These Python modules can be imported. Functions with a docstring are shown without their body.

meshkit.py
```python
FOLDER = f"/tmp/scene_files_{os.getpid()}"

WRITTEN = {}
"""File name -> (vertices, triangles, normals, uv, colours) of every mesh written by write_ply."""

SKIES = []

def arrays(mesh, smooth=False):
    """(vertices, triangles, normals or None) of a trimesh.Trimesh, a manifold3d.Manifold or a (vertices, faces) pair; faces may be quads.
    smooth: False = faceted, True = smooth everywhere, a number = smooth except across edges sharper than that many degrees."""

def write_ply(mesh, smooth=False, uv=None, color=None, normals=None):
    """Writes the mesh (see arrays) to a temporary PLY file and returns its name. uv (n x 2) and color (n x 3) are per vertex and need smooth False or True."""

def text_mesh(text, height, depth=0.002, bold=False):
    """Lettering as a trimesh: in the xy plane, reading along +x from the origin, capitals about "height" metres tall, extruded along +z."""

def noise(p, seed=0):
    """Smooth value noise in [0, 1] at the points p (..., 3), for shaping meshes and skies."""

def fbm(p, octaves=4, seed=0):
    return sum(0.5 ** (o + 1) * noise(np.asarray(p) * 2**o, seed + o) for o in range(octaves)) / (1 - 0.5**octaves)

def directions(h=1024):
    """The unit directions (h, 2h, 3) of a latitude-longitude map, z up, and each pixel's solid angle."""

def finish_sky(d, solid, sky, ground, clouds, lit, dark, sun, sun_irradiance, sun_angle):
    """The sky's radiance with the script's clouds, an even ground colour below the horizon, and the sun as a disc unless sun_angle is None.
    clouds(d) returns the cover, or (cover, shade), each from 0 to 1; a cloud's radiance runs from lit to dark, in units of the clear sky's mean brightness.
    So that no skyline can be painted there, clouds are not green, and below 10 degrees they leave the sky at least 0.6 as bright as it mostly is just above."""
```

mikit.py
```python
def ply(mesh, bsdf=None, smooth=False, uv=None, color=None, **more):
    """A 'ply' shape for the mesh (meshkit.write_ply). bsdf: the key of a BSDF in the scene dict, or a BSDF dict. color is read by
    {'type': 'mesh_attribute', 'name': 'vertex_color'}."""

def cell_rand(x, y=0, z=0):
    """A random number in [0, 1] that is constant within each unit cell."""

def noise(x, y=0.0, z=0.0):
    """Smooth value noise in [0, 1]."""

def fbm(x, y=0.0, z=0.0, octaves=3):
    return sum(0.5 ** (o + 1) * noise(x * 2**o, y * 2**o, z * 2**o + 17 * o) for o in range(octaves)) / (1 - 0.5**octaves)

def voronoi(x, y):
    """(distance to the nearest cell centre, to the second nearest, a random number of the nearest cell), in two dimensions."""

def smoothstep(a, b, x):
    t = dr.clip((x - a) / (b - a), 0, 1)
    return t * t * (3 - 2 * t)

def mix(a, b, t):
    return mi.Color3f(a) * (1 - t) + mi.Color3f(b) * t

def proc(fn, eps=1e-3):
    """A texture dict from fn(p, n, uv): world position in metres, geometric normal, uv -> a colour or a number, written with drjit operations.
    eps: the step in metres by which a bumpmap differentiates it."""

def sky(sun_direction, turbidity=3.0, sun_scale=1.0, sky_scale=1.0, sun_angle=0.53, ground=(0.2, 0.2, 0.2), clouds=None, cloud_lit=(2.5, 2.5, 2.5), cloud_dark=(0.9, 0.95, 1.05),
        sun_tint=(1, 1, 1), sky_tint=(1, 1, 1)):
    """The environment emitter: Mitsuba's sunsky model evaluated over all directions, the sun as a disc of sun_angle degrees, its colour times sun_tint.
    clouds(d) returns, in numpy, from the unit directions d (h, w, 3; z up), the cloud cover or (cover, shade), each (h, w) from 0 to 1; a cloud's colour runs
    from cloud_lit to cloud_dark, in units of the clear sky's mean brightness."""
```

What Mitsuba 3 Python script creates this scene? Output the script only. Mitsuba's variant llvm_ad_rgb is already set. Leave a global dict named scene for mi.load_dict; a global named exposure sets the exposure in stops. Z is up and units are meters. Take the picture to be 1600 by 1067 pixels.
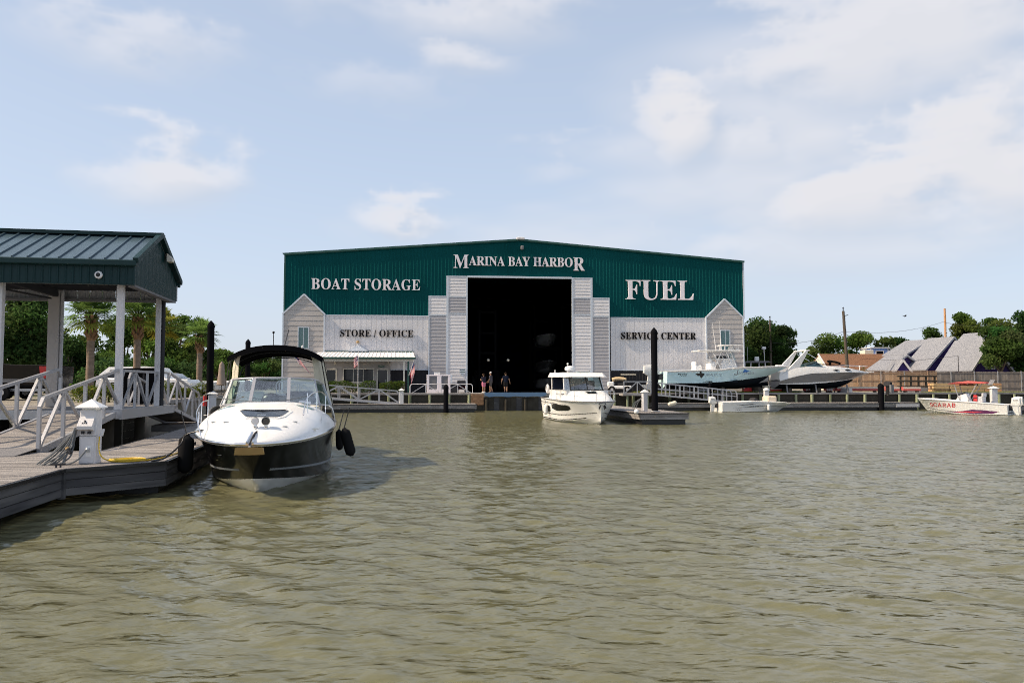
import math, random
import numpy as np, trimesh, drjit as dr, mitsuba as mi
import mikit, meshkit
from manifold3d import Manifold
import shapely.geometry as sg

T = mi.ScalarTransform4f
scene, labels = {}, {}

# ------------------------------------------------------------------ camera, sky, exposure
EYE, FOCAL, PITCH = 2.15, 1250.0, math.atan(67.5 / 1250)
scene['camera'] = {'type': 'perspective', 'fov': 2 * math.degrees(math.atan(800 / FOCAL)), 'fov_axis': 'x', 'near_clip': 0.1, 'far_clip': 3000.0,
                   'to_world': T().look_at(origin=[0, 0, EYE], target=[0, math.cos(PITCH), EYE + math.sin(PITCH)], up=[0, 0, 1])}
exposure = 2.2


PUFFS = [(11.7, 17, 2.8, 3.2, 1.0), (17.7, 15.8, 6, 3.0, .7), (23.7, 20.5, 11, 4.4, .9), (29, 21.5, 9, 5, .9), (24.9, 11.9, 7.6, 3.8, 1.0), (31, 12.8, 7, 5.2, 1.0), (24, 8.2, 12, 2.6, .55), (18.6, 11, 4.4, 2.2, .55), (37, 16, 7, 6, .9),
         (-24, 13, 4.8, 2.7, .85), (-26.4, 20.3, 6, 2.0, .5), (-7.3, 11, 3.4, 1.5, .8), (-2.7, 21.5, 3.4, 1.5, .65), (-1.8, 24.5, 8, 2.4, .7), (-10, 19.5, 6, 1.6, .3), (4, 15, 4, 1.2, .3), (-14, 25, 5, 1.5, .35),
         (70, 25, 16, 9, .8), (105, 18, 14, 7, .8), (150, 30, 20, 10, .7), (-80, 22, 14, 7, .7), (-130, 30, 20, 9, .75), (-170, 16, 16, 7, .7)]


def cloud_cover(d):
    az = np.degrees(np.arctan2(d[..., 0], d[..., 1]))
    el = np.degrees(np.arcsin(np.clip(d[..., 2], -1, 1)))
    q = d / np.maximum(d[..., 2:] + 0.16, 0.05)
    big = meshkit.fbm(np.stack([q[..., 0] * 0.9, q[..., 1] * 0.9, d[..., 2] * 2], -1) + 7.3, 5, 3)
    p = np.stack([d[..., 0] * 9, d[..., 1] * 9, d[..., 2] * 15], -1) + 3.1
    puffy = sum(0.55 ** i * np.abs(2 * meshkit.noise(p * 2.05 ** i, 20 + i) - 1) for i in range(6)) / 2.16     # rounded billows
    warp = meshkit.fbm(d * np.array([6.0, 6, 10]), 5, 5) - 0.5
    a2, e2 = az + 7 * warp, el + 5 * (puffy - 0.45)
    cover = 0.75 * np.clip((big - 0.56) / 0.22, 0, 1) * np.clip(el / 14, 0, 1)
    for a, e, ra, re, k in PUFFS:
        g = 1.0 - np.sqrt(((a2 - a) / ra) ** 2 + ((e2 - e) / re) ** 2) + 1.5 * (0.42 - puffy) + 0.4 * (big - 0.5)
        t = np.clip((g + 0.22) / 1.35, 0, 1)
        cover = np.maximum(cover, k * t * t * (3 - 2 * t))
    return cover, el, big


def sky_clouds(d):
    cover, el, big = cloud_cover(d)
    up = d + np.array(SUN) * 0.028                                 # a little towards the sun: thicker cloud there shades this spot
    sunward = cloud_cover(up / np.linalg.norm(up, axis=-1, keepdims=True))[0]
    veil = 0.54 + 0.34 * np.exp(-np.maximum(el, 0) / 7.0) + 0.10 * (big - 0.5)
    shade = np.clip(1.0 - 1.15 * cover + 1.1 * (sunward - cover) * np.clip(cover * 3, 0, 1) + 0.25 * cover * sunward, 0, 1)
    return veil + (1 - veil) * cover, shade


SUN = (-0.712, -0.165, 0.682)
scene['sky'] = mikit.sky(SUN, turbidity=3.5, sun_scale=0.95, sky_scale=1.35, sun_angle=1.5, clouds=sky_clouds, cloud_lit=(1.42, 1.42, 1.49), cloud_dark=(1.15, 1.21, 1.34), sky_tint=(1.08, 1.03, 0.97), ground=(0.12, 0.12, 0.09))


# ------------------------------------------------------------------ from a pixel of the 1600 x 1067 photograph to a place
def at(px, py, Y):
    dx, dy = (px - 800) / FOCAL, (533.5 - py) / FOCAL
    t = Y / (math.cos(PITCH) - dy * math.sin(PITCH))
    return np.array([dx * t, Y, EYE + t * (math.sin(PITCH) + dy * math.cos(PITCH))])


# ------------------------------------------------------------------ mesh helpers
TM = trimesh.Trimesh


def cat(*ms):
    out = []
    for m in ms:
        out += list(m) if isinstance(m, (list, tuple)) else [m]
    return trimesh.util.concatenate(out) if len(out) > 1 else out[0]


BOXV = np.array([[x, y, z] for x in (0, 1) for y in (0, 1) for z in (0, 1)], float)
BOXF = np.array([[0, 1, 3], [0, 3, 2], [4, 6, 7], [4, 7, 5], [0, 4, 5], [0, 5, 1], [2, 3, 7], [2, 7, 6], [0, 2, 6], [0, 6, 4], [1, 5, 7], [1, 7, 3]])


def box(x0, x1, y0, y1, z0, z1):
    lo, hi = np.array([x0, y0, z0]), np.array([x1, y1, z1])
    return TM(lo + BOXV * (hi - lo), BOXF, process=False)


def cbox(x0, x1, y0, y1, z0, z1, b=0.01):
    pts = []
    for sx in (0, 1):
        for sy in (0, 1):
            for sz in (0, 1):
                c = np.array([(x0, x1)[sx], (y0, y1)[sy], (z0, z1)[sz]], float)
                s = np.array([1 - 2 * sx, 1 - 2 * sy, 1 - 2 * sz]) * b
                for k in range(3):
                    q = c + s
                    q[k] -= s[k]
                    pts.append(q)
    return hull(pts)


def man(m):
    m = m.to_mesh()
    return TM(np.array(m.vert_properties[:, :3], float), np.array(m.tri_verts), process=False)


def hull(pts):
    return man(Manifold.hull_points(np.asarray(pts, np.float32)))


def bar(p, q, w, h=None):
    p, q = np.asarray(p, float), np.asarray(q, float)
    h = h or w
    d = q - p
    d /= np.linalg.norm(d)
    r = np.cross(d, [0, 0, 1.0])
    r = np.array([1.0, 0, 0]) if np.linalg.norm(r) < 1e-3 else r / np.linalg.norm(r)
    u = np.cross(r, d)
    v = np.array([c + r * sx * w / 2 + u * sz * h / 2 for c in (p, q) for sx in (-1, 1) for sz in (-1, 1)])
    return TM(v, BOXF, process=False)


def tube(pts, rad, n=8, caps=True):
    p = np.asarray(pts, float)
    rad = np.broadcast_to(rad, (len(p),))
    t = np.gradient(p, axis=0)
    t /= np.linalg.norm(t, axis=1, keepdims=True) + 1e-12
    a = np.cross(t[0], [0, 0, 1.0] if abs(t[0][2]) < 0.9 else [1.0, 0, 0])
    v, ang = [], np.arange(n) * 2 * np.pi / n
    for i in range(len(p)):
        a = a - t[i] * (a @ t[i])
        a /= np.linalg.norm(a) + 1e-12
        b = np.cross(t[i], a)
        v.append(p[i] + rad[i] * (np.cos(ang)[:, None] * a + np.sin(ang)[:, None] * b))
    f = []
    for i in range(len(p) - 1):
        for j in range(n):
            k = (j + 1) % n
            f += [[i * n + j, i * n + k, (i + 1) * n + k], [i * n + j, (i + 1) * n + k, (i + 1) * n + j]]
    v = np.vstack(v)
    if caps:
        v = np.vstack([v, p[0], p[-1]])
        m = len(p) * n
        for j in range(n):
            k = (j + 1) % n
            f += [[m, k, j], [m + 1, m - n + j, m - n + k]]
    return TM(v, np.array(f), process=False)


def curve(pts, n=24):
    """Catmull-Rom through the points."""
    p = np.asarray(pts, float)
    p = np.vstack([2 * p[0] - p[1], p, 2 * p[-1] - p[-2]])
    out = []
    m = len(p) - 3
    for s in np.linspace(0, m - 1e-9, n):
        i, t = int(s), s - int(s)
        a, b, c, d = p[i:i + 4]
        out.append(0.5 * ((2 * b) + (c - a) * t + (2 * a - 5 * b + 4 * c - d) * t * t + (3 * b - a - 3 * c + d) * t ** 3))
    return np.array(out)


def lathe(prof, n=16, c=(0, 0, 0)):
    """Profile [(radius, z), ...] turned about the upright axis through c."""
    prof = np.array(prof, float)
    ang = np.arange(n) * 2 * np.pi / n
    v = np.array([[r * math.cos(a), r * math.sin(a), z] for r, z in prof for a in ang]) + np.array(c)
    f = []
    for i in range(len(prof) - 1):
        for j in range(n):
            k = (j + 1) % n
            f += [[i * n + j, i * n + k, (i + 1) * n + k], [i * n + j, (i + 1) * n + k, (i + 1) * n + j]]
    return TM(v, np.array(f), process=False)


def prism(poly, y0, y1):
    """A polygon in x, z given thickness along y."""
    p = poly if hasattr(poly, 'exterior') else sg.Polygon(poly)
    m = trimesh.creation.extrude_polygon(p, y1 - y0, engine='earcut')
    v = np.array(m.vertices)
    return TM(np.stack([v[:, 0], y0 + v[:, 2], v[:, 1]], 1), np.array(m.faces)[:, ::-1], process=False)


def slab(poly, z0, z1):
    """A polygon in x, y given thickness along z."""
    p = poly if hasattr(poly, 'exterior') else sg.Polygon(poly)
    m = trimesh.creation.extrude_polygon(p, z1 - z0, engine='earcut')
    m.apply_translation([0, 0, z0])
    return m


def grid(P, closed=False):
    P = np.asarray(P, float)
    m, n = P.shape[:2]
    i, j = np.meshgrid(np.arange(m - 1), np.arange(n if closed else n - 1), indexing='ij')
    k = (j + 1) % n
    q = np.stack([i * n + j, i * n + k, (i + 1) * n + k, (i + 1) * n + j], -1).reshape(-1, 4)
    return TM(P.reshape(-1, 3), np.vstack([q[:, [0, 1, 2]], q[:, [0, 2, 3]]]), process=False)


def ball(c, r, sub=2, squash=(1, 1, 1)):
    m = trimesh.creation.icosphere(sub, 1.0)
    return TM(np.array(m.vertices) * np.array(squash) * r + np.array(c), np.array(m.faces), process=False)


def thick(m, d):
    """A sheet given thickness: offsets it along d."""
    v, f, d = np.array(m.vertices), np.array(m.faces), np.asarray(d, float)
    e = np.sort(np.vstack([f[:, [0, 1]], f[:, [1, 2]], f[:, [2, 0]]]), axis=1)
    u, c = np.unique(e, axis=0, return_counts=True)
    u, n = u[c == 1], len(v)
    side = np.vstack([np.stack([u[:, 0], u[:, 1], u[:, 1] + n], 1), np.stack([u[:, 0], u[:, 1] + n, u[:, 0] + n], 1)])
    return TM(np.vstack([v, v + d]), np.vstack([f, f[:, ::-1] + n, side]), process=False)


class Fr:
    """A place: x to the right, y backward (away), z up, turned by yaw degrees about the upright axis."""

    def __init__(self, o, yaw=0.0):
        o = np.asarray(o, float)
        self.o, a = (o if len(o) == 3 else np.array([*o, 0.0])), math.radians(yaw)
        self.R = np.array([[math.cos(a), -math.sin(a), 0], [math.sin(a), math.cos(a), 0], [0, 0, 1.0]])

    def p(self, x, y, z):
        return self.o + self.R @ np.array([x, y, z], float)

    def m(self, mesh):
        return TM(np.array(mesh.vertices) @ self.R.T + self.o, np.array(mesh.faces), process=False)

    def tw(self, x=0, y=0, z=0):
        M = np.eye(4)
        M[:3, :3], M[:3, 3] = self.R, self.p(x, y, z)
        return T(M)


WORLD = Fr((0, 0, 0))


# ------------------------------------------------------------------ keys, things, parts
COUNT = {}


def key(name):
    n = COUNT.get(name, 0)
    COUNT[name] = n + 1
    return name if n == 0 else f'{name}_{n:03d}'


def thing(name, label, category, group=None, kind=None):
    k = key(name)
    labels[k] = {'label': label}
    if category:
        labels[k]['category'] = category
    if group:
        labels[k]['group'] = group
    if kind or category:
        labels[k]['kind'] = kind or 'thing'
    return k


def part(parent, name, mesh, mat, smooth=False, fr=None, label=None, kind=None, **kw):
    k = key(parent + '__' + name)
    mesh = cat(mesh) if isinstance(mesh, (list, tuple)) else mesh
    scene[k] = mikit.ply(fr.m(mesh) if fr else mesh, 'mat_' + mat, smooth=smooth, **kw)
    if label or kind:
        labels[k] = {**({'label': label} if label else {}), **({'kind': kind} if kind else {})}
    return k


def solo(name, label, category, mesh, mat, smooth=False, fr=None, group=None, kind=None, **kw):
    k = thing(name, label, category, group, kind)
    mesh = cat(mesh) if isinstance(mesh, (list, tuple)) else mesh
    scene[k] = mikit.ply(fr.m(mesh) if fr else mesh, 'mat_' + mat, smooth=smooth, **kw)
    return k


def copies(parent, name, mesh, mats, spots, smooth=False):
    """One entry per spot (a to_world), sharing one ply dict per material."""
    mats = [mats] if isinstance(mats, str) else mats
    base = [mikit.ply(mesh, 'mat_' + m, smooth=smooth) for m in mats]
    rnd = random.Random(len(spots) * 7 + len(name))
    for s in spots:
        scene[key(parent + '__' + name)] = {**base[rnd.randrange(len(base))], 'to_world': s}


# ------------------------------------------------------------------ materials
def pm(name, color, rough=0.5, metal=0.0, bump=None, **more):
    c = mikit.proc(color) if callable(color) else {'type': 'rgb', 'value': list(color)} if not isinstance(color, dict) else color
    b = {'type': 'principled', 'base_color': c, 'roughness': rough, 'metallic': metal, **more}
    if rough >= .5 and not metal:                        # matt surfaces
        b = {'type': 'diffuse', 'reflectance': c}
    if bump:
        b = {'type': 'bumpmap', 'nested': mikit.proc(bump[0], bump[2] if len(bump) > 2 else 2e-3), 'scale': bump[1], 'bsdf': b}
    scene['mat_' + name] = {'type': 'twosided', 'bsdf': b}


def stained(c, amp, sx, sy, sz, c2=None, k2=0.0):
    c = tuple(c)

    def fn(p, n, uv):
        f = mikit.fbm(p.x * sx + 31, p.y * sy + 17, p.z * sz, 3)
        out = mi.Color3f(c) * (1 - amp + 2 * amp * f)
        if c2 is not None:
            g = mikit.smoothstep(0.52, 0.7, mikit.fbm(p.x * sx * 0.31, p.y * sy * 0.31 + 9, p.z * sz * 0.31, 3))
            out = mikit.mix(out, mi.Color3f(c2), g * k2)
        return out
    return fn


# plain paints and plastics
for n, c, r in [('white', (.70, .70, .70), .35), ('white_matte', (.62, .61, .625), .6), ('trim', (.60, .65, .72), .5), ('off_white', (.66, .63, .56), .5), ('black', (.012, .012, .014), .35), ('rubber', (.016, .016, .017), .6),
                ('dark_grey', (.05, .05, .055), .5), ('mid_grey', (.19, .19, .2), .5), ('light_grey', (.42, .42, .44), .45), ('green_trim', (.018, .075, .06), .4), ('red', (.45, .03, .03), .4), ('maroon', (.06, .02, .022), .6),
                ('yellow_hose', (.62, .42, .02), .4), ('grey_cable', (.16, .17, .18), .5), ('tan', (.55, .42, .26), .6), ('bronze', (.35, .23, .10), .4), ('blue_rubber', (.12, .2, .32), .6), ('cream', (.68, .63, .52), .5),
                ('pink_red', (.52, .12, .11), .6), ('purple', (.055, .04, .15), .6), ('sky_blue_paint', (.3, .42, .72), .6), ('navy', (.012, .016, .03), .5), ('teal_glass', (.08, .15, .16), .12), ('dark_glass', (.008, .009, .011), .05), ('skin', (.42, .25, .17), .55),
                ('hair', (.03, .02, .015), .6), ('shirt_dark', (.03, .03, .045), .7), ('shirt_grey', (.09, .085, .10), .7), ('shorts_pink', (.62, .22, .32), .7), ('shorts_dark', (.02, .02, .022), .7), ('shorts_tan', (.1, .09, .085), .7),
                ('flag_red', (.45, .03, .05), .7), ('flag_blue', (.03, .04, .13), .7), ('canvas_black', (.006, .006, .007), .9), ('canvas_tan', (.56, .53, .44), .75), ('umbrella_cloth', (.30, .24, .2), .8), ('pole_wood', (.10, .085, .07), .8),
                ('orange_wood', (.5, .28, .15), .7), ('antifoul', (.012, .016, .022), .6), ('deco_purple', (.09, .02, .08), .4), ('deco_red', (.5, .05, .06), .4), ('deco_blue', (.03, .16, .5), .4), ('deco_grey', (.25, .27, .29), .5), ('seat_tan', (.6, .52, .42), .6)]:
    pm(n, c, r)
pm('letter_black', (.012, .012, .014), .9, specular=.1)
pm('window_black', (.005, .005, .006), .3, specular=.12)
pm('pile_black', (.008, .008, .010), .7, specular=.2)
pm('aluminium', (.40, .405, .43), .4, .5)
pm('chrome', (.8, .8, .82), .12, 1.0)
pm('steel', (.42, .43, .45), .4, .7)
pm('gel_white', (.62, .62, .615), .22, clearcoat=.5, clearcoat_gloss=.95)
pm('gel_black', (.004, .004, .005), .14, specular=.3, clearcoat=.2, clearcoat_gloss=.95)
pm('gel_teal', (.50, .68, .72), .25, clearcoat=.4)
pm('gel_grey', (.17, .165, .165), .25, clearcoat=.5)
pm('car_white', (.75, .75, .75), .25, clearcoat=.8)
pm('car_silver', (.4, .41, .42), .3, .4, clearcoat=.6)
scene['mat_glass'] = {'type': 'thindielectric', 'int_ior': 2.2, 'specular_transmittance': {'type': 'rgb', 'value': [.62, .84, .88]}}
scene['mat_lamp_glass'] = {'type': 'twosided', 'bsdf': {'type': 'principled', 'base_color': {'type': 'rgb', 'value': [.75, .75, .7]}, 'roughness': .2}}
# weathered metal sheet, timber, ground
pm('green_metal', stained((.006, .070, .073), .22, .5, .5, .12), .5, specular=.15)
pm('pale_metal', stained((.69, .675, .69), .07, .6, .6, .14), .5)
pm('siding_light', stained((.72, .70, .71), .10, .5, .5, 1.0), .6)
pm('siding_dark', stained((.42, .41, .43), .12, .5, .5, 1.0), .6)
pm('siding_tan', stained((.45, .425, .41), .10, .5, .5, 1.0), .6)
pm('joint', (.27, .262, .272), .8)
pm('letter_white', (.86, .80, .84), .6)
pm('dark_metal', stained((.035, .035, .04), .25, .6, .6, .2), .5)
pm('roof_green', stained((.06, .098, .125), .18, 1.3, 1.3, 1.3), .30, .3)
pm('fascia_green', stained((.003, .024, .027), .2, 1.0, 1.0, .4), .45, specular=.25)
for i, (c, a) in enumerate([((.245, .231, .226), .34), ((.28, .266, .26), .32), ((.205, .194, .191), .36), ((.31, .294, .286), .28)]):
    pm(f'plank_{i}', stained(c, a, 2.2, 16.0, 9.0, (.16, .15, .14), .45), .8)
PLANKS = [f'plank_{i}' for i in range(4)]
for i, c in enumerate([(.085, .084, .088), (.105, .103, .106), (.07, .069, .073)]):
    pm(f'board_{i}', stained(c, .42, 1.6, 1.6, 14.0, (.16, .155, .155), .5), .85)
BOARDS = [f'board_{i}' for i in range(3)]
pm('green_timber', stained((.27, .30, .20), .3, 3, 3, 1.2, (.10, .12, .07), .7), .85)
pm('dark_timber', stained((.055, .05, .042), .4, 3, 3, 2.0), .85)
pm('concrete', stained((.36, .34, .31), .22, 1.1, 1.1, 2.0, (.2, .19, .17), .5), .9)
pm('ground', stained((.24, .22, .19), .3, .45, .45, .45, (.10, .12, .05), .8), .95)
pm('grass', stained((.13, .16, .035), .35, 1.5, 1.5, 1.5, (.22, .2, .08), .5), .95)
pm('shingle_grey', stained((.225, .235, .265), .12, 5, 5, 9), .95, specular=.1)
pm('shingle_brown', stained((.19, .105, .068), .22, 5, 5, 9), .95, specular=.1)
for i, c in enumerate([(.40, .27, .17), (.34, .23, .155), (.45, .315, .21)]):
    pm(f'picket_{i}', stained(c, .3, 3, 3, 2.0), .85)
for i, c in enumerate([(.20, .175, .155), (.165, .15, .14), (.235, .21, .185)]):
    pm(f'grey_picket_{i}', stained(c, .32, 3, 3, 2.0), .85)
pm('lumber', stained((.42, .3, .16), .3, 1, 1, 12), .8)
pm('bark', stained((.13, .105, .085), .4, 5, 5, 2), .9)
pm('palm_bark', stained((.22, .17, .135), .35, 4, 4, 14), .9)
pm('palm_boot', stained((.25, .15, .09), .4, 8, 8, 6), .9)
LEAFCOLOR = {'type': 'mesh_attribute', 'name': 'vertex_color'}
scene['mat_leaf'] = {'type': 'principledthin', 'base_color': LEAFCOLOR, 'roughness': .55, 'diff_trans': 1.1, 'spec_trans': 0.0}


def water_bump(p, n, uv):
    a = mikit.fbm(p.x * 1.7 + p.y * .35, p.y * 3.1, 0.0, 3)
    b = mikit.fbm(p.x * 5.5 - p.y * 1.2 + 40, p.y * 9.5, 3.0, 3)
    return a * .6 + b * .25


scene['mat_water'] = {'type': 'twosided', 'bsdf': {'type': 'bumpmap', 'nested': mikit.proc(water_bump, 4e-3), 'scale': 0.075,
                      'bsdf': {'type': 'roughplastic', 'int_ior': 1.33, 'alpha': .035, 'diffuse_reflectance': {'type': 'rgb', 'value': [.122, .121, .068]}, 'nonlinear': False}}}

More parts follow.
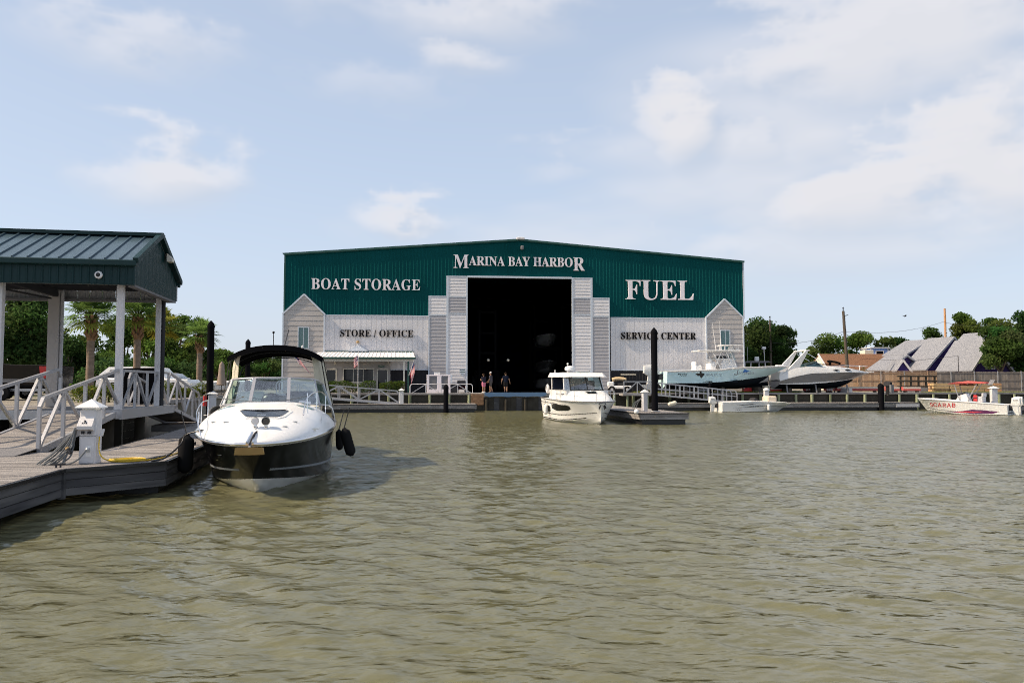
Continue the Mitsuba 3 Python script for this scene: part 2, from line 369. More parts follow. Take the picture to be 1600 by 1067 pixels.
# outlines of a bold serif capital alphabet: advance, then polygons (outer ring / holes), capital height 200
GLYPHS={'A':(192,'-4 8 6 10 16 21 89 204 98 204 171 32 180 14 187 9 194 8 194 0 100 0 100 8 115 10 120 12 124 18 121 30 110 58 45 57 33 28 32 18 34 14 39 10 56 8 56 0 -4 0/50 72 51 70 105 71 78 138 75 136'),
'B':(194,'6 0 7 8 17 9 27 14 31 22 32 34 31 175 29 182 24 189 17 192 6 193 6 200 118 199 145 193 162 183 169 174 173 162 173 149 171 138 165 127 158 121 145 114 130 109 151 101 164 94 174 86 180 75 183 61 182 46 179 36 171 23 164 16 152 9 137 3 124 1/80 24 82 17 86 13 92 11 103 11 118 16 124 22 128 29 132 51 130 73 124 88 116 95 111 98 95 101 80 101/80 112 88 111 106 114 117 122 122 131 124 143 123 170 117 181 109 188 101 190 88 190 83 188 81 184'),
'C':(205,'11 97 14 128 23 153 38 173 49 183 62 192 88 202 118 204 137 201 165 192 172 191 180 197 183 204 191 204 191 135 184 135 171 161 162 173 151 183 135 192 124 194 112 195 94 190 79 176 70 158 64 132 62 96 65 67 71 45 82 27 91 19 103 13 117 10 131 11 147 15 161 22 173 30 188 46 196 39 195 37 178 18 165 9 141 -1 115 -5 88 -2 62 7 44 20 32 33 25 44 15 68'),
'E':(194,'6 0 6 7 20 9 28 13 30 19 32 28 32 173 28 186 19 191 6 193 6 200 174 200 174 141 168 141 165 154 160 167 151 177 142 182 123 188 104 189 88 188 82 184 80 174 80 108 97 109 111 115 120 130 126 151 133 151 133 52 126 52 122 74 114 88 101 95 81 98 80 27 83 17 90 13 112 12 135 16 148 22 159 29 171 45 180 63 188 63 176 0'),
'F':(177,'6 193 6 200 172 200 172 141 165 141 163 153 156 168 149 177 137 184 116 189 91 189 84 187 80 183 80 109 97 110 110 117 119 131 124 152 132 152 132 52 124 52 119 76 110 90 94 97 80 97 80 29 81 21 84 15 90 11 100 8 112 8 112 0 6 0 6 8 17 9 24 12 29 19 32 28 32 166 30 179 26 187 15 191'),
'G':(223,'12 89 13 120 20 146 36 171 57 189 82 200 107 204 136 202 170 191 177 194 183 204 192 204 192 135 183 136 177 151 167 167 152 182 138 190 125 194 113 195 98 191 87 184 77 171 68 149 64 124 63 92 68 56 78 31 85 21 95 12 105 8 120 5 132 6 142 10 148 19 150 28 150 60 148 69 144 75 139 78 120 80 120 87 219 87 219 80 202 77 197 69 195 58 195 12 166 2 133 -4 98 -3 72 3 49 16 37 28 29 37 19 57 14 72'),
'H':(229,'6 0 6 8 22 10 28 15 31 22 32 34 32 173 29 182 24 188 17 191 6 193 7 200 106 200 106 193 88 189 84 186 81 180 80 111 148 110 148 180 146 185 140 190 123 193 123 200 222 200 222 193 208 190 201 185 198 179 197 168 197 28 200 18 205 12 212 9 222 8 222 0 123 0 123 8 132 8 141 11 145 15 148 20 149 28 148 97 80 96 81 22 84 15 88 11 97 8 106 8 106 0'),
'I':(114,'5 0 5 8 16 9 25 13 30 19 32 28 32 175 30 183 28 188 19 191 5 193 5 200 107 200 107 193 87 189 83 184 80 177 80 30 81 21 85 15 94 10 107 8 108 0'),
'L':(187,'6 0 6 8 22 10 28 15 31 22 32 34 32 174 28 185 20 191 6 193 6 200 109 200 109 193 95 192 86 188 82 182 80 174 80 28 81 20 85 15 94 12 121 13 141 19 152 26 162 35 170 47 179 68 187 68 176 0'),
'M':(278,'6 0 6 8 20 10 28 15 32 29 32 177 29 186 24 189 6 193 6 200 81 200 139 64 197 200 270 200 270 193 258 190 250 184 246 176 245 168 246 24 248 17 252 12 258 9 270 8 270 0 173 0 173 8 191 12 196 16 199 26 198 171 126 0 118 0 116 3 49 163 46 167 46 26 50 16 54 12 60 9 74 8 74 0'),
'N':(217,'7 0 8 8 21 9 29 14 31 20 33 30 33 170 16 190 7 193 7 200 68 200 170 76 170 179 167 185 162 189 145 193 145 200 210 200 210 193 196 190 189 186 185 172 184 -5 176 -5 175 -3 47 152 47 23 50 16 55 11 63 8 72 8 73 0'),
'O':(230,'12 89 12 111 16 132 21 145 31 164 44 178 62 191 81 200 101 204 126 204 142 202 159 196 177 185 191 173 204 156 212 139 217 118 218 91 216 75 210 57 198 36 183 20 169 10 153 2 130 -4 112 -5 90 -2 71 4 52 15 36 30 24 48 16 68/63 86 66 63 72 40 82 23 92 13 108 6 124 6 137 11 150 23 158 38 164 65 166 88 166 119 162 143 157 161 148 177 136 188 121 194 106 194 92 189 79 176 72 162 66 140 63 116'),
'R':(207,'6 0 6 8 22 10 28 15 31 22 32 34 32 174 27 186 17 191 6 193 6 200 119 199 143 195 155 190 167 183 175 174 181 162 183 144 180 131 174 119 166 111 139 97 193 17 200 10 210 8 210 0 148 0 87 93 80 92 80 25 84 15 88 11 97 8 106 8 106 0/80 104 96 103 113 107 123 114 129 124 133 141 132 162 125 178 114 186 103 189 92 189 85 187 81 181'),
'S':(171,'18 69 27 69 33 48 39 34 49 21 59 13 72 8 89 6 104 10 114 17 120 27 122 36 121 45 117 55 104 67 56 92 34 110 28 118 23 132 21 143 22 158 26 171 34 184 44 194 59 201 72 204 89 204 132 195 137 198 140 204 148 204 148 140 141 140 134 160 123 176 112 186 97 194 80 195 66 191 57 182 52 171 54 156 64 144 74 137 127 112 137 104 150 89 156 72 157 53 153 35 144 20 127 5 106 -2 91 -4 71 -4 35 5 29 2 26 -5 19 -5'),
'T':(186,'4 200 180 200 179 139 172 140 171 151 166 164 154 179 138 188 123 190 115 189 115 27 117 20 121 13 130 9 143 8 143 0 40 0 40 8 51 8 59 11 65 18 67 26 68 189 60 190 46 188 32 180 24 172 18 162 12 140 4 140'),
'U':(216,'6 193 6 200 105 200 105 193 86 188 81 183 80 178 79 51 84 31 92 19 106 11 126 10 143 14 158 23 168 40 171 60 171 176 169 182 164 188 155 191 143 193 143 200 208 200 208 193 193 188 189 184 186 176 184 57 176 29 170 18 163 10 147 1 133 -3 119 -5 96 -5 82 -3 67 1 55 8 47 15 41 23 36 35 32 56 31 176 28 184 24 188 18 191'),
'V':(188,'-7 193 -6 200 92 200 92 193 72 190 68 186 66 178 72 162 113 65 152 166 155 178 154 185 149 190 131 193 131 200 194 200 194 193 185 191 178 188 169 172 101 -5 92 -5 91 -3 14 177 5 188'),
'Y':(187,'-6 192 -6 200 90 200 90 192 75 191 69 186 68 182 82 151 109 101 147 163 152 175 152 182 150 186 143 191 129 192 129 200 192 200 192 192 181 188 171 176 117 89 117 33 118 22 121 15 126 11 132 9 143 8 143 0 44 0 44 8 55 9 61 11 65 15 69 22 70 79 13 181 4 189')}


def glyph(ch, h, depth, sx=1.0):
    """One serif capital standing in the x, z plane from the origin, thickness from y = -depth to 0; and its advance."""
    k = h / 200
    if ch == '/':
        return prism([(10 * k, -20 * k), (30 * k, -20 * k), (70 * k, 205 * k), (50 * k, 205 * k)], -depth, 0), 80 * k * sx
    adv, data = GLYPHS[ch]
    out = []
    for poly in data.split('|'):
        rings = [np.array(r.split(), float).reshape(-1, 2) * k for r in poly.split('/')]
        out.append(prism(sg.Polygon(rings[0], rings[1:]), -depth, 0))
    m = cat(out)
    m.vertices = np.array(m.vertices) * [sx, 1, 1]
    return m, adv * k * sx


def sign(label, text, fr, x0, x1, z, h, mat, depth=.10, tall=(), tall_h=0, tall_dz=(0, 0), gap=.035):
    """Separate letters fixed to a wall, fitted between x0 and x1; each letter a part."""
    t = thing('wall_sign', label, 'sign')
    hs = [tall_h if i in tall else h for i in range(len(text))]
    wid = [(.42 * h if c == ' ' else glyph(c, hh, depth)[1] + gap * h) for c, hh in zip(text, hs)]
    s = (x1 - x0) / (sum(wid) - gap * h)
    x = x0
    for i, (c, hh) in enumerate(zip(text, hs)):
        if c != ' ':
            m, a = glyph(c, hh, depth, s)
            m.apply_translation([x, 0, z + (tall_dz[tall.index(i)] if i in tall else 0)])
            part(t, 'slash' if c == '/' else 'letter', m, mat, fr=fr)
        x += wid[i] * s
    return t


# ------------------------------------------------------------------ the boat storage building's frame: u along the front (x), v inward (y)
BF = Fr((-19.4, 68.0, 0.0), 6.0)
LAND = 1.45
QV = -3.6                                    # the quay edge, in front of the building

# ------------------------------------------------------------------ water
def waves(x, y, shortest):
    rnd = np.random.default_rng(5)
    h = np.zeros_like(x)
    env = 0.65 + 0.7 * meshkit.noise(np.stack([x * .22, y * .16, 0 * x], -1), 4)
    for i in range(70):
        lam = math.exp(rnd.uniform(math.log(.26), math.log(2.5)))
        ang = math.radians(-100 + rnd.normal(0, 38))
        ph, slope = rnd.uniform(0, 6.28), .0205 * (1.0 if lam < 1.0 else .5)
        if lam < shortest:
            continue
        k = 2 * math.pi / lam
        s = np.sin(k * (x * math.cos(ang) + y * math.sin(ang)) + ph + 2.2 * meshkit.noise(np.stack([x * .5, y * .5, 0 * x + i], -1), 9))
        h += slope / k * (s + .25 * (s * s - .5)) * env
    return h


def water_block(x0, x1, y0, y1, d, flat=False):
    xs, ys = np.linspace(x0, x1, int((x1 - x0) / d) + 2), np.linspace(y0, y1, int((y1 - y0) / d) + 2)
    X, Y = np.meshgrid(xs, ys)
    return grid(np.stack([X, Y, 0 * X if flat else waves(X, Y, d * 3.2)], -1)[:, ::1])


k = thing('water', 'murky olive green harbour water with small wind ripples', None, kind='structure')
scene[k] = mikit.ply(cat(water_block(-11, 13, 4.0, 17.0, .052), water_block(-26, 30, 16.9, 40.2, .105), water_block(-45, 64, 40.0, 72, .2),
                         water_block(12.9, 90, -60, 17, 1.6, True), water_block(-80, -10.9, -60, 17, 1.6, True), water_block(-11, 13, -60, 4.05, 1.2, True),
                         water_block(29.9, 90, 16.9, 40.2, 1.6, True), water_block(63.9, 160, 40, 72, 2, True), water_block(-60, -25.9, 16.9, 30, 2, True)), 'mat_water', smooth=True)

# ------------------------------------------------------------------ land
q0, q1 = BF.p(-2.2, QV, 0), BF.p(400, QV, 0)
land_poly = [(q1[0], q1[1]), (900, 1600), (-900, 1600), (-900, -110), (-60, 21.4), (-13.7, 28.2), (q0[0], q0[1])]
solo('ground', 'bare earth and gravel yard around the boat storage building', None, slab(land_poly, -.9, LAND), 'ground', kind='structure')
k = thing('quay_apron', 'pale concrete apron along the front of the boat storage building', None, kind='structure')
scene[k] = mikit.ply(BF.m(slab([(-1.5, QV + .02), (60, QV + .02), (60, 1.5), (-1.5, 1.5)], LAND, LAND + .012)), 'mat_concrete')


def grass_blades(fr, x0, x1, y0, y1, z, n, h, seed):
    r = np.random.default_rng(seed)
    p = np.stack([r.uniform(x0, x1, n), r.uniform(y0, y1, n), np.full(n, z)], -1)
    a, w, hh = r.uniform(0, 6.28, n), r.uniform(.012, .03, n), h * r.uniform(.4, 1.2, n)
    s = np.stack([np.cos(a), np.sin(a), 0 * a], -1) * w[:, None]
    tip = p + np.stack([r.normal(0, .3, n) * hh, r.normal(0, .3, n) * hh, hh], -1)
    v = np.stack([p - s, p + s, tip], 1).reshape(-1, 3)
    return fr.m(TM(v, np.arange(3 * n).reshape(-1, 3), process=False))


solo('grass', 'yellow green grass strip along the top of the right bulkhead', 'grass', cat(grass_blades(BF, 29.5, 44.5, QV + .12, QV + 1.1, LAND, 6000, .16, 3), grass_blades(BF, 55.8, 66, QV + .12, QV + 1.1, LAND, 3000, .12, 4)), 'grass', kind='stuff')


# ------------------------------------------------------------------ timber bulkheads along the quay
def bulkhead(label, fr, x0, x1, step, post_mat, board_mat, top=LAND, cap='plank_1', seed=1):
    t = thing('bulkhead', label, 'bulkhead')
    rnd = random.Random(seed)
    zs = [top - .14 - .27 * i for i in range(6)]
    for i, z in enumerate(zs):
        part(t, 'board', box(x0, x1, -.07 - .006 * (i % 2), -.01, z - .262, z), board_mat, fr=fr)
    part(t, 'cap', cbox(x0, x1, -.2, .22, top - .13, top + .03, .012), cap, fr=fr)
    n = int((x1 - x0) / step)
    for i in range(n + 1):
        x, r = x0 + .12 + (x1 - x0 - .24) * i / n + rnd.uniform(-.12, .12) * (0 < i < n), rnd.uniform(.10, .13)
        part(t, 'post', tube([(x, -.2, -.8), (x + rnd.uniform(-.03, .03), -.2, top - .13)], r, 9), post_mat, smooth=40, fr=fr)
    return t


QF = Fr(BF.p(0, QV, 0), 6.0)
bulkhead('timber bulkhead with pale posts behind the left floating dock', QF, -2.2, 15.7, 1.5, 'green_timber', 'dark_timber', seed=2)
bulkhead('long timber bulkhead with green posts behind the right floating dock', QF, 24.6, 75, 1.55, 'green_timber', 'dark_timber', seed=3)
t = thing('quay_wall', 'dark stained quay wall below the large open door', 'wall')
for i in range(19):
    x = 15.75 + i * .465
    part(t, 'plank', box(x, x + .45, -.16 - .012 * (i % 3), -.01, -.8, LAND - .32), 'dark_timber' if i % 4 else 'board_2', fr=QF)
part(t, 'cap_beam', cbox(15.75, 24.6, -.28, .3, LAND - .3, LAND + .02, .015), 'concrete', fr=QF)
part(t, 'corner_plate', box(15.7, 16.75, -.31, -.285, LAND - .95, LAND - .05), 'palm_boot', fr=QF, label='rust brown corner plate')
for i in range(5):
    x = 17.0 + 1.6 * i
    part(t, 'pile', tube([(x, -.3, -.8), (x, -.3, LAND - .5)], .11, 8), 'dark_timber', smooth=40, fr=QF)
for x0, x1 in ((16.8, 22.0), (22.3, 24.5)):
    pts = [(x0, LAND + .06), (x1, LAND + .06), (x1 - .1, LAND - .2)] + [(x, LAND - .24 - .07 * math.sin(x * 2.1) ** 2) for x in np.linspace(x1 - .5, x0 + .4, 9)] + [(x0 + .08, LAND - .18)]
    part(t, 'rubber_bumper', prism(pts, -.37, -.285), 'blue_rubber', fr=QF)
SW = Fr((-13.7, 28.2, 0), 8.35)              # the seawall under and behind the pavilion, running left
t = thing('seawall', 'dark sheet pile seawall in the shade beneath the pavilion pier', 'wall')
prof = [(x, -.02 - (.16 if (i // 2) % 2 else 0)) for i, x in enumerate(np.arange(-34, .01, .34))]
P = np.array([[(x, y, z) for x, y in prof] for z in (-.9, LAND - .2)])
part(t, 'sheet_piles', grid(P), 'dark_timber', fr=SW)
part(t, 'cap', cbox(-34, .1, -.3, .2, LAND - .25, LAND + .02, .02), 'concrete', fr=SW)
LW = Fr((-13.7, 28.2, 0), 78.2 + 23.6)        # the seawall from the pavilion to the far quay
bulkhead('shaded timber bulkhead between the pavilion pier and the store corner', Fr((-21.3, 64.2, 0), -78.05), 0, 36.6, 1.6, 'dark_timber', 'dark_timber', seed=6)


# ------------------------------------------------------------------ boat storage building (all in BF: x along the front, y inward)
W, EAVE, RIDGE, MIDU = 40.6, 13.31, 14.91, 20.2
bld = thing('boat_storage_building', 'large metal boat storage building with green upper wall and open dark door', 'building')


def roof_z(u):
    return RIDGE - (RIDGE - EAVE) * abs(u - MIDU) / (W / 2)


def rib_panel(u0, u1, zb, zt, y=0.0, pitch=.305, h=.034, shape=((0, 0), (.2, 0), (.225, 1), (.275, 1), (.30, 0))):
    """A trapezoid rib metal sheet between u0 and u1, from zb to zt(u)."""
    us, ys, x = [], [], u0
    while x < u1 - 1e-6:
        for a, d in shape:
            if x + a * pitch / .305 < u1:
                us.append(x + a * pitch / .305)
                ys.append(y - d * h)
        x += pitch
    us.append(u1)
    ys.append(y)
    return grid(np.array([[(u, v, zb) for u, v in zip(us, ys)], [(u, v, zt(u) if callable(zt) else zt) for u, v in zip(us, ys)]]))


PW = .915
d0, d1, DTOP = 15.58, 24.83, 11.6            # the door opening
cols = []
u = 0.0
while u < W - .01:
    cols.append((u, min(u + PW, W)))
    u += PW
for a, b in cols:
    lo = DTOP if (b > d0 and a < d1) else 8.12
    part(bld, 'green_panel', rib_panel(a, b, lo, lambda q: roof_z(q) - .05), 'green_metal', fr=BF)
for lo, hi in ((3.35, 12.2), (28.33, 37.1)):
    n = round((hi - lo) / PW)
    for i in range(n):
        a, b = lo + (hi - lo) * i / n, lo + (hi - lo) * (i + 1) / n
        part(bld, 'pale_panel', rib_panel(a, b, 3.45, 8.08, .004, .4575, .03, ((0, 0), (.268, 0), (.272, -1), (.301, -1))), 'pale_metal', fr=BF)
for lo, hi in ((8.98, 12.2), (28.33, 37.1)):
    n = round((hi - lo) / PW)
    for i in range(n):
        a, b = lo + (hi - lo) * i / n, lo + (hi - lo) * (i + 1) / n
        part(bld, 'skirt_panel', rib_panel(a, b, LAND, 3.41, .004), 'dark_metal', fr=BF)
part(bld, 'base_flashing', [box(3.35, 12.2, -.045, -.004, 8.07, 8.14), box(28.33, 37.1, -.045, -.004, 8.07, 8.14)], 'trim', fr=BF)
part(bld, 'skirt_flashing', [box(8.98, 12.2, -.05, -.004, 3.40, 3.47), box(28.33, 37.1, -.05, -.004, 3.40, 3.47)], 'trim', fr=BF)
# roof and the rest of the shell
DEEP = 46.0
for s, n in ((-1, 'left'), (1, 'right')):
    e = MIDU + s * (W / 2 + .12)
    P = np.array([[(MIDU, -.14, RIDGE + .03), (e, -.14, EAVE - .02 + .03)], [(MIDU, DEEP, RIDGE + .03), (e, DEEP, EAVE + .01)]])
    part(bld, 'roof_slope', thick(grid(P), (0, 0, .06)), 'green_metal', fr=BF)
part(bld, 'rake_trim', [bar((-.12, -.12, EAVE - .03), (MIDU, -.12, RIDGE - .01), .1, .16), bar((MIDU, -.12, RIDGE - .01), (W + .1, -.12, EAVE - .03), .1, .16)], 'green_trim', fr=BF)
part(bld, 'ridge_cap', [cbox(19.9, 20.6, -.3, .3, RIDGE, RIDGE + .2, .04)], 'pale_metal', fr=BF)
part(bld, 'corner_trim', box(-.09, .03, -.06, .2, 8.1, EAVE - .12), 'green_trim', fr=BF)
part(bld, 'corner_trim', box(W - .03, W + .09, -.06, .2, 8.1, EAVE - .12), 'trim', fr=BF)
part(bld, 'side_wall', box(.02, .12, .15, DEEP, LAND, EAVE + .03), 'pale_metal', fr=BF)
part(bld, 'side_wall', box(W - .12, W - .02, .15, DEEP, LAND, EAVE + .03), 'pale_metal', fr=BF)
part(bld, 'rear_wall', prism([(.1, LAND), (W - .1, LAND), (W - .1, EAVE + .02), (MIDU, RIDGE + .05), (.1, EAVE + .02)], DEEP - .1, DEEP), 'dark_metal', fr=BF)
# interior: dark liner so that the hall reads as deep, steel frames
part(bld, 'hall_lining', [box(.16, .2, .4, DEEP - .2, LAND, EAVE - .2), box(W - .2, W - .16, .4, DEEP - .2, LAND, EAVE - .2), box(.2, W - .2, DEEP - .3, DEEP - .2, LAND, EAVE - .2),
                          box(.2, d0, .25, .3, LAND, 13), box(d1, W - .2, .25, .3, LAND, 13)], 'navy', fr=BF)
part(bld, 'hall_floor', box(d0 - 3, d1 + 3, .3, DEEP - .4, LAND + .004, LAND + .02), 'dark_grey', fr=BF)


# lap siding: boards set one over the other
def siding(x0, x1, z0, z1, mat, y=0.0, step=.30, clip=None):
    n = max(1, round((z1 - z0) / step))
    for i in range(n):
        a, b = z0 + (z1 - z0) * i / n, z0 + (z1 - z0) * (i + 1) / n - .014
        (xa0, xb0), (xa1, xb1) = (clip(a), clip(b)) if clip else ((x0, x1), (x0, x1))
        v = np.array([(xa0, y - .048, a), (xb0, y - .048, a), (xb1, y - .022, b), (xa1, y - .022, b), (xa0, y, a), (xb0, y, a), (xa1, y, b), (xb1, y, b)])
        part(bld, 'siding_board', TM(v, np.array([[0, 1, 2], [0, 2, 3], [0, 4, 5], [0, 5, 1], [3, 2, 7], [3, 7, 6]]), process=False), mat, fr=BF)


SY = -.12
for sgn in (0, 1):
    mir = (lambda x: x) if sgn == 0 else (lambda x: 2 * 20.205 - x)

    def span(a, b):
        return tuple(sorted((mir(a), mir(b))))
    o0, o1, i0, i1 = 12.2, 13.84, 13.84, d0
    part(bld, 'jamb_panel', box(*span(12.2, 15.5), -.115, .1, LAND, 9.8), 'joint', fr=BF)
    part(bld, 'jamb_panel', box(*span(13.84, 15.5), -.115, .1, 9.8, DTOP), 'joint', fr=BF)
    siding(*span(12.3, 13.74), 8.25, 9.74, 'siding_light', SY, .29)
    siding(*span(12.3, 13.74), LAND + .05, 8.12, 'siding_dark', SY, .30)
    siding(*span(13.94, 15.46), 9.86, 11.5, 'siding_light', SY, .29)
    siding(*span(13.94, 15.46), 8.4, 9.74, 'siding_dark', SY, .29)
    siding(*span(13.94, 15.46), LAND + .05, 8.25, 'siding_light', SY, .29)
    tr = [box(*span(12.2, 12.3), -.185, -.1, LAND, 9.86), box(*span(13.74, 13.94), -.186, -.1, LAND, 11.62), box(*span(15.46, 15.6), -.186, -.1, LAND, 11.62),
          box(*span(12.31, 13.73), -.18, -.1, 9.75, 9.86), box(*span(12.31, 13.73), -.18, -.1, 8.13, 8.24), box(*span(13.95, 15.45), -.18, -.1, 8.27, 8.38), box(*span(13.95, 15.45), -.18, -.1, 9.75, 9.85),
          box(*span(13.95, 15.45), -.18, -.1, 11.51, 11.62)]
    for m in tr:
        part(bld, 'jamb_trim', m, 'trim', fr=BF)
    # gabled corner bay
    gx0, gx1, gm, ge, gp = (-.1, 3.37, 1.64, 8.2, 9.86)
    part(bld, 'bay_core', prism([(mir(x), z) for x, z in ((gx0, LAND), (gx1, LAND), (gx1, ge), (gm, gp), (gx0, ge))], -.09, .1), 'joint', fr=BF)

    def clip(a):
        f = max(0.02, min(1, (gp - a) / (gp - ge)))
        return span(gm - (gm - gx0 - .08) * f, gm + (gx1 - gm - .08) * f)
    siding(0, 0, LAND + .05, gp - .06, 'siding_tan', -.095, .43, clip)
    tr = [bar((mir(gx0 - .04), -.15, ge - .06), (mir(gm), -.15, gp), .12, .13), bar((mir(gx1 + .04), -.151, ge - .06), (mir(gm), -.151, gp), .12, .13),
          box(*span(gx0 - .04, gx0 + .07), -.19, -.05, LAND, ge - .05), box(*span(gx1 - .07, gx1 + .04), -.19, -.05, LAND, ge - .05)]
    for m in tr:
        part(bld, 'bay_trim', m, 'trim', fr=BF)
    w0, w1 = span(1.22, 2.02)
    wn = part(bld, 'bay_window', box(w0, w1, -.17, -.1, 5.25, 7.0), 'teal_glass', fr=BF)
    part(wn, 'frame', [box(w0 - .06, w0, -.19, -.1, 5.19, 7.06), box(w1, w1 + .06, -.19, -.1, 5.19, 7.06), box(w0, w1, -.19, -.1, 7.0, 7.06), box(w0, w1, -.19, -.1, 5.19, 5.25)], 'trim', fr=BF)
    part(wn, 'mullion', box((w0 + w1) / 2 - .02, (w0 + w1) / 2 + .02, -.18, -.171, 5.25, 7.0), 'trim', fr=BF)
part(bld, 'door_header', [box(d0, d1, -.18, .1, DTOP - .1, DTOP + .06)], 'trim', fr=BF)

# the lettering
SF = Fr(BF.p(0, -.06, 0), 6.0)
sign('pale serif lettering reading BOAT STORAGE on the green wall', 'BOAT STORAGE', SF, 2.2, 11.5, 10.32, .92, 'letter_white')
sign('pale serif lettering reading MARINA BAY HARBOR above the open door', 'MARINA BAY HARBOR', SF, 14.33, 25.97, 12.57, .8, 'letter_white', tall=(0, 16), tall_h=1.17, tall_dz=(-.25, -.32), gap=0.0)
sign('largest pale serif lettering reading FUEL on the green wall', 'FUEL', SF, 29.65, 35.95, 9.75, 1.72, 'letter_white', gap=.0)
sign('dark serif lettering reading STORE / OFFICE above the awning', 'STORE / OFFICE', SF, 4.65, 10.93, 6.27, .58, 'letter_black', gap=.02)
sign('dark serif lettering reading SERVICE CENTER on the pale wall', 'SERVICE CENTER', SF, 29.2, 36.1, 6.2, .6, 'letter_black', gap=.06)

# store front under the awning
part(bld, 'store_wall', box(3.38, 8.97, -.03, .1, LAND, 3.44), 'siding_tan', fr=BF)
for i in range(11):
    z = LAND + .04 + i * .185
    for a, b in ((3.38, 3.5), (4.48, 4.95), (7.65, 7.82), (8.8, 8.97)) if z < 3.4 else ((3.38, 8.97),):
        part(bld, 'store_board', TM(np.array([(a, -.07, z), (b, -.07, z), (b, -.035, z + .187), (a, -.035, z + .187)]), np.array([[0, 1, 2], [0, 2, 3]]), process=False), 'siding_tan', fr=BF)
for i in range(5):
    z = 3.5 + i * .26
    part(bld, 'store_board', TM(np.array([(3.38, -.1, z), (8.97, -.1, z), (8.97, -.05, z + .262), (3.38, -.05, z + .262)]), np.array([[0, 1, 2], [0, 2, 3]]), process=False), 'siding_tan', fr=BF)
for a, b in ((3.6, 4.36), (7.92, 8.7)):
    d = part(bld, 'door', box(a, b, -.10, -.04, LAND + .04, 3.42), 'dark_glass', fr=BF)
    part(d, 'frame', [box(a - .09, a, -.13, -.03, LAND, 3.5), box(b, b + .09, -.13, -.03, LAND, 3.5), box(a, b, -.13, -.03, 3.42, 3.5)], 'off_white', fr=BF)
    part(d, 'handle', box(b - .12, b - .08, -.16, -.1, 2.3, 2.6), 'steel', fr=BF)
w = part(bld, 'shop_window', box(5.05, 7.53, -.10, -.04, 2.4, 3.46), 'dark_glass', fr=BF)
part(w, 'frame', [box(4.97, 5.05, -.13, -.03, 2.32, 3.54), box(7.53, 7.61, -.13, -.03, 2.32, 3.54), box(5.05, 7.53, -.13, -.03, 3.46, 3.54), box(5.05, 7.53, -.13, -.03, 2.32, 2.4)], 'off_white', fr=BF)
for x in (5.84, 6.68):
    part(w, 'mullion', box(x - .025, x + .025, -.125, -.1, 2.4, 3.46), 'off_white', fr=BF)
part(bld, 'under_sill_panel', box(4.97, 7.61, -.06, -.03, LAND, 2.3), 'siding_tan', fr=BF)
oz = thing('door_sign', 'small teal OFFICE plate above the store door', 'sign')
part(oz, 'plate', box(7.96, 8.5, -.155, -.135, 3.62, 3.82), 'green_trim', fr=BF)
m = meshkit.text_mesh('OFFICE', .1, .004)
m = TM(np.stack([m.vertices[:, 0] + 8.03, -.157 - m.vertices[:, 2], m.vertices[:, 1] + 3.67], 1), m.faces, process=False)
part(oz, 'lettering', m, 'white', fr=BF)
# awning
aw = part(bld, 'awning', thick(grid(np.array([[(2.6, -2.3, 4.42), (11.1, -2.3, 4.42)], [(2.9, -.05, 4.95), (10.9, -.05, 4.95)]])), (0, 0, -.04)), 'pale_metal', fr=BF)
for i in range(27):
    x0, x1 = 2.62 + i * .325, 2.92 + i * .306
    part(aw, 'seam', bar((x0, -2.3, 4.44), (x1, -.06, 4.97), .035, .05), 'white', fr=BF)
part(aw, 'gutter', cbox(2.5, 11.18, -2.42, -2.3, 4.28, 4.44, .02), 'green_trim', fr=BF)
part(aw, 'top_flashing', box(2.85, 10.95, -.12, -.04, 4.93, 5.03), 'green_trim', fr=BF)
part(aw, 'beam', box(2.8, 11.0, -2.2, -2.05, 4.1, 4.28), 'off_white', fr=BF)
for x, m in ((3.2, 'off_white'), (10.2, 'off_white'), (10.55, 'green_trim')):
    part(aw, 'post', box(x - .07, x + .07, -2.2, -2.06, LAND, 4.1), m, fr=BF)
for x in (4.3, 8.8):
    part(aw, 'brace', bar((x, -.08, 3.9), (x, -.9, 4.55), .09), 'off_white', fr=BF)
part(bld, 'entrance_pediment', prism([(5.35, 5.02), (7.1, 5.02), (6.22, 5.55)], -.3, -.05), 'trim', fr=BF)
wl = thing('wall_lamp', 'small round dark lamp on the pale wall over the entrance pediment', 'lamp')
part(wl, 'shade', lathe([(0, .12), (.1, .1), (.14, 0), (.12, -.08), (0, -.1)], 12, (6.2, -.18, 5.8)), 'bronze', smooth=40, fr=BF)
part(wl, 'bracket', box(6.17, 6.23, -.12, -.035, 5.76, 5.84), 'dark_grey', fr=BF)
fl = thing('flood_light', 'small grey flood light high under the ridge', 'lamp')
part(fl, 'housing', cbox(20.25, 20.5, -.45, -.2, 14.0, 14.35, .04), 'mid_grey', fr=BF)
part(fl, 'bracket', box(20.33, 20.42, -.2, -.03, 14.1, 14.2), 'dark_grey', fr=BF)
# shield sign by the door jamb
ss = thing('shield_sign', 'small white shield shaped notice with teal bands beside the door', 'sign')
part(ss, 'plate', prism([(14.9, 3.5), (15.42, 3.5), (15.42, 3.15), (15.16, 2.88), (14.9, 3.15)], -.215, -.19), 'trim', fr=BF)
for z0, z1, a, b in ((3.38, 3.44, 14.93, 15.39), (3.2, 3.27, 14.93, 15.39), (3.03, 3.08, 15.06, 15.26)):
    part(ss, 'band', box(a, b, -.219, -.2155, z0, z1), 'green_trim', fr=BF)

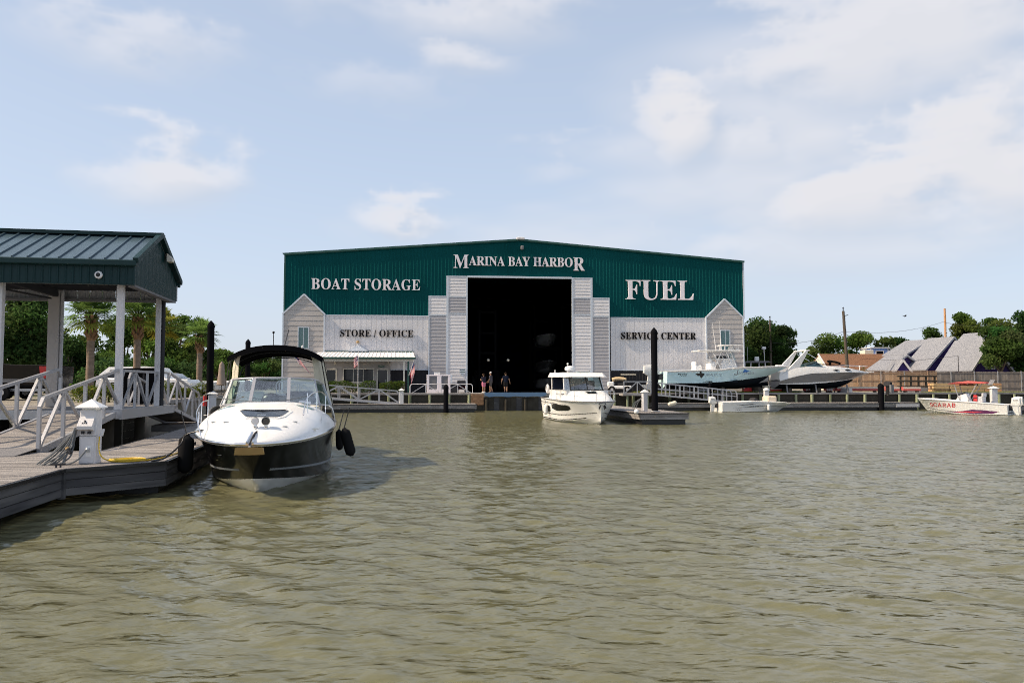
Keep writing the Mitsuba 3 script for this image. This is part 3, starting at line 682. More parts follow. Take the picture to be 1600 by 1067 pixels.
# the boat forklift standing inside the hall
fk = thing('boat_forklift', 'tall dark boat forklift standing inside the open hall', 'forklift')
for x in (17.2, 18.8):
    part(fk, 'mast_rail', box(x, x + .2, 10.0, 10.3, LAND, 9.6), 'letter_black', fr=BF)
for z in (3.4, 5.2, 7.2, 9.3):
    part(fk, 'crossbar', box(17.2, 18.8, 10.05, 10.2, z, z + .2), 'letter_black', fr=BF)
for x in (17.6, 19.4):
    part(fk, 'fork', cbox(x - .15, x + .15, 2.4, 10.0, 4.25, 4.42, .03), 'letter_black', fr=BF)
    part(fk, 'fork_tip', ball((x, 2.38, 4.36), .13, 1), 'cream', smooth=True, fr=BF)
part(fk, 'chassis', cbox(16.8, 19.4, 10.4, 14.0, LAND + .5, 3.6, .15), 'letter_black', fr=BF)
for x in (16.6, 19.2):
    part(fk, 'wheel', Fr((0, 0, 0)).m(TM(lathe([(0, 0), (.75, 0), (.8, .08), (.8, .42), (.75, .5), (0, .5)], 18).vertices[:, [2, 0, 1]] + np.array([x, 11.2, LAND + .82]), lathe([(0, 0), (.75, 0), (.8, .08), (.8, .42), (.75, .5), (0, .5)], 18).faces, process=False)), 'rubber', smooth=40, fr=BF)
# storage racks deep inside; the boats on them are built in the boats' section
RACKS = [(13.0, 20.0, 'left'), (24.2, 20.0, 'right')]
for x, y, side in RACKS:
    rk = thing('boat_rack', f'dark steel boat rack inside the {side} of the hall', 'rack')
    for j in (0, 3.1):
        for k in (0, 4.0):
            part(rk, 'upright', box(x + j - .1, x + j + .1, y + k, y + k + .2, LAND, 11.2), 'letter_black', fr=BF)
    for z in (3.2, 6.2, 9.2):
        for k in (0, 4.0):
            part(rk, 'shelf_beam', box(x, x + 3.1, y + k + .02, y + k + .18, z, z + .2), 'letter_black', fr=BF)


# ------------------------------------------------------------------ docks
DZ = .65


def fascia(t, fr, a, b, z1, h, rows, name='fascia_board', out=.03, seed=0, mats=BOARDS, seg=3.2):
    """Boards along the dock's edge from a to b (x, y); the outside lies to the right of a -> b."""
    a, b = np.array(a, float), np.array(b, float)
    L = np.linalg.norm(b - a)
    d = (b - a) / L
    nrm = np.array([d[1], -d[0]])
    n = max(1, round(L / seg))
    rnd = random.Random(seed)
    for r in range(rows):
        zt = z1 - h * r
        off = rnd.uniform(0, .5) if n > 1 else 0
        for i in range(n):
            s0, s1 = L * i / n + (off if i else 0), L * (i + 1) / n + (off if i < n - 1 else 0)
            o = out + rnd.uniform(0, .008)
            p = [a + d * (s0 + .003), a + d * (s1 - .003)]
            q = [x + nrm * o for x in p]
            part(t, name, hull([(*x, z) for x in p + q for z in (zt - h + .008 + rnd.uniform(0, .006), zt)]), mats[rnd.randrange(len(mats))], fr=fr)


def dock_simple(label, fr, x0, x1, y0, y1, edges, seed, far=True):
    t = thing('floating_dock', label, 'dock')
    part(t, 'deck', cbox(x0, x1, y0, y1, DZ - .06, DZ, .01), 'plank_1', fr=fr)
    part(t, 'float', box(x0 + .12, x1 - .12, y0 + .12, y1 - .12, -.3, DZ - .36), 'black', fr=fr)
    for a, b in edges:
        fascia(t, fr, a, b, DZ - .07, .15, 2, seed=seed, mats=['plank_0', 'plank_2', 'plank_1'], seg=3.6)
        d = (np.array(b) - np.array(a)) / np.linalg.norm(np.array(b) - np.array(a))
        nrm = np.array([d[1], -d[0]]) * .045
        part(t, 'rub_rail', bar((a[0] + nrm[0], a[1] + nrm[1], DZ - .045), (b[0] + nrm[0], b[1] + nrm[1], DZ - .045), .06, .05), 'dark_grey', fr=fr)
    return t


# the near dock: a walkway on the left and a long finger beside the black boat
DK = Fr((-6.86, 15.9, 0), 12.0)
near = thing('floating_dock', 'nearest weathered plank dock at the left, beside the black boat', 'dock')
rnd = random.Random(12)
FW, FL = -1.9, 31.0


def right_edge(y):
    if y >= 0:
        return 0.0
    if y >= -1.22:
        return -1.466 * y / -1.22
    return -1.466 - (y + 1.22) / -6.48 * .314


rows_far = []
y = -8.0
i = 0
while y < FL - .15:
    w = .138
    x1 = min(right_edge(y), right_edge(y + w))
    x1b, x1t = right_edge(y), right_edge(y + w)
    x0 = -9.0 if y < 2.85 else FW
    dz = rnd.uniform(-.003, .003)
    if y > 15:
        rows_far.append(box(x0, x1, y, y + w - .007, DZ - .04, DZ + dz))
    else:
        cuts = [x0] + ([rnd.choice((-3.9, -3.3, -2.7, -4.5))] if x0 < -4 else []) + [None]
        for a, b in zip(cuts[:-1], cuts[1:]):
            if b is None:
                v = [(a + .004, y), (x1b, y), (x1t, y + w - .007), (a + .004, y + w - .007)]
            else:
                v = [(a + .004, y), (b, y), (b, y + w - .007), (a + .004, y + w - .007)]
            part(near, 'plank', hull([(*p, z) for p in v for z in (DZ - .04, DZ + dz)]), PLANKS[rnd.choice((0, 0, 1, 1, 2, 3))], fr=DK)
    y += w
    i += 1
part(near, 'far_planks', rows_far, 'plank_0', fr=DK, kind='stuff')
part(near, 'walkway_base', box(-26, -9.0, -8, 2.85, DZ - .05, DZ), 'plank_2', fr=DK)
for a, b, sd in (((-1.78, -7.7), (-1.466, -1.22), 1), ((-1.466, -1.22), (0, 0), 2), ((0, 0), (0, FL), 3), ((0, FL), (FW, FL), 4), ((FW, FL), (FW, 2.85), 5), ((FW, 2.85), (-26, 2.85), 6), ((-26, -8), (-1.78, -8), 7)):
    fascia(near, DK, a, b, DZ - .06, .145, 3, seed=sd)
    d = (np.array(b) - np.array(a)) / np.linalg.norm(np.array(b) - np.array(a))
    nr = np.array([d[1], -d[0]]) * .05
    part(near, 'rub_rail', bar((a[0] + nr[0], a[1] + nr[1], DZ - .03), (b[0] + nr[0], b[1] + nr[1], DZ - .03), .05, .055), 'black', fr=DK)
part(near, 'corner_post', box(-1.50, -1.40, -1.32, -1.2, .12, DZ - .04), 'board_2', fr=DK)
part(near, 'float', [box(-1.75, -.15, .2, FL - .2, -.3, .2), box(-26, -1.95, -7.8, 2.6, -.3, .2)], 'black', fr=DK)
part(near, 'landing', box(-3.5, FW - .05, 15.0, 17.6, DZ - .25, DZ - .005), 'plank_2', fr=DK)

BXL = [(-2.2, 15.95)]
dock_simple('long floating dock in front of the store, left of the open door', BF, -2.0, 15.95, -7.2, -4.7, [((-2.0, -7.2), (15.95, -7.2)), ((15.95, -7.2), (15.95, -4.7))], 21)
dr_ = dock_simple('long floating dock in front of the green posts on the right', BF, 30.6, 53.4, -6.0, -4.0, [((30.6, -6.0), (53.4, -6.0)), ((53.4, -6.0), (53.4, -4.0)), ((30.6, -4.0), (30.6, -6.0))], 22)
part(dr_, 'new_fascia_board', box(51.3, 53.35, -6.08, -6.035, DZ - .36, DZ - .1), 'light_grey', fr=BF, label='paler new board at the right end')
FD = Fr((9.5, 43.3, 0), 8.0)
dock_simple('floating finger dock with a tall black pile, beside the white cabin boat', FD, -2.65, 0, 0, 21, [((-2.65, 0), (0, 0)), ((0, 0), (0, 21)), ((-2.65, 21), (-2.65, 0))], 23)
RD = Fr((36.2, 58.7, 0), 6.0)
dock_simple('floating dock at the right edge, behind the outboard motors', RD, 0, 14, 0, 2.2, [((0, 0), (14, 0)), ((0, 2.2), (0, 0))], 24)


# ------------------------------------------------------------------ piles
def pile(label, x, y, r, z1, z0=-1.0, mat='pile_black'):
    t = thing('mooring_pile', label, 'pile')
    part(t, 'shaft', tube([(x, y, z0), (x, y, z1 - .3)], r, 18), mat, smooth=40)
    part(t, 'cap', lathe([(r + .012, z1 - .34), (r + .015, z1 - .26), (r * .8, z1 - .14), (.02, z1), (0, z1)], 18, (x, y, 0)), mat, smooth=50)
    return t


p = pile('tall black mooring pile standing on the finger dock in front of SERVICE CENTER', *FD.p(-1.55, .95, 0)[:2], .175, 5.3)
part(p, 'guide_hoop', tube([FD.p(-1.55 + .27 * math.cos(a), .95 + .27 * math.sin(a), DZ + .05) for a in np.linspace(0, 6.28, 17)], .03, 6), 'steel', smooth=True)
x, y, z = at(328, 600, 38.0)
p = pile('tall black mooring pile at the left of the black boat', x, y, .16, 5.2)
part(p, 'guide_hoop', tube([(x + .24 * math.cos(a), y + .24 * math.sin(a), DZ + .05) for a in np.linspace(0, 6.28, 17)], .03, 6), 'steel', smooth=True)
x, y, z = at(386.5, 600, 53.5)
pile('black mooring pile showing above the black canopy', x, y, .165, 5.2)
pile('short black pile in front of the white double cabinet', *at(697, 600, 62.3)[:2], .2, 2.2)
pile('short black pile with a dark outboard beside it on the right dock', *at(1376, 600, 67.3)[:2], .24, 2.3)
pile('thin black pile behind the right gangway', *at(1109, 600, 66.6)[:2], .1, 2.35)


# ------------------------------------------------------------------ power pedestals
def pedestal(label, fr, h=1.23, w=.31, d=.26, detail=False, roundtop=False):
    t = thing('power_pedestal', label, 'power pedestal')
    part(t, 'body', [cbox(-w / 2, w / 2, -d / 2, d / 2, 0, h - .21, .012)], 'white_matte', fr=fr)
    part(t, 'lens', box(-w / 2 + .03, w / 2 - .03, -d / 2 + .03, d / 2 - .03, h - .215, h - .175), 'lamp_glass', fr=fr)
    c = w / 2 + .07
    if roundtop:
        part(t, 'cap', lathe([(c * .95, h - .2), (c, h - .16), (c * .75, h - .05), (c * .3, h), (0, h)], 14), 'white', smooth=50, fr=fr)
    else:
        part(t, 'cap', TM(np.array([(-c, -c * .85, h - .175), (c, -c * .85, h - .175), (c, c * .85, h - .175), (-c, c * .85, h - .175), (-c, -c * .85, h - .155), (c, -c * .85, h - .155), (c, c * .85, h - .155), (-c, c * .85, h - .155), (0, 0, h)]),
                             np.array([[0, 2, 1], [0, 3, 2], [0, 1, 5], [0, 5, 4], [1, 2, 6], [1, 6, 5], [2, 3, 7], [2, 7, 6], [3, 0, 4], [3, 4, 7], [4, 5, 8], [5, 6, 8], [6, 7, 8], [7, 4, 8]]), process=False), 'white', fr=fr)
    if detail:
        y = -d / 2
        part(t, 'hood', hull([(-w / 2 + .01, y, .9), (w / 2 - .03, y, .9), (-w / 2 + .01, y, .62), (w / 2 - .03, y, .62), (-w / 2 + .005, y - .12, .66), (w / 2 - .025, y - .12, .66), (-w / 2 + .005, y - .13, .72), (w / 2 - .025, y - .13, .72)]), 'white_matte', fr=fr)
        part(t, 'outlet', lathe([(.0, .0), (.03, .0), (.035, .03), (.03, .05), (0, .05)], 10, (-.07, y - .05, .57)), 'dark_grey', fr=fr)
        part(t, 'outlet', lathe([(.0, .0), (.03, .0), (.035, .03), (.03, .05), (0, .05)], 10, (.05, y - .05, .57)), 'dark_grey', fr=fr)
        part(t, 'lower_door', cbox(-w / 2 + .03, w / 2 - .03, y - .012, y, .02, .5, .006), 'white_matte', fr=fr)
        part(t, 'seam', box(-w / 2, w / 2, y - .004, y - .001, .525, .535), 'mid_grey', fr=fr)
        part(t, 'hose_bracket', [bar((w / 2, y + .05, .54), (w / 2 + .1, y + .02, .54), .035), bar((w / 2 + .1, y + .02, .53), (w / 2 + .13, y + .02, .66), .035)], 'white_matte', fr=fr)
        part(t, 'cable_hook', [bar((-w / 2, y + .05, .64), (-w / 2 - .09, y + .02, .64), .03), bar((-w / 2 - .09, y + .02, .63), (-w / 2 - .1, y + .02, .7), .03)], 'white_matte', fr=fr)
        em = [prism([(x - s, z), (x + s, z), (x, z + 1.6 * s)], y - .062 - .3 * (.9 - z), y - .058 - .3 * (.9 - z) + .03) for x, z, s in ((-.02, .80, .02), (-.055, .765, .016), (-.02, .765, .014), (.015, .765, .016))]
        part(t, 'emblem', em, 'dark_grey', fr=fr, label='small dark triangle emblem on the hood')
        part(t, 'inlet', lathe([(0, 0), (.04, 0), (.045, .05), (.03, .08), (0, .08)], 12), 'steel', fr=Fr(fr.p(0.02, y - .03, .23), 12))
        part(t, 'warning_plate', box(-.02, .08, y - .016, y - .013, .14, .34), 'white', fr=fr)
    return t


NP = Fr((*at(140.5, 723, 15.4)[:2], DZ), 4)
pedestal('white power pedestal nearest the camera, with grey cables and a yellow hose', NP, detail=True)
x, y, _ = at(332, 610, 38.0)
t = pedestal('white power pedestal behind the left side of the black boat, with a red extinguisher', Fr((x, y, DZ), 20), w=.36)
fe = thing('fire_extinguisher', 'red fire extinguisher on the pedestal behind the black boat', 'fire extinguisher')
part(fe, 'cylinder', tube([(x - .3, y - .1, 1.15), (x - .3, y - .1, 1.62)], .1, 10), 'red', smooth=40)
part(fe, 'bracket', box(x - .22, x - .15, y - .12, y - .04, 1.2, 1.5), 'dark_grey')
part(fe, 'nozzle', tube([(x - .3, y - .1, 1.62), (x - .3, y - .1, 1.7), (x - .2, y - .14, 1.68)], .025, 6), 'black')
pedestal('white power pedestal at the foot of the left far gangway', Fr((*at(627, 630, 61.7)[:2], DZ), 6), w=.34)
pedestal('white power pedestal behind the small white boat on the right dock', Fr((*at(1197.5, 628, 66.8)[:2], DZ), 6), w=.38, roundtop=True)
t = pedestal('white power pedestal leaning behind the tall pile on the finger dock', Fr((*FD.p(-1.95, 1.5, 0)[:2], DZ), 14), w=.26, h=1.25)
x, y, _ = FD.p(-2.25, 1.5, 0)
cb = thing('power_cable', 'loops of grey cable hanging by the tall pile', 'cable')
for k in range(3):
    part(cb, 'loop', tube(curve([(x + .15, y, DZ + .8), (x - .12 - .1 * k, y - .05, DZ + .45), (x - .15 - .08 * k, y - .1, DZ + .08), (x + .15 + .06 * k, y - .1, DZ + .06)], 14), .018, 6), 'grey_cable', smooth=True)
pedestal('white power pedestal rising behind the outboard motors at the right edge', Fr((*at(1553, 628, 60.1)[:2], DZ), 6), w=.46, h=1.4)

# cables and hose at the near pedestal
cb = thing('power_cable', 'thick bundle of grey cables hanging from the nearest pedestal', 'cable')
rnd = random.Random(4)
for k in range(7):
    dx, dy = rnd.uniform(-.05, .05), rnd.uniform(-.06, .04)
    lo = -.52 - .06 * k + rnd.uniform(-.02, .02)
    pts = [(-.22 + .01 * k, -.13 + dy, .68), (-.27 - .02 * k, -.15 + dy, .45), (-.36 - .045 * k + dx, -.2 + dy, .2), (lo + dx + .02, -.22 + dy, .02), (lo + .2, -.3 + dy, .016), (-.3 + dx, -.24 + dy, .1 + .03 * k), (-.24, -.16 + dy, .42), (-.21, -.12 + dy, .69)]
    part(cb, 'loop', tube(curve(pts, 34), .015, 7), 'grey_cable', smooth=True, fr=NP)
part(cb, 'plug', tube([(-.28, -.3, .30), (-.21, -.33, .22)], .032, 9), 'black', smooth=40, fr=NP)
part(cb, 'plug_ring', tube([(-.3, -.29, .32), (-.275, -.302, .295)], .036, 9), 'brass' if False else 'bronze', smooth=40, fr=NP)
part(cb, 'lead', tube(curve([(.03, -.24, .27), (.0, -.3, .2), (-.08, -.33, .1), (-.22, -.35, .03), (-.4, -.36, .018), (-.5, -.3, .018)], 24), .016, 8), 'grey_cable', smooth=True, fr=NP)
hs = thing('garden_hose', 'yellow hose coiled on the dock between the nearest pedestal and the boat', 'hose')
pts = [(.2, -.08, .52), (.2, -.1, .3), (.26, -.12, .14), (.34, .02, .05), (.42, .16, .015)]
part(hs, 'drop', tube(curve(pts, 18), .012, 7), 'yellow_hose', smooth=True, fr=NP)
cx, cy = .50, .40
for k in range(5):
    a = np.linspace(0, 2 * math.pi, 40)
    r = .22 + .022 * k
    part(hs, 'coil', tube(np.stack([cx + .02 * k - 1.25 * r * np.cos(a), cy + r * .8 * np.sin(a), .014 + .016 * (k % 3) + .004 * np.sin(3 * a + k)], -1), .012, 6), 'yellow_hose', smooth=True, fr=NP)
part(hs, 'run', tube(curve([(-.42, .02, DZ + .02), (-.22, .3, DZ + .014), (-.12, .9, DZ + .014), (-.10, 1.6, DZ + .014), (-.12, 2.4, DZ + .014), (-.07, 3.2, DZ + .014)], 30), .011, 6), 'yellow_hose', smooth=True, fr=DK)
rp = thing('mooring_rope', 'dark rope lying along the dock edge next to the yellow hose', 'rope')
for k in range(3):
    part(rp, 'strand', tube(curve([(-.42 - .02 * k, .03, DZ + .02), (-.26 - .03 * k, .25 + .03 * k, DZ + .03), (-.22 - .02 * k, .6 + .05 * k, DZ + .03), (-.19, .95, DZ + .02), (-.16 - .02 * k, 1.5 + .1 * k, DZ + .02)], 22), .018, 6), 'black', smooth=True, fr=DK)


def cleat(label, fr):
    t = thing('dock_cleat', label, 'cleat')
    part(t, 'horn', tube([(-.12, 0, .07), (-.05, 0, .06), (.05, 0, .06), (.12, 0, .07)], [.012, .018, .018, .012], 7), 'dark_grey', smooth=True, fr=fr)
    part(t, 'base', [box(-.05, -.02, -.02, .02, 0, .06), box(.02, .05, -.02, .02, 0, .06)], 'dark_grey', fr=fr)


cleat('small dark cleat at the dock corner left of the nearest pedestal', Fr(DK.p(-1.6, -1.0, DZ), 30))
cleat('small dark cleat on the finger dock beside the black boat', Fr(DK.p(-.15, 4.2, DZ), 100))


# ------------------------------------------------------------------ gangways
def truss(t, fr, x, y0, y1, z0, z1, panels, h=1.07, w=.05, ends=(True, True), mid=False, ladder=False, chord=.12):
    zz = lambda y: z0 + (z1 - z0) * (y - y0) / (y1 - y0)
    ys = [y0 + (y1 - y0) * i / panels for i in range(panels + 1)]
    part(t, 'bottom_chord', bar((x, y0, zz(y0) - chord / 2 + .02), (x, y1, zz(y1) - chord / 2 + .02), w, chord), 'aluminium', fr=fr)
    b = .16
    part(t, 'top_rail', bar((x, y0 + b * ends[0], zz(y0) + h), (x, y1 - b * ends[1], zz(y1) + h), w, w), 'aluminium', fr=fr)
    if mid:
        part(t, 'mid_rail', bar((x, y0, zz(y0) + h * .5), (x, y1, zz(y1) + h * .5), w * .9, w * .9), 'aluminium', fr=fr)
    for i, y in enumerate(ys):
        top = zz(y) + h - (.2 if (i == 0 and ends[0]) or (i == panels and ends[1]) else 0)
        part(t, 'post', bar((x, y, zz(y)), (x, y, top), w, w), 'aluminium', fr=fr)
        if ladder and 0 < i < panels:
            part(t, 'post', bar((x, y + .32, zz(y + .32)), (x, y + .32, zz(y + .32) + h), w, w), 'aluminium', fr=fr)
    if ends[0]:
        part(t, 'end_bend', bar((x, y0, zz(y0) + h - .21), (x, y0 + b + .02, zz(y0) + h), w * .99, w * .99), 'aluminium', fr=fr)
    if ends[1]:
        part(t, 'end_bend', bar((x, y1, zz(y1) + h - .21), (x, y1 - b - .02, zz(y1) + h), w * .99, w * .99), 'aluminium', fr=fr)
    if not ladder:
        for i in range(panels):
            a, c = ys[i], ys[i + 1]
            up = (i % 2 == 0)
            lo, hi = (a, c) if up else (c, a)
            part(t, 'brace', bar((x + .002, lo + (.06 if up else -.06), zz(lo) + .05), (x + .002, hi + (-.06 if up else .06), zz(hi) + h - .05), w * .9, w * .9), 'aluminium', fr=fr)


def gangway(label, fr, L, width, z0, z1, panels, plank=.2, **kw):
    """Runs from its upper end (y = 0, z0) to its foot (y = L, z1); one truss at x = 0, the other at x = width."""
    t = thing('gangway', label, 'gangway')
    for x in (0, width):
        truss(t, fr, x, 0, L, z0, z1, panels, **kw)
    a, b = sorted((0, width))
    n = int(L / plank)
    rnd = random.Random(n + panels)
    for i in range(n):
        y0, y1 = L * i / n, L * (i + 1) / n - .012
        q = [(x, y, z0 + (z1 - z0) * y / L - s) for x in (a + .06, b - .06) for y in (y0, y1) for s in (.0, .04)]
        part(t, 'plank', hull(q), PLANKS[rnd.randrange(4)], fr=fr)
    return t


G1 = Fr((-11.0, 22.55, 0), 186.1)
g = gangway('near aluminium gangway sloping down from the pavilion towards the nearest pedestal', G1, 4.75, 1.62, LAND, DZ + .08, 4, w=.075, h=1.12, plank=.15, chord=.16)
part(g, 'foot_plate', hull([(x, y, z) for x in (.02, 1.6) for y, zz in ((4.7, DZ + .1), (5.75, DZ + .012)) for z in (zz, zz - .012)]), 'mid_grey', fr=G1, label='ribbed grey metal foot plate')
G2 = Fr((-11.9, 27.75, 0), 8.0)
gangway('aluminium gangway sloping down behind the pavilion to the far end of the finger dock', G2, 4.4, -1.3, LAND, DZ + .06, 4, w=.065, h=1.1)
GL = Fr(BF.p(.65, -6.7, 0), 6.0 - 90)
gangway('aluminium gangway in front of the store hedge, sloping down to the left far dock', GL, 9.3, -1.25, LAND + .05, DZ + .06, 6, w=.07, h=.95, plank=.6, chord=.16)
GR = Fr(BF.p(30.5, -5.2, 0), 6.0 - 90)
gangway('aluminium gangway with ladder rails below the pale teal boat', GR, 7.3, -1.2, LAND - .05, DZ + .05, 6, w=.075, h=.95, plank=.6, mid=True, ladder=True)
ld = thing('landing_platform', 'small landing with braced rail at the top of the right gangway', 'platform')
LF = Fr(BF.p(28.2, -5.2, 0), 6.0 - 90)
part(ld, 'deck', box(-1.3, .05, -.1, 2.25, LAND - .2, LAND - .05), 'plank_3', fr=LF)
truss(ld, LF, 0, 0, 2.25, LAND - .05, LAND - .05, 2, w=.07, h=1.0, ends=(False, False))
for y in (.3, 2.0):
    part(ld, 'leg', tube([(-.1, y, -.8), (-.1, y, LAND - .2)], .09, 8), 'green_timber', smooth=40, fr=LF)
# guard rail on the quay in front of the cabinet
gr_ = thing('guard_rail', 'low white guard rail with rounded ends in front of the double cabinet', 'railing')
GF = Fr(BF.p(0, -3.75, 0), 6.0)
for x0, x1 in ((10.75, 15.85),):
    part(gr_, 'top_rail', tube([(x0, 0, LAND - .2), (x0, 0, LAND + .55), (x0 + .05, 0, LAND + .68), (x0 + .18, 0, LAND + .76), (x1 - .18, 0, LAND + .76), (x1 - .05, 0, LAND + .68), (x1, 0, LAND + .55), (x1, 0, LAND - .2)], .035, 8), 'white_matte', smooth=40, fr=GF)
    for x in (x0 + 1.25, x0 + 2.55, x0 + 3.85):
        part(gr_, 'post', bar((x, 0, LAND - .1), (x, 0, LAND + .74), .05), 'white_matte', fr=GF)
    for a, b in ((x0 + .06, x0 + 1.22), (x0 + 2.52, x0 + 1.28), (x0 + 2.58, x0 + 3.82), (x1 - .06, x0 + 3.88)):
        part(gr_, 'brace', bar((a, .0, LAND - .02), (b, .0, LAND + .7), .045), 'white_matte', fr=GF)

# ------------------------------------------------------------------ pavilion on its pier
PV = Fr((-11.0, 22.4, 0), 9.5)
pier = thing('pier', 'timber pier deck on dark piles beneath the pavilion', 'pier')
part(pier, 'deck', box(-26, .12, -.2, 6.3, LAND - .12, LAND - .012), 'plank_1', fr=PV)
part(pier, 'edge_beam', box(-26, .14, -.27, -.205, LAND - .24, LAND), 'light_grey', fr=PV)
part(pier, 'side_beam', box(.125, .19, -.27, 5.5, LAND - .26, LAND + .02), 'aluminium', fr=PV, label='bright metal beam along the right side')
for i in range(7):
    for y in (.2, 3.2):
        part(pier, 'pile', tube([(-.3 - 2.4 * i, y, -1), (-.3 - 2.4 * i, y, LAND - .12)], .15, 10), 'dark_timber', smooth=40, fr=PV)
rl = thing('guard_rail', 'braced metal guard rail along the right side of the pavilion pier', 'railing')
truss(rl, PV, .02, .2, 5.3, LAND, LAND, 4, w=.07, h=1.1, ends=(True, False), chord=.1)

pav = thing('pavilion', 'open pavilion with green metal gable roof on pale posts', 'pavilion')
XR, YE0, YE1, ZB, ZE, ZR = .46, -.5, 4.25, 4.93, 5.46, 6.68
for x in (0, -3.1, -6.2, -9.3):
    part(pav, 'post', cbox(x - .085, x + .085, -.1, .1, LAND, ZE, .008), 'white_matte', fr=PV)
part(pav, 'post', cbox(-.08, .08, 3.9, 4.1, LAND, ZE, .008), 'white_matte', fr=PV)
for x in (-3.1, -6.2, -9.3):
    part(pav, 'box_column', cbox(x - .24, x + .1, 3.85, 4.15, LAND, ZE, .01), 'cream' if False else 'siding_tan', fr=PV)
    part(pav, 'downpipe', tube([(x + .16, 3.93, LAND), (x + .16, 3.93, ZE)], .055, 8), 'light_grey', smooth=40, fr=PV)
part(pav, 'drain_pipe', tube([(.14, 4.02, LAND), (.14, 4.02, ZE)], .06, 8), 'dark_grey', smooth=40, fr=PV)
NP_, PWD = 22, .39
for i in range(NP_):
    x1 = XR + .04 - PWD * i
    x0 = x1 - PWD + .004
    for ya, yb in ((YE0 - .12, 1.875), (YE1 + .12, 1.875)):
        a, b = (x0, ya, ZE + .1 - .045), (x1, yb, ZR)
        pan = thick(grid(np.array([[(x0, ya, ZE + .12), (x1, ya, ZE + .12)], [(x0, yb, ZR), (x1, yb, ZR)]])), (0, 0, -.02))
        seam = [bar((x0 + .02, ya, ZE + .135), (x0 + .02, yb, ZR + .015), .035, .055)] 
        part(pav, 'roof_panel', [pan] + seam, 'roof_green', fr=PV)
    part(pav, 'fascia_panel', rib_panel(x0, x1, ZB, ZE - .02, YE0, .195, .022), 'fascia_green', fr=PV)
    part(pav, 'rear_fascia_panel', rib_panel(x0, x1, ZB, ZE - .02, YE1, .13, .022), 'light_grey', fr=PV)
part(pav, 'eave_gutter', [cbox(XR - 9, XR + .1, YE0 - .17, YE0 - .03, ZE - .05, ZE + .11, .02), cbox(XR - 9, XR + .1, YE1 + .03, YE1 + .17, ZE - .05, ZE + .11, .02)], 'fascia_green', fr=PV)
part(pav, 'ridge_cap', [bar((XR - 9, 1.77, ZR + .03), (XR + .16, 1.77, ZR + .03), .24, .1), bar((XR - 9, 1.98, ZR + .03), (XR + .155, 1.98, ZR + .03), .24, .1)], 'fascia_green', fr=PV)
n = 12
for i in range(n):
    ya, yb = YE0 + (YE1 - YE0) * i / n, YE0 + (YE1 - YE0) * (i + 1) / n
    zt = lambda y: ZE + .08 + (ZR - ZE - .14) * (1 - abs(y - 1.875) / 2.5)
    m = rib_panel(ya, yb, ZB, zt, 0, .4, .012)
    v = np.array(m.vertices)
    part(pav, 'gable_panel', TM(np.stack([XR + .0 - v[:, 1], v[:, 0], v[:, 2]], 1), m.faces, process=False), 'fascia_green', fr=PV)
part(pav, 'rake_trim', [bar((XR + .09, YE0 - .15, ZE + .1), (XR + .09, 1.875, ZR + .05), .14, .15), bar((XR + .09, 1.875, ZR + .05), (XR + .09, YE1 + .15, ZE + .1), .14, .15)], 'fascia_green', fr=PV)
part(pav, 'front_soffit', box(XR - 9, XR, YE0 + .01, YE0 + .12, ZB - .03, ZB + .02), 'fascia_green', fr=PV)
part(pav, 'soffit_trim', [box(XR - 9, XR, YE1 - .2, YE1 - .01, ZB - .06, ZB + .02), box(XR - .2, XR - .005, YE0 + .2, YE1 - .2, ZB - .062, ZB + .02)], 'mid_grey', fr=PV)
for x in (0, -3.1, -6.2):
    part(pav, 'rafter_beam', [box(x - .06, x + .06, YE0 + .2, YE1 - .2, ZB + .05, ZB + .25)], 'dark_grey', fr=PV)
for yy in (.2, 1.2, 2.8, 3.8):
    part(pav, 'purlin', box(XR - 9, XR - .25, yy, yy + .07, ZB + .27, ZB + .42), 'dark_grey', fr=PV)
for x in (-3.2,):
    part(pav, 'knee_brace', bar((x, 3.7, ZB - .02), (x - 1.3, 2.4, ZB + .2), .05), 'dark_grey', fr=PV)
sc_ = thing('security_camera', 'round white dome camera on the green fascia of the pavilion', 'camera')
CF = Fr(PV.p(-.42, YE0 - .03, 5.15), 8.5)
part(sc_, 'housing', TM(lathe([(0, .0), (.1, .0), (.105, .04), (.085, .07), (.06, .075)], 16).vertices[:, [0, 2, 1]] * [1, -1, 1], lathe([(0, .0), (.1, .0), (.105, .04), (.085, .07), (.06, .075)], 16).faces, process=False), 'white', smooth=40, fr=CF)
part(sc_, 'lens', ball((0, -.05, 0), .06, 2), 'dark_glass', smooth=True, fr=CF)
fl = thing('flood_light', 'pale flood light on the gable of the pavilion', 'lamp')
part(fl, 'housing', hull([PV.p(XR + .1 + a, 2.55 + b, 6.02 + c) for a in (0, .16) for b in (0, .26) for c in (0, .26 - a)]), 'off_white')
part(fl, 'bracket', bar(PV.p(XR, 2.68, 6.2), PV.p(XR + .12, 2.68, 6.2), .05), 'dark_grey')


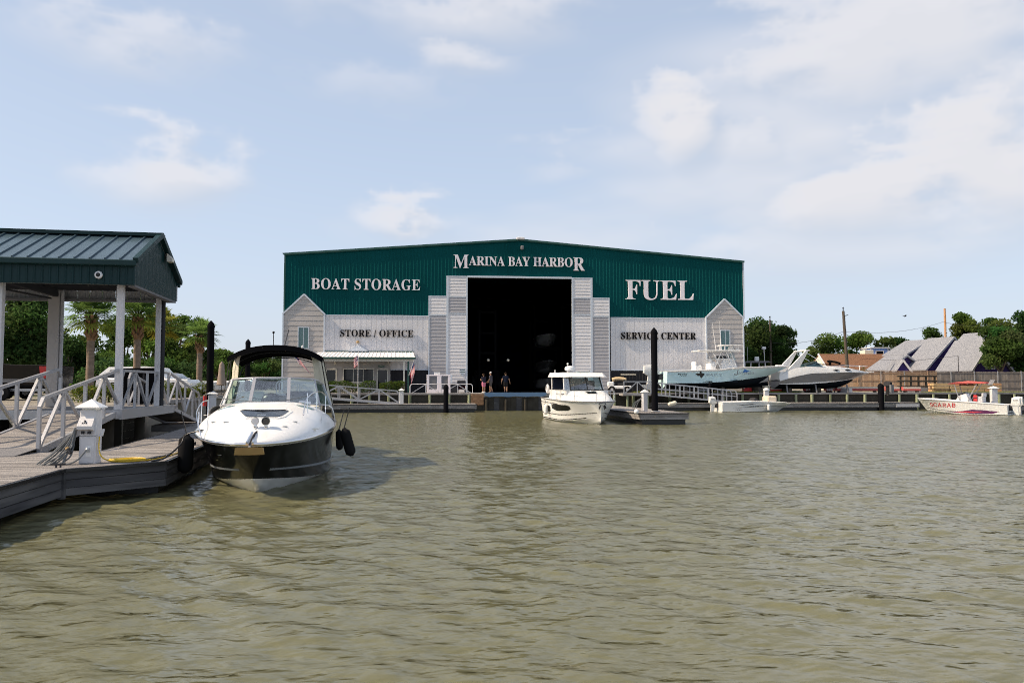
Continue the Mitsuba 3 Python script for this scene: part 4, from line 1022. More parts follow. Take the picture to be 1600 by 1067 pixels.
# ------------------------------------------------------------------ boats: x across, y aft from the bow tip, z up from the water
class Hull:
    def __init__(s, L, B, zg, yc0, zc0, zc1, Bc, yk0, zk0, zk1, t0=.45, blunt=.5, flare=1.25, n=34, zc_len=.5):
        s.L, s.B, s.zg, s.yc0, s.zc0, s.zc1, s.Bc, s.yk0, s.zk0, s.zk1, s.t0, s.blunt, s.flare, s.zc_len = L, B, zg, yc0, zc0, zc1, Bc, yk0, zk0, zk1, t0, blunt, flare, zc_len
        s.ts = np.linspace(0, 1, n) ** 1.7

    def gun(s, t):
        u = np.clip(t / s.t0, 0, 1)
        g = (1 - (1 - u) ** 2) ** s.blunt * (1 - .08 * np.clip((t - .7) / .3, 0, 1))
        return s.B / 2 * g, s.L * t, s.zg(t)

    def chine(s, t):
        u = np.clip(t / .55, 0, 1)
        return s.Bc / 2 * (1 - (1 - u) ** 1.8) * (1 - .05 * np.clip((t - .7) / .3, 0, 1)), s.yc0 + (s.L - s.yc0) * t, s.zc1 + (s.zc0 - s.zc1) * np.clip(1 - t / s.zc_len, 0, 1) ** 1.6

    def keel(s, t):
        return 0 * t, s.yk0 + (s.L - s.yk0) * t, s.zk1 + (s.zk0 - s.zk1) * np.clip(1 - t / .32, 0, 1) ** 2.2

    def S(s, t, f, side=1, out=0.0):
        """Point of the side: f = 0 at the chine, 1 at the gunwale."""
        t = np.asarray(t, float)
        gx, gy, gz = s.gun(t)
        cx, cy, cz = s.chine(t)
        k = np.asarray(f, float)
        kk = np.clip(k, 0, 1) ** s.flare
        return np.stack([side * (cx + (gx - cx) * kk + out), cy + (gy - cy) * k, cz + (gz - cz) * k], -1)

    def strip(s, f0, f1, side, rows=6, t0=0.0, t1=1.0, out=0.0):
        ts = s.ts[(s.ts >= t0 - 1e-9) & (s.ts <= t1 + 1e-9)]
        ts = np.unique(np.concatenate([[t0], ts, [t1]]))
        return grid(np.array([s.S(ts, np.full_like(ts, f0(0) * 0 + f) if callable(f0) else np.full_like(ts, f), side, out) for f in np.linspace(f0, f1, rows)]))

    def bottom(s):
        c, k = np.stack(s.chine(s.ts), -1), np.stack(s.keel(s.ts), -1)
        c2 = c * [-1, 1, 1]
        mid1, mid2 = (c * .55 + k * .45), (c2 * .55 + k * .45)
        return grid(np.array([c, mid1, k, mid2, c2]))

    def transom(s):
        g, c, k = [np.array([float(a) for a in f(np.float64(1.0))]) for f in (s.gun, s.chine, s.keel)]
        v = np.array([g, c, k, c * [-1, 1, 1], g * [-1, 1, 1]])
        return TM(v, np.array([[0, 1, 4], [1, 3, 4], [1, 2, 3]]), process=False)

    def deck(s, t1, crown, n=21, p=3.5, e=.8, t0=0.0, inset=0.0):
        ts = np.unique(np.concatenate([[t0], s.ts[(s.ts > t0) & (s.ts < t1)], [t1]]))
        w = np.linspace(-1, 1, n)
        w = np.sign(w) * np.abs(w) ** .75
        P = []
        for t in ts:
            gx, gy, gz = [float(a) for a in s.gun(np.float64(t))]
            P.append(np.stack([w * max(gx - inset, .01), np.full(n, gy), gz + crown(gy) * (1 - np.abs(w) ** p) ** e], -1))
        return grid(np.array(P))

    def rail(s, r, side, t0=0.0, t1=1.0, out=.01, dz=0.0, n=8):
        ts = np.unique(np.concatenate([[t0], s.ts[(s.ts > t0) & (s.ts < t1)], [t1]]))
        return tube(s.S(ts, np.ones_like(ts), side, out) + [0, 0, dz], r, n)

    def decal(s, m, y0, z0, side, out=.012, k=1.0):
        """A flat x, y mesh laid on the side: its x along the boat (k = -1 runs towards the bow), its y upward."""
        m = m.subdivide() if len(m.faces) < 4000 else m
        v = np.array(m.vertices)
        y, z = y0 + k * v[:, 0], z0 + v[:, 1]
        t = np.clip(y / s.L, 0, 1)
        for _ in range(6):
            gx, gy, gz = s.gun(t)
            cx, cy, cz = s.chine(t)
            f = (z - cz) / (gz - cz)
            t = np.clip(t + (y - (cy + (gy - cy) * f)) / s.L, 0, 1)
        return TM(s.S(t, f, side, out), np.array(m.faces), process=False)


def line(*ps):
    xs, ys = zip(*ps)
    return lambda q: np.interp(q, xs, ys)


def flat(poly):
    """A flat polygon in x, y as a fine mesh for decals."""
    m = trimesh.creation.extrude_polygon(sg.Polygon(poly), .001, engine='earcut')
    f = np.array(m.faces)[np.abs(np.array(m.face_normals)[:, 2]) > .9]
    z = np.array(m.vertices)[f][:, :, 2].mean(1)
    m = TM(m.vertices, f[z < .0005], process=False)
    m.remove_unreferenced_vertices()
    return m.subdivide().subdivide()


def flat_text(s, h, bold=False):
    m = meshkit.text_mesh(s, h, .001, bold)
    f = np.array(m.faces)[np.array(m.face_normals)[:, 2] > .9]
    m = TM(m.vertices, f, process=False)
    m.remove_unreferenced_vertices()
    return m


def fender(label, fr, r, h, mat, tilt=0.0, rope=.5):
    t = thing('boat_fender', label, 'fender')
    pr = [(0, 0), (r * .35, .0), (r * .55, h * .04), (r * .92, h * .1), (r, h * .2), (r, h * .8), (r * .92, h * .9), (r * .5, h * .96), (r * .3, h * 1.02), (0, h * 1.02)]
    m = lathe(pr, 16)
    R = trimesh.transformations.rotation_matrix(tilt, [0, 1, 0], [0, 0, h])
    m.apply_transform(R)
    part(t, 'body', m, mat, smooth=50, fr=fr)
    part(t, 'rope', tube([(0, 0, h), (rope * .25 * -math.copysign(1, tilt if tilt else 1), 0, h + rope)], .012, 5), 'black', fr=fr)


# ---------------------------------------------------------- the black express cruiser at the near dock
BC = Fr((-4.88, 15.0, 0), 12.0)
H = Hull(9.2, 3.0, line((0, 1.04), (.1, 1.07), (.3, 1.15), (.5, 1.2), (1, 1.15)), .58, .34, .02, 2.75, .62, .3, -.5, t0=.44)
boat = thing('motor_boat', 'large black and white express cruiser with a black canopy moored at the near dock', 'boat')
for sd in (-1, 1):
    part(boat, 'topside', H.strip(0, .93, sd, 8), 'gel_black', smooth=True, fr=BC)
    part(boat, 'sheer_band', H.strip(.93, 1.0, sd, 2), 'gel_white', smooth=True, fr=BC)
    part(boat, 'rub_rail', H.rail(.028, sd, out=.006), 'chrome', smooth=True, fr=BC)
    part(boat, 'accent_stripe', H.strip(.23, .28, sd, 3, .045, 1.0, .008), 'deco_grey', smooth=True, fr=BC)
part(boat, 'hull_bottom', H.bottom(), 'gel_white', smooth=60, fr=BC)
part(boat, 'transom', H.transom(), 'gel_white', fr=BC)
crown = line((0, .03), (.4, .13), (1, .26), (2, .44), (3, .55), (3.8, .58), (4.4, .52), (5, .45))
part(boat, 'fore_deck', H.deck(.5, crown, 31), 'gel_white', smooth=60, fr=BC)
for sd in (-1, 1):       # side decks, coaming and cockpit
    ts = np.linspace(.5, 1, 14)
    P = []
    for a, dz in ((1.0, 0), (.985, .18), (.95, .36), (.90, .43), (.80, .44), (.79, .35), (.78, -.4)):
        gx, gy, gz = H.gun(ts)
        P.append(np.stack([sd * gx * a, gy, gz + dz], -1))
    part(boat, 'side_deck', grid(np.array(P)), 'gel_white', smooth=50, fr=BC)
part(boat, 'cockpit_floor', box(-1.2, 1.2, 4.5, 9.1, .70, .74), 'off_white', fr=BC)
part(boat, 'dashboard', [hull([(x, y, z) for x in (-1.15, 1.15) for y, z in ((4.55, 1.62), (4.95, 1.66), (5.15, 1.45), (5.15, .8), (4.55, .8))])], 'off_white', fr=BC)
part(boat, 'instrument_pod', hull([(x, y, z) for x in (.15, .95) for y, z in ((4.8, 1.66), (5.0, 1.86), (5.12, 1.86), (5.2, 1.6))]), 'dark_grey', fr=BC)
sw = part(boat, 'steering_wheel', tube([(.55 + .19 * math.cos(a), 5.3 - .1 * math.sin(a), 1.55 + .17 * math.sin(a)) for a in np.linspace(0, 6.283, 19)], .018, 6), 'black', smooth=True, fr=BC)
part(sw, 'hub', bar((.38, 5.3, 1.55), (.72, 5.3, 1.55), .03), 'steel', fr=BC)
for x0, x1, y in ((.2, .95, 5.9), (-1.0, -.3, 5.8)):
    s_ = part(boat, 'seat', [cbox(x0, x1, y, y + .5, .75, 1.25, .06)], 'off_white', fr=BC)
    part(s_, 'backrest', cbox(x0, x1, y + .42, y + .56, 1.2, 1.98, .07), 'dark_grey' if x0 > 0 else 'off_white', fr=BC)
part(boat, 'rear_bench', [cbox(-1.1, 1.1, 8.3, 9.0, .75, 1.2, .07), cbox(-1.15, 1.15, 8.85, 9.05, 1.15, 1.62, .07)], 'off_white', fr=BC)
part(boat, 'engine_gauge_bag', ball((-.1, 5.5, 1.75), .22, 2, (1.1, .8, .9)), 'black', smooth=True, fr=BC)
# windshield
bs = [(-1.38, 6.0, 1.60), (-1.12, 4.6, 1.66), (-.43, 3.86, 1.735), (.43, 3.86, 1.735), (1.12, 4.6, 1.66), (1.38, 6.0, 1.60)]
tp = [(-1.16, 6.15, 2.16), (-.98, 5.05, 2.27), (-.40, 4.55, 2.31), (.40, 4.55, 2.31), (.98, 5.05, 2.27), (1.16, 6.15, 2.16)]
ws = part(boat, 'windshield', [bar(bs[i], bs[i + 1], .05, .045) for i in range(5)], 'aluminium', fr=BC)
part(ws, 'top_frame', tube(curve(tp, 30), .026, 8), 'aluminium', smooth=True, fr=BC)
for i in range(6):
    part(ws, 'mullion', bar(bs[i], tp[i], .075 if i in (2, 3) else .045, .05), 'aluminium', fr=BC)
for i in range(5):
    a, b, c, d = [np.array(q) for q in (bs[i], bs[i + 1], tp[i + 1], tp[i])]
    bow_ = np.array([0, -.05, .02]) if i in (1, 3) else np.zeros(3)
    P = np.array([[a * (1 - u) + b * u + bow_ * 4 * u * (1 - u), d * (1 - u) + c * u + bow_ * 4 * u * (1 - u)] for u in np.linspace(0, 1, 7)])
    part(ws, 'pane', grid(P), 'glass', smooth=True, fr=BC)
part(ws, 'wiper', [tube([(-.95, 4.42, 1.72), (-.62, 4.18, 1.86), (-.35, 4.06, 1.84)], .013, 6), tube([(-.9, 4.55, 1.76), (-.62, 4.18, 1.87), (-.15, 4.0, 1.8)], .01, 5)], 'black', fr=BC)
# black canopy on its hoops, tan side curtains
P = []
for i, y in enumerate(np.linspace(5.5, 8.5, 13)):
    f = i / 12
    top = 3.19 - .20 * f ** 1.5 - .05 * max(0, 1 - f * 5)
    row = []
    for a in np.linspace(-1, 1, 25):
        row.append((1.17 * a, y + .12 * (1 - abs(a) ** 2) * (-1 if f < .5 else 1) * abs(f - .5) * 2, top - .30 * abs(a) ** 2.6 + .012 * math.sin(f * 25) * (1 - abs(a))))
    P.append(row)
cn = part(boat, 'canopy', thick(grid(np.array(P)), (0, 0, -.03)), 'canvas_black', smooth=50, fr=BC)
P = np.array([[(1.17 * a, y0 - .0, 3.14 - .30 * abs(a) ** 2.6 - dz) for a in np.linspace(-1, 1, 25)] for y0, dz in ((5.395, .0), (5.38, .13))])
P[0, :, 1] -= .11 * (1 - np.abs(np.linspace(-1, 1, 25)) ** 2) - .1
P[1, :, 1] -= .11 * (1 - np.abs(np.linspace(-1, 1, 25)) ** 2) - .1
part(cn, 'front_valance', thick(grid(P), (0, .02, 0)), 'canvas_black', smooth=50, fr=BC)
for y, dz in ((5.9, .05), (7.0, .08), (8.3, .2)):
    part(cn, 'hoop', tube([(-1.32, 7.0 + (y - 7) * .3, 1.6)] + [(1.13 * a, y, 3.10 - dz * .9 - .30 * abs(a) ** 2.6) for a in np.linspace(-1, 1, 15)] + [(1.32, 7.0 + (y - 7) * .3, 1.6)], .014, 7), 'dark_grey', smooth=True, fr=BC)
for sd in (-1, 1):
    P = np.array([[(sd * ((1.14 * (1 - u) + 1.42 * u) - .30 * (1 - v) ** 1.5), 5.62 + .55 * u + 1.3 * v ** 1.4, (2.88 * (1 - u) + 1.58 * u) + .10 * (1 - v) ** 1.5 * (1 - u)) for v in np.linspace(0, 1, 6)] for u in np.linspace(0, 1, 8)])
    P[..., 0] += sd * .02 * np.sin(np.linspace(0, 9, 8))[:, None]
    part(cn, 'side_curtain', thick(grid(P), (0, .012, 0)), 'canvas_tan', smooth=50, fr=BC)
    part(cn, 'curtain_seam', tube([(sd * 1.165, 5.9, 2.86), (sd * 1.42, 6.6, 1.6)], .012, 5), 'black', fr=BC)
an = part(boat, 'antenna', tube([(-.15, 6.6, 3.15), (-.15, 6.6, 3.52)], .012, 6), 'dark_grey', fr=BC)
part(an, 'tip', ball((-.15, 6.6, 3.55), .035, 1), 'black', fr=BC)
part(boat, 'whip_antenna', tube([(.1, 6.9, 3.12), (.22, 7.0, 3.66)], .01, 5), 'dark_grey', fr=BC)
part(boat, 'anchor_light', lathe([(0, 0), (.03, 0), (.03, .06), (0, .08)], 8, (.62, 6.3, 3.12)), 'white', fr=BC)


# things on the fore deck
def on_deck(x, y, lift=0.0):
    gx, gy, gz = [float(a) for a in H.gun(np.float64(y / H.L))]
    w = min(abs(x) / gx, .999)
    return np.array([x, y, gz + float(crown(y)) * (1 - w ** 3.5) ** .8 + lift])


def deck_patch(poly, lift, th=.012):
    n_ = len(poly)
    cen = np.mean(poly, 0)
    rings = [np.array([on_deck(*(cen + (np.array(p) - cen) * f), lift) for p in poly]) for f in (1.0, .66, .33, .02)]
    return thick(grid(np.array(rings), closed=True), (0, 0, th))


hp = [(-.36, 1.72), (-.28, 1.60), (.30, 1.60), (.40, 1.72), (.50, 2.16), (.42, 2.26), (-.44, 2.26), (-.5, 2.18)]
hp = [(x + .05, y + .0) for x, y in hp]
ht = part(boat, 'hatch', deck_patch([(x * 1.14, 1.95 + (y - 1.95) * 1.2) for x, y in hp], .004, .014), 'gel_white', smooth=30, fr=BC)
part(ht, 'pane', deck_patch(hp, .02, .008), 'dark_glass', fr=BC)
part(ht, 'latch', bar(on_deck(-.05, 1.7, .035), on_deck(.12, 1.7, .035), .03, .02), 'chrome', fr=BC)
for sd in (-1, 1):
    part(boat, 'deck_window', deck_patch([(sd * a, b) for a, b in ((.72, 2.95), (1.0, 3.0), (1.05, 3.2), (.82, 3.32), (.66, 3.1))], .004, .006), 'teal_glass', fr=BC)
for x, r in ((.0, .075), (.2, .085)):
    c = on_deck(x, .85, .15)
    s_ = part(boat, 'spotlight', tube([c + [0, .1, .015], c + [0, .04, .0], c + [0, -.07, -.01]], [r * .55, r * .9, r], 14), 'chrome', smooth=50, fr=BC)
    part(s_, 'lens', tube([c + [0, -.072, -.01], c + [0, -.08, -.012]], [r * .9, r * .88], 14), 'dark_glass' if x > .1 else 'white_matte', fr=BC)
    part(s_, 'stalk', tube([c + [0, 0, -.05], on_deck(x, .85, 0)], [.03, .045], 8), 'chrome', smooth=True, fr=BC)
ar = part(boat, 'anchor_roller', [bar((-.055, -.12, 1.07), (-.03, .62, 1.22), .03, .05), bar((.055, -.12, 1.07), (.03, .62, 1.22), .03, .05)], 'chrome', fr=BC)
part(ar, 'anchor_shank', bar((0, -.18, .98), (.02, .95, 1.30), .04, .05), 'steel', fr=BC)
part(ar, 'chain', tube(curve([(.0, -.16, 1.05), (.03, .3, 1.2), (.05, .7, 1.24), (.04, 1.0, 1.28)], 14), .018, 6), 'dark_grey', smooth=True, fr=BC)
part(ar, 'anchor_fluke', hull([(-.27, -.16, .86), (.27, -.16, .86), (-.24, -.24, 1.0), (.24, -.24, 1.0), (-.25, -.1, .98), (.25, -.1, .98), (0, -.02, .84)]), 'bronze', fr=BC)
# rails
for sd in (-1, 1):
    pts = [on_deck(sd * 1.02, .95, .04), on_deck(sd * 1.2, 1.5, .38), on_deck(sd * 1.34, 2.4, .42), on_deck(sd * 1.4, 3.4, .45), on_deck(sd * 1.41, 4.3, .45)]
    if sd > 0:
        pts = [on_deck(.86, 2.0, .03), on_deck(.9, 2.3, .3), on_deck(1.02, 2.75, .42), on_deck(1.16, 3.4, .46), on_deck(1.3, 4.2, .44)]
    rl = part(boat, 'bow_rail', tube(curve(pts, 26), .013, 7), 'chrome', smooth=True, fr=BC)
    for q, y in ((1.22, 1.8), (1.36, 3.0), (1.41, 4.2)) if sd < 0 else ((.92, 2.5), (1.1, 3.2), (1.28, 4.1)):
        b = on_deck(sd * q, y, 0)
        part(rl, 'stanchion', tube([b, b + [0, .04, .43]], .012, 6), 'chrome', smooth=True, fr=BC)
    cl = on_deck(sd * 1.12, 1.55, .03)
    part(boat, 'deck_cleat', [bar(cl + [-.09, 0, .02], cl + [.09, 0, .02], .025), bar(cl + [0, 0, -.03], cl + [0, 0, .02], .04)], 'chrome', fr=BC)
part(boat, 'safety_line', tube(curve([on_deck(-1.15, 3.3, .35), on_deck(-.75, 3.2, .14), on_deck(-.1, 3.05, .06), on_deck(.5, 3.2, .1), on_deck(1.0, 3.55, .3)], 30), .011, 6), 'grey_cable', smooth=True, fr=BC)
part(boat, 'horn', tube([on_deck(.95, 3.35, .08), on_deck(.7, 3.3, .07)], [.06, .03], 9), 'chrome', smooth=40, fr=BC)
for x, y in ((-.62, 1.4), (.72, 1.45), (.55, 1.0), (-.9, 1.7)):
    part(boat, 'deck_fitting', cbox(x - .05, x + .05, y - .02, y + .02, on_deck(x, y)[2] - .01, on_deck(x, y)[2] + .02, .006), 'steel', fr=BC)
m = flat_text('S  MW K', .085)
m2 = TM(np.array([on_deck(1.235 + .0 * a, 2.25 + a * .9, .012) + np.array([-.12 * b * 0, 0, 0]) + np.array([b * -.25, 0, b * .75]) for a, b, _ in m.vertices]), m.faces, process=False)
part(boat, 'registration', m2, 'deco_grey', fr=BC)
part(boat, 'vent_fitting', lathe([(0, 0), (.04, 0), (.04, .01), (0, .012)], 10), 'chrome', fr=Fr(BC.p(-.62, .6, .8), 0))
# mooring lines and fenders
rp = thing('mooring_rope', 'dark mooring rope from the left bow of the black boat down to the dock', 'rope')
part(rp, 'line', tube(curve([on_deck(-1.1, 1.5, .05), on_deck(-1.42, 1.6, .03), (-1.5, 1.5, .95), (-1.72, 1.2, .72), (-1.9, .9, .68)], 20), .016, 6), 'black', smooth=True, fr=BC)
fender('black fender between the black boat and the near dock', Fr(BC.p(-1.56, 2.5, .28), 12), .16, .8, 'rubber', .04)
fender('black fender hanging tilted on the right side of the black boat', Fr(BC.p(1.72, 4.0, .42), 12), .125, .68, 'rubber', -.28)
fender('smaller black fender close against the right side of the black boat', Fr(BC.p(1.6, 4.5, .55), 12), .085, .5, 'rubber', -.05)

# ---------------------------------------------------------- the white cabin boat by the finger dock
CB = Fr((4.80, 43.0, 0), 10.4)
H2 = Hull(8.5, 3.15, line((0, 1.22), (.3, 1.24), (1, 1.34)), .12, .42, .06, 2.7, .2, .1, -.45, t0=.42, blunt=.55, flare=1.15)
boat = thing('motor_boat', 'white cabin boat with radar dome and dark hull window near the finger dock', 'boat')
for sd in (-1, 1):
    part(boat, 'topside', H2.strip(0, 1, sd, 8), 'gel_white', smooth=True, fr=CB)
    part(boat, 'waterline_stripe', H2.strip(.02, .07, sd, 2, .12, 1, .008), 'black', smooth=True, fr=CB)
    part(boat, 'chine_line', H2.strip(.27, .31, sd, 2, .02, 1, .008), 'dark_grey', smooth=True, fr=CB)
    part(boat, 'pin_stripe', H2.strip(.80, .83, sd, 2, .45, 1, .008), 'dark_grey', smooth=True, fr=CB)
    part(boat, 'rub_rail', H2.rail(.03, sd), 'mid_grey', smooth=True, fr=CB)
    ts = np.linspace(.24, .62, 16)
    lo, hi = np.interp(ts, [.24, .28, .5, .62], [.56, .5, .48, .56]), np.interp(ts, [.24, .27, .5, .62], [.72, .78, .8, .78])
    part(boat, 'hull_window', grid(np.array([H2.S(ts, lo, sd, .012), H2.S(ts, (lo + hi) / 2, sd, .014), H2.S(ts, hi, sd, .012)])), 'window_black', smooth=True, fr=CB)
    ts = np.linspace(.68, .88, 8)
    part(boat, 'aft_hull_window', grid(np.array([H2.S(ts, np.linspace(.40, .25, 8), sd, .012), H2.S(ts, np.linspace(.66, .72, 8), sd, .012)])), 'window_black', smooth=True, fr=CB)
part(boat, 'hull_bottom', H2.bottom(), 'gel_white', smooth=60, fr=CB)
part(boat, 'transom', H2.transom(), 'gel_white', fr=CB)
cr2 = line((0, .02), (.6, .12), (1.5, .36), (2.4, .55), (3.2, .62), (8, .62))
part(boat, 'fore_deck', H2.deck(.40, cr2, 25, 5.0, .9, inset=.12), 'gel_white', smooth=60, fr=CB)
part(boat, 'side_deck', [H2.deck(.999, lambda y: -.02, 3, 2, 1, .0)], 'white', fr=CB)
part(boat, 'hatch', hull([(x, y, 1.26 + float(cr2(y)) + dz) for x in (-.28, .28) for y in (1.75, 2.3) for dz in (0, .03)]), 'dark_glass', fr=CB)
part(boat, 'cabin', [hull([(x, y, z) for x in (-1.22, 1.22) for y, z in ((2.75, 1.3), (2.75, 1.82), (7.2, 1.86), (7.2, 1.3))])], 'gel_white', fr=CB)
# glass house: posts, panes
A = [(-1.18, 6.6), (-1.18, 3.6), (-.95, 2.9), (0, 2.68), (.95, 2.9), (1.18, 3.6), (1.18, 6.6)]
lo = [(x, y, 1.84) for x, y in A]
hi = [(x * .95, y + (.55 if abs(x) < 1.1 else .3), 2.58) for x, y in A]
for i in range(7):
    part(boat, 'window_post', bar(lo[i], hi[i], .06, .07), 'black' if i in (2, 3, 4) else 'white', fr=CB)
for i in range(6):
    if i != 0:
        part(boat, 'window_pane', grid(np.array([[lo[i], hi[i]], [lo[i + 1], hi[i + 1]]])), 'glass', fr=CB)
part(boat, 'wiper', [tube([(-.3, 2.72, 1.88), (-.75, 2.92, 1.97)], .012, 5), tube([(.35, 2.74, 1.88), (.8, 2.94, 1.95)], .012, 5), bar((-1.0, 2.86, 1.85), (0, 2.63, 1.85), .05), bar((0, 2.63, 1.85), (1.0, 2.86, 1.85), .05)], 'black', fr=CB)
rf = part(boat, 'cabin_roof', hull([(x * s, y, z) for x in (-1.25, 1.25) for y, s, z in ((2.85, .84, 2.6), (3.0, .98, 2.58), (7.4, 1, 2.62), (2.95, .8, 2.68), (3.6, .9, 2.86), (7.3, .9, 2.9))]), 'gel_white', smooth=25, fr=CB)
rd = part(rf, 'radar_dome', lathe([(0, 0), (.27, 0), (.30, .05), (.30, .16), (.25, .24), (.1, .28), (0, .28)], 18, (-.35, 5.4, 3.0)), 'white', smooth=50, fr=CB)
part(rf, 'radar_base', cbox(-.5, -.2, 5.25, 5.55, 2.88, 3.0, .02), 'light_grey', fr=CB)
part(rf, 'mast_light', [tube([(-.35, 5.9, 2.88), (-.35, 5.9, 3.38)], .02, 6), ball((-.35, 5.9, 3.42), .06, 1)], 'white', fr=CB)
part(rf, 'horn', tube([(.45, 3.9, 2.92), (.45, 3.6, 2.92)], [.03, .07], 9), 'chrome', smooth=40, fr=CB)
part(rf, 'solar_hatch', cbox(-.1, .6, 4.4, 5.1, 2.86, 2.91, .01), 'teal_glass', fr=CB)
part(rf, 'antenna_stub', tube([(-1.0, 6.5, 2.88), (-1.0, 6.5, 3.05)], .03, 6), 'white', fr=CB)
part(boat, 'interior', [cbox(-.95, -.35, 4.2, 4.8, 1.84, 2.35, .06), cbox(.3, .9, 4.3, 4.9, 1.84, 2.4, .06), box(-1.1, 1.1, 6.5, 6.6, 1.86, 2.58)], 'navy', fr=CB)
for sd in (-1, 1):
    ts = np.linspace(.012, .62, 18)
    g = H2.S(ts, np.ones_like(ts), sd, -.06)
    rl = part(boat, 'bow_rail', tube(g + [0, 0, .58], .016, 6), 'chrome', smooth=True, fr=CB)
    for i in (0, 4, 7, 10, 13, 17):
        part(rl, 'stanchion', tube([g[i], g[i] + [0, 0, .58]], .013, 5), 'chrome', fr=CB)
part(boat, 'life_ring', TM(trimesh.creation.torus(.22, .07, 16, 8).vertices[:, [2, 0, 1]] + np.array([-1.33, 7.1, 1.9]), trimesh.creation.torus(.22, .07, 16, 8).faces, process=False), 'white_matte', smooth=True, fr=CB)
an = part(boat, 'anchor', [hull([(-.22, -.22, .92), (-.14, -.22, 1.08), (-.06, -.1, 1.02), (-.12, -.06, .8)]), hull([(.22, -.22, .92), (.14, -.22, 1.08), (.06, -.1, 1.02), (.12, -.06, .8)]), tube([(-.2, -.18, 1.08), (-.12, -.2, 1.2), (.12, -.2, 1.2), (.2, -.18, 1.08)], .025, 6)], 'dark_grey', fr=CB)
part(an, 'roller', bar((0, -.2, 1.1), (0, .4, 1.26), .1, .07), 'chrome', fr=CB)
part(boat, 'speaker_port', lathe([(0, 0), (.13, 0), (.13, .03), (0, .04)], 12), 'black', fr=Fr(CB.p(-1.26, 3.4, 1.6), 0))
fender('white fender hanging on the left side of the white cabin boat', Fr(CB.p(-1.62, 6.3, .35), 10), .13, .62, 'white', .0)
fender('white fender lying against the front corner of the finger dock', Fr(FD.p(-2.8, .25, .32), 80), .12, .42, 'white', 1.45, .1)
fender('off white fender lying on the front edge of the finger dock', Fr(FD.p(-.55, .25, DZ + .05), 8), .11, .5, 'cream', 1.3, .1)


# ---------------------------------------------------------- outboard motors
def outboard(parent, fr, k=1.0, mat='gel_white', name='outboard_motor', decal=True, sy=1.0):
    def st(m):
        m.vertices = np.array(m.vertices) * [1, sy, 1]
        return m
    o = part(parent, name, st(hull([(x * k, y * k, z * k) for x, y, z in [(s * a, b, c) for s in (-1, 1) for a, b, c in ((.16, 0, .25), (.2, .1, .62), (.2, .55, .68), (.14, .1, .8), (.12, .6, .86), (.17, .62, .35), (.12, .5, .2), (.05, .3, .9))]])), mat, smooth=35, fr=fr)
    part(o, 'midsection', st(hull([(x * k, y * k, z * k) for x, y, z in [(s * a, b, c) for s in (-1, 1) for a, b, c in ((.1, .1, .25), (.1, .45, .25), (.06, .2, -.4), (.06, .5, -.4))]])), mat, smooth=35, fr=fr)
    part(o, 'lower_unit', st(hull([(x * k, y * k, z * k) for x, y, z in [(s * a, b, c) for s in (-1, 1) for a, b, c in ((.07, .15, -.5), (.07, .6, -.5), (.02, .3, -.9), (.15, .35, -.42), (.1, .75, -.42))]])), mat, smooth=35, fr=fr)
    part(o, 'bracket', box(-.14 * k, .14 * k, -.16 * k, .08 * k, -.1 * k, .3 * k), 'dark_grey', fr=fr)
    if decal:
        part(o, 'vent', [box(s * .2 * k - .006, s * .2 * k + .006, .2 * k, .5 * k, .6 * k, .66 * k) for s in (-1, 1)], 'dark_grey', fr=fr)
    return o


# ---------------------------------------------------------- the small white deck boat at the right dock
x, y, _ = at(1235, 629, 64.2)
SB = Fr((x, y, 0), 96)
H3 = Hull(6.0, 2.2, line((0, .68), (.25, .8), (.6, .84), (1, .78)), .75, .25, .05, 2.0, .95, .1, -.3, t0=.35)
boat = thing('motor_boat', 'small white open boat with dark swoosh stripes at the right dock', 'boat')
for sd in (-1, 1):
    part(boat, 'topside', H3.strip(0, 1, sd, 7), 'gel_white', smooth=True, fr=SB)
    part(boat, 'rub_rail', H3.strip(.52, .57, sd, 2, .0, .62, .012), 'mid_grey', smooth=True, fr=SB)
    for pl in ([(2.4, .46), (3.4, .42), (4.8, .34), (5.3, .33), (4.4, .38), (3.2, .50)], [(3.2, .7), (3.8, .58), (4.4, .56), (5.0, .62), (4.2, .6), (3.7, .66)], [(3.5, .3), (4.4, .24), (5.0, .2), (4.4, .17), (4.7, .23)]):
        part(boat, 'swoosh_stripe', H3.decal(flat(pl), 0, 0, sd, .012), 'black', fr=SB)
part(boat, 'hull_bottom', H3.bottom(), 'gel_white', smooth=60, fr=SB)
part(boat, 'transom', H3.transom(), 'gel_white', fr=SB)
part(boat, 'deck', H3.deck(.999, line((0, .02), (1, .05), (6, .03)), 9, 3, 1), 'white', smooth=60, fr=SB)
part(boat, 'bow_seat', cbox(-.55, .5, 1.35, 2.15, .8, 1.26, .1), 'seat_tan', smooth=30, fr=SB)
part(boat, 'console_screen', hull([(x, y, z) for x in (-.5, .5) for y, z in ((2.7, .86), (3.3, .86), (3.1, 1.1))]), 'dark_grey', fr=SB)
outboard(boat, Fr(SB.p(0, 6.15, .42), 96), .92)
fender('bright white fender on the side of the small white open boat', Fr(SB.p(-1.12, 2.3, .12), 96), .11, .5, 'white', 0, .25)
rp = None

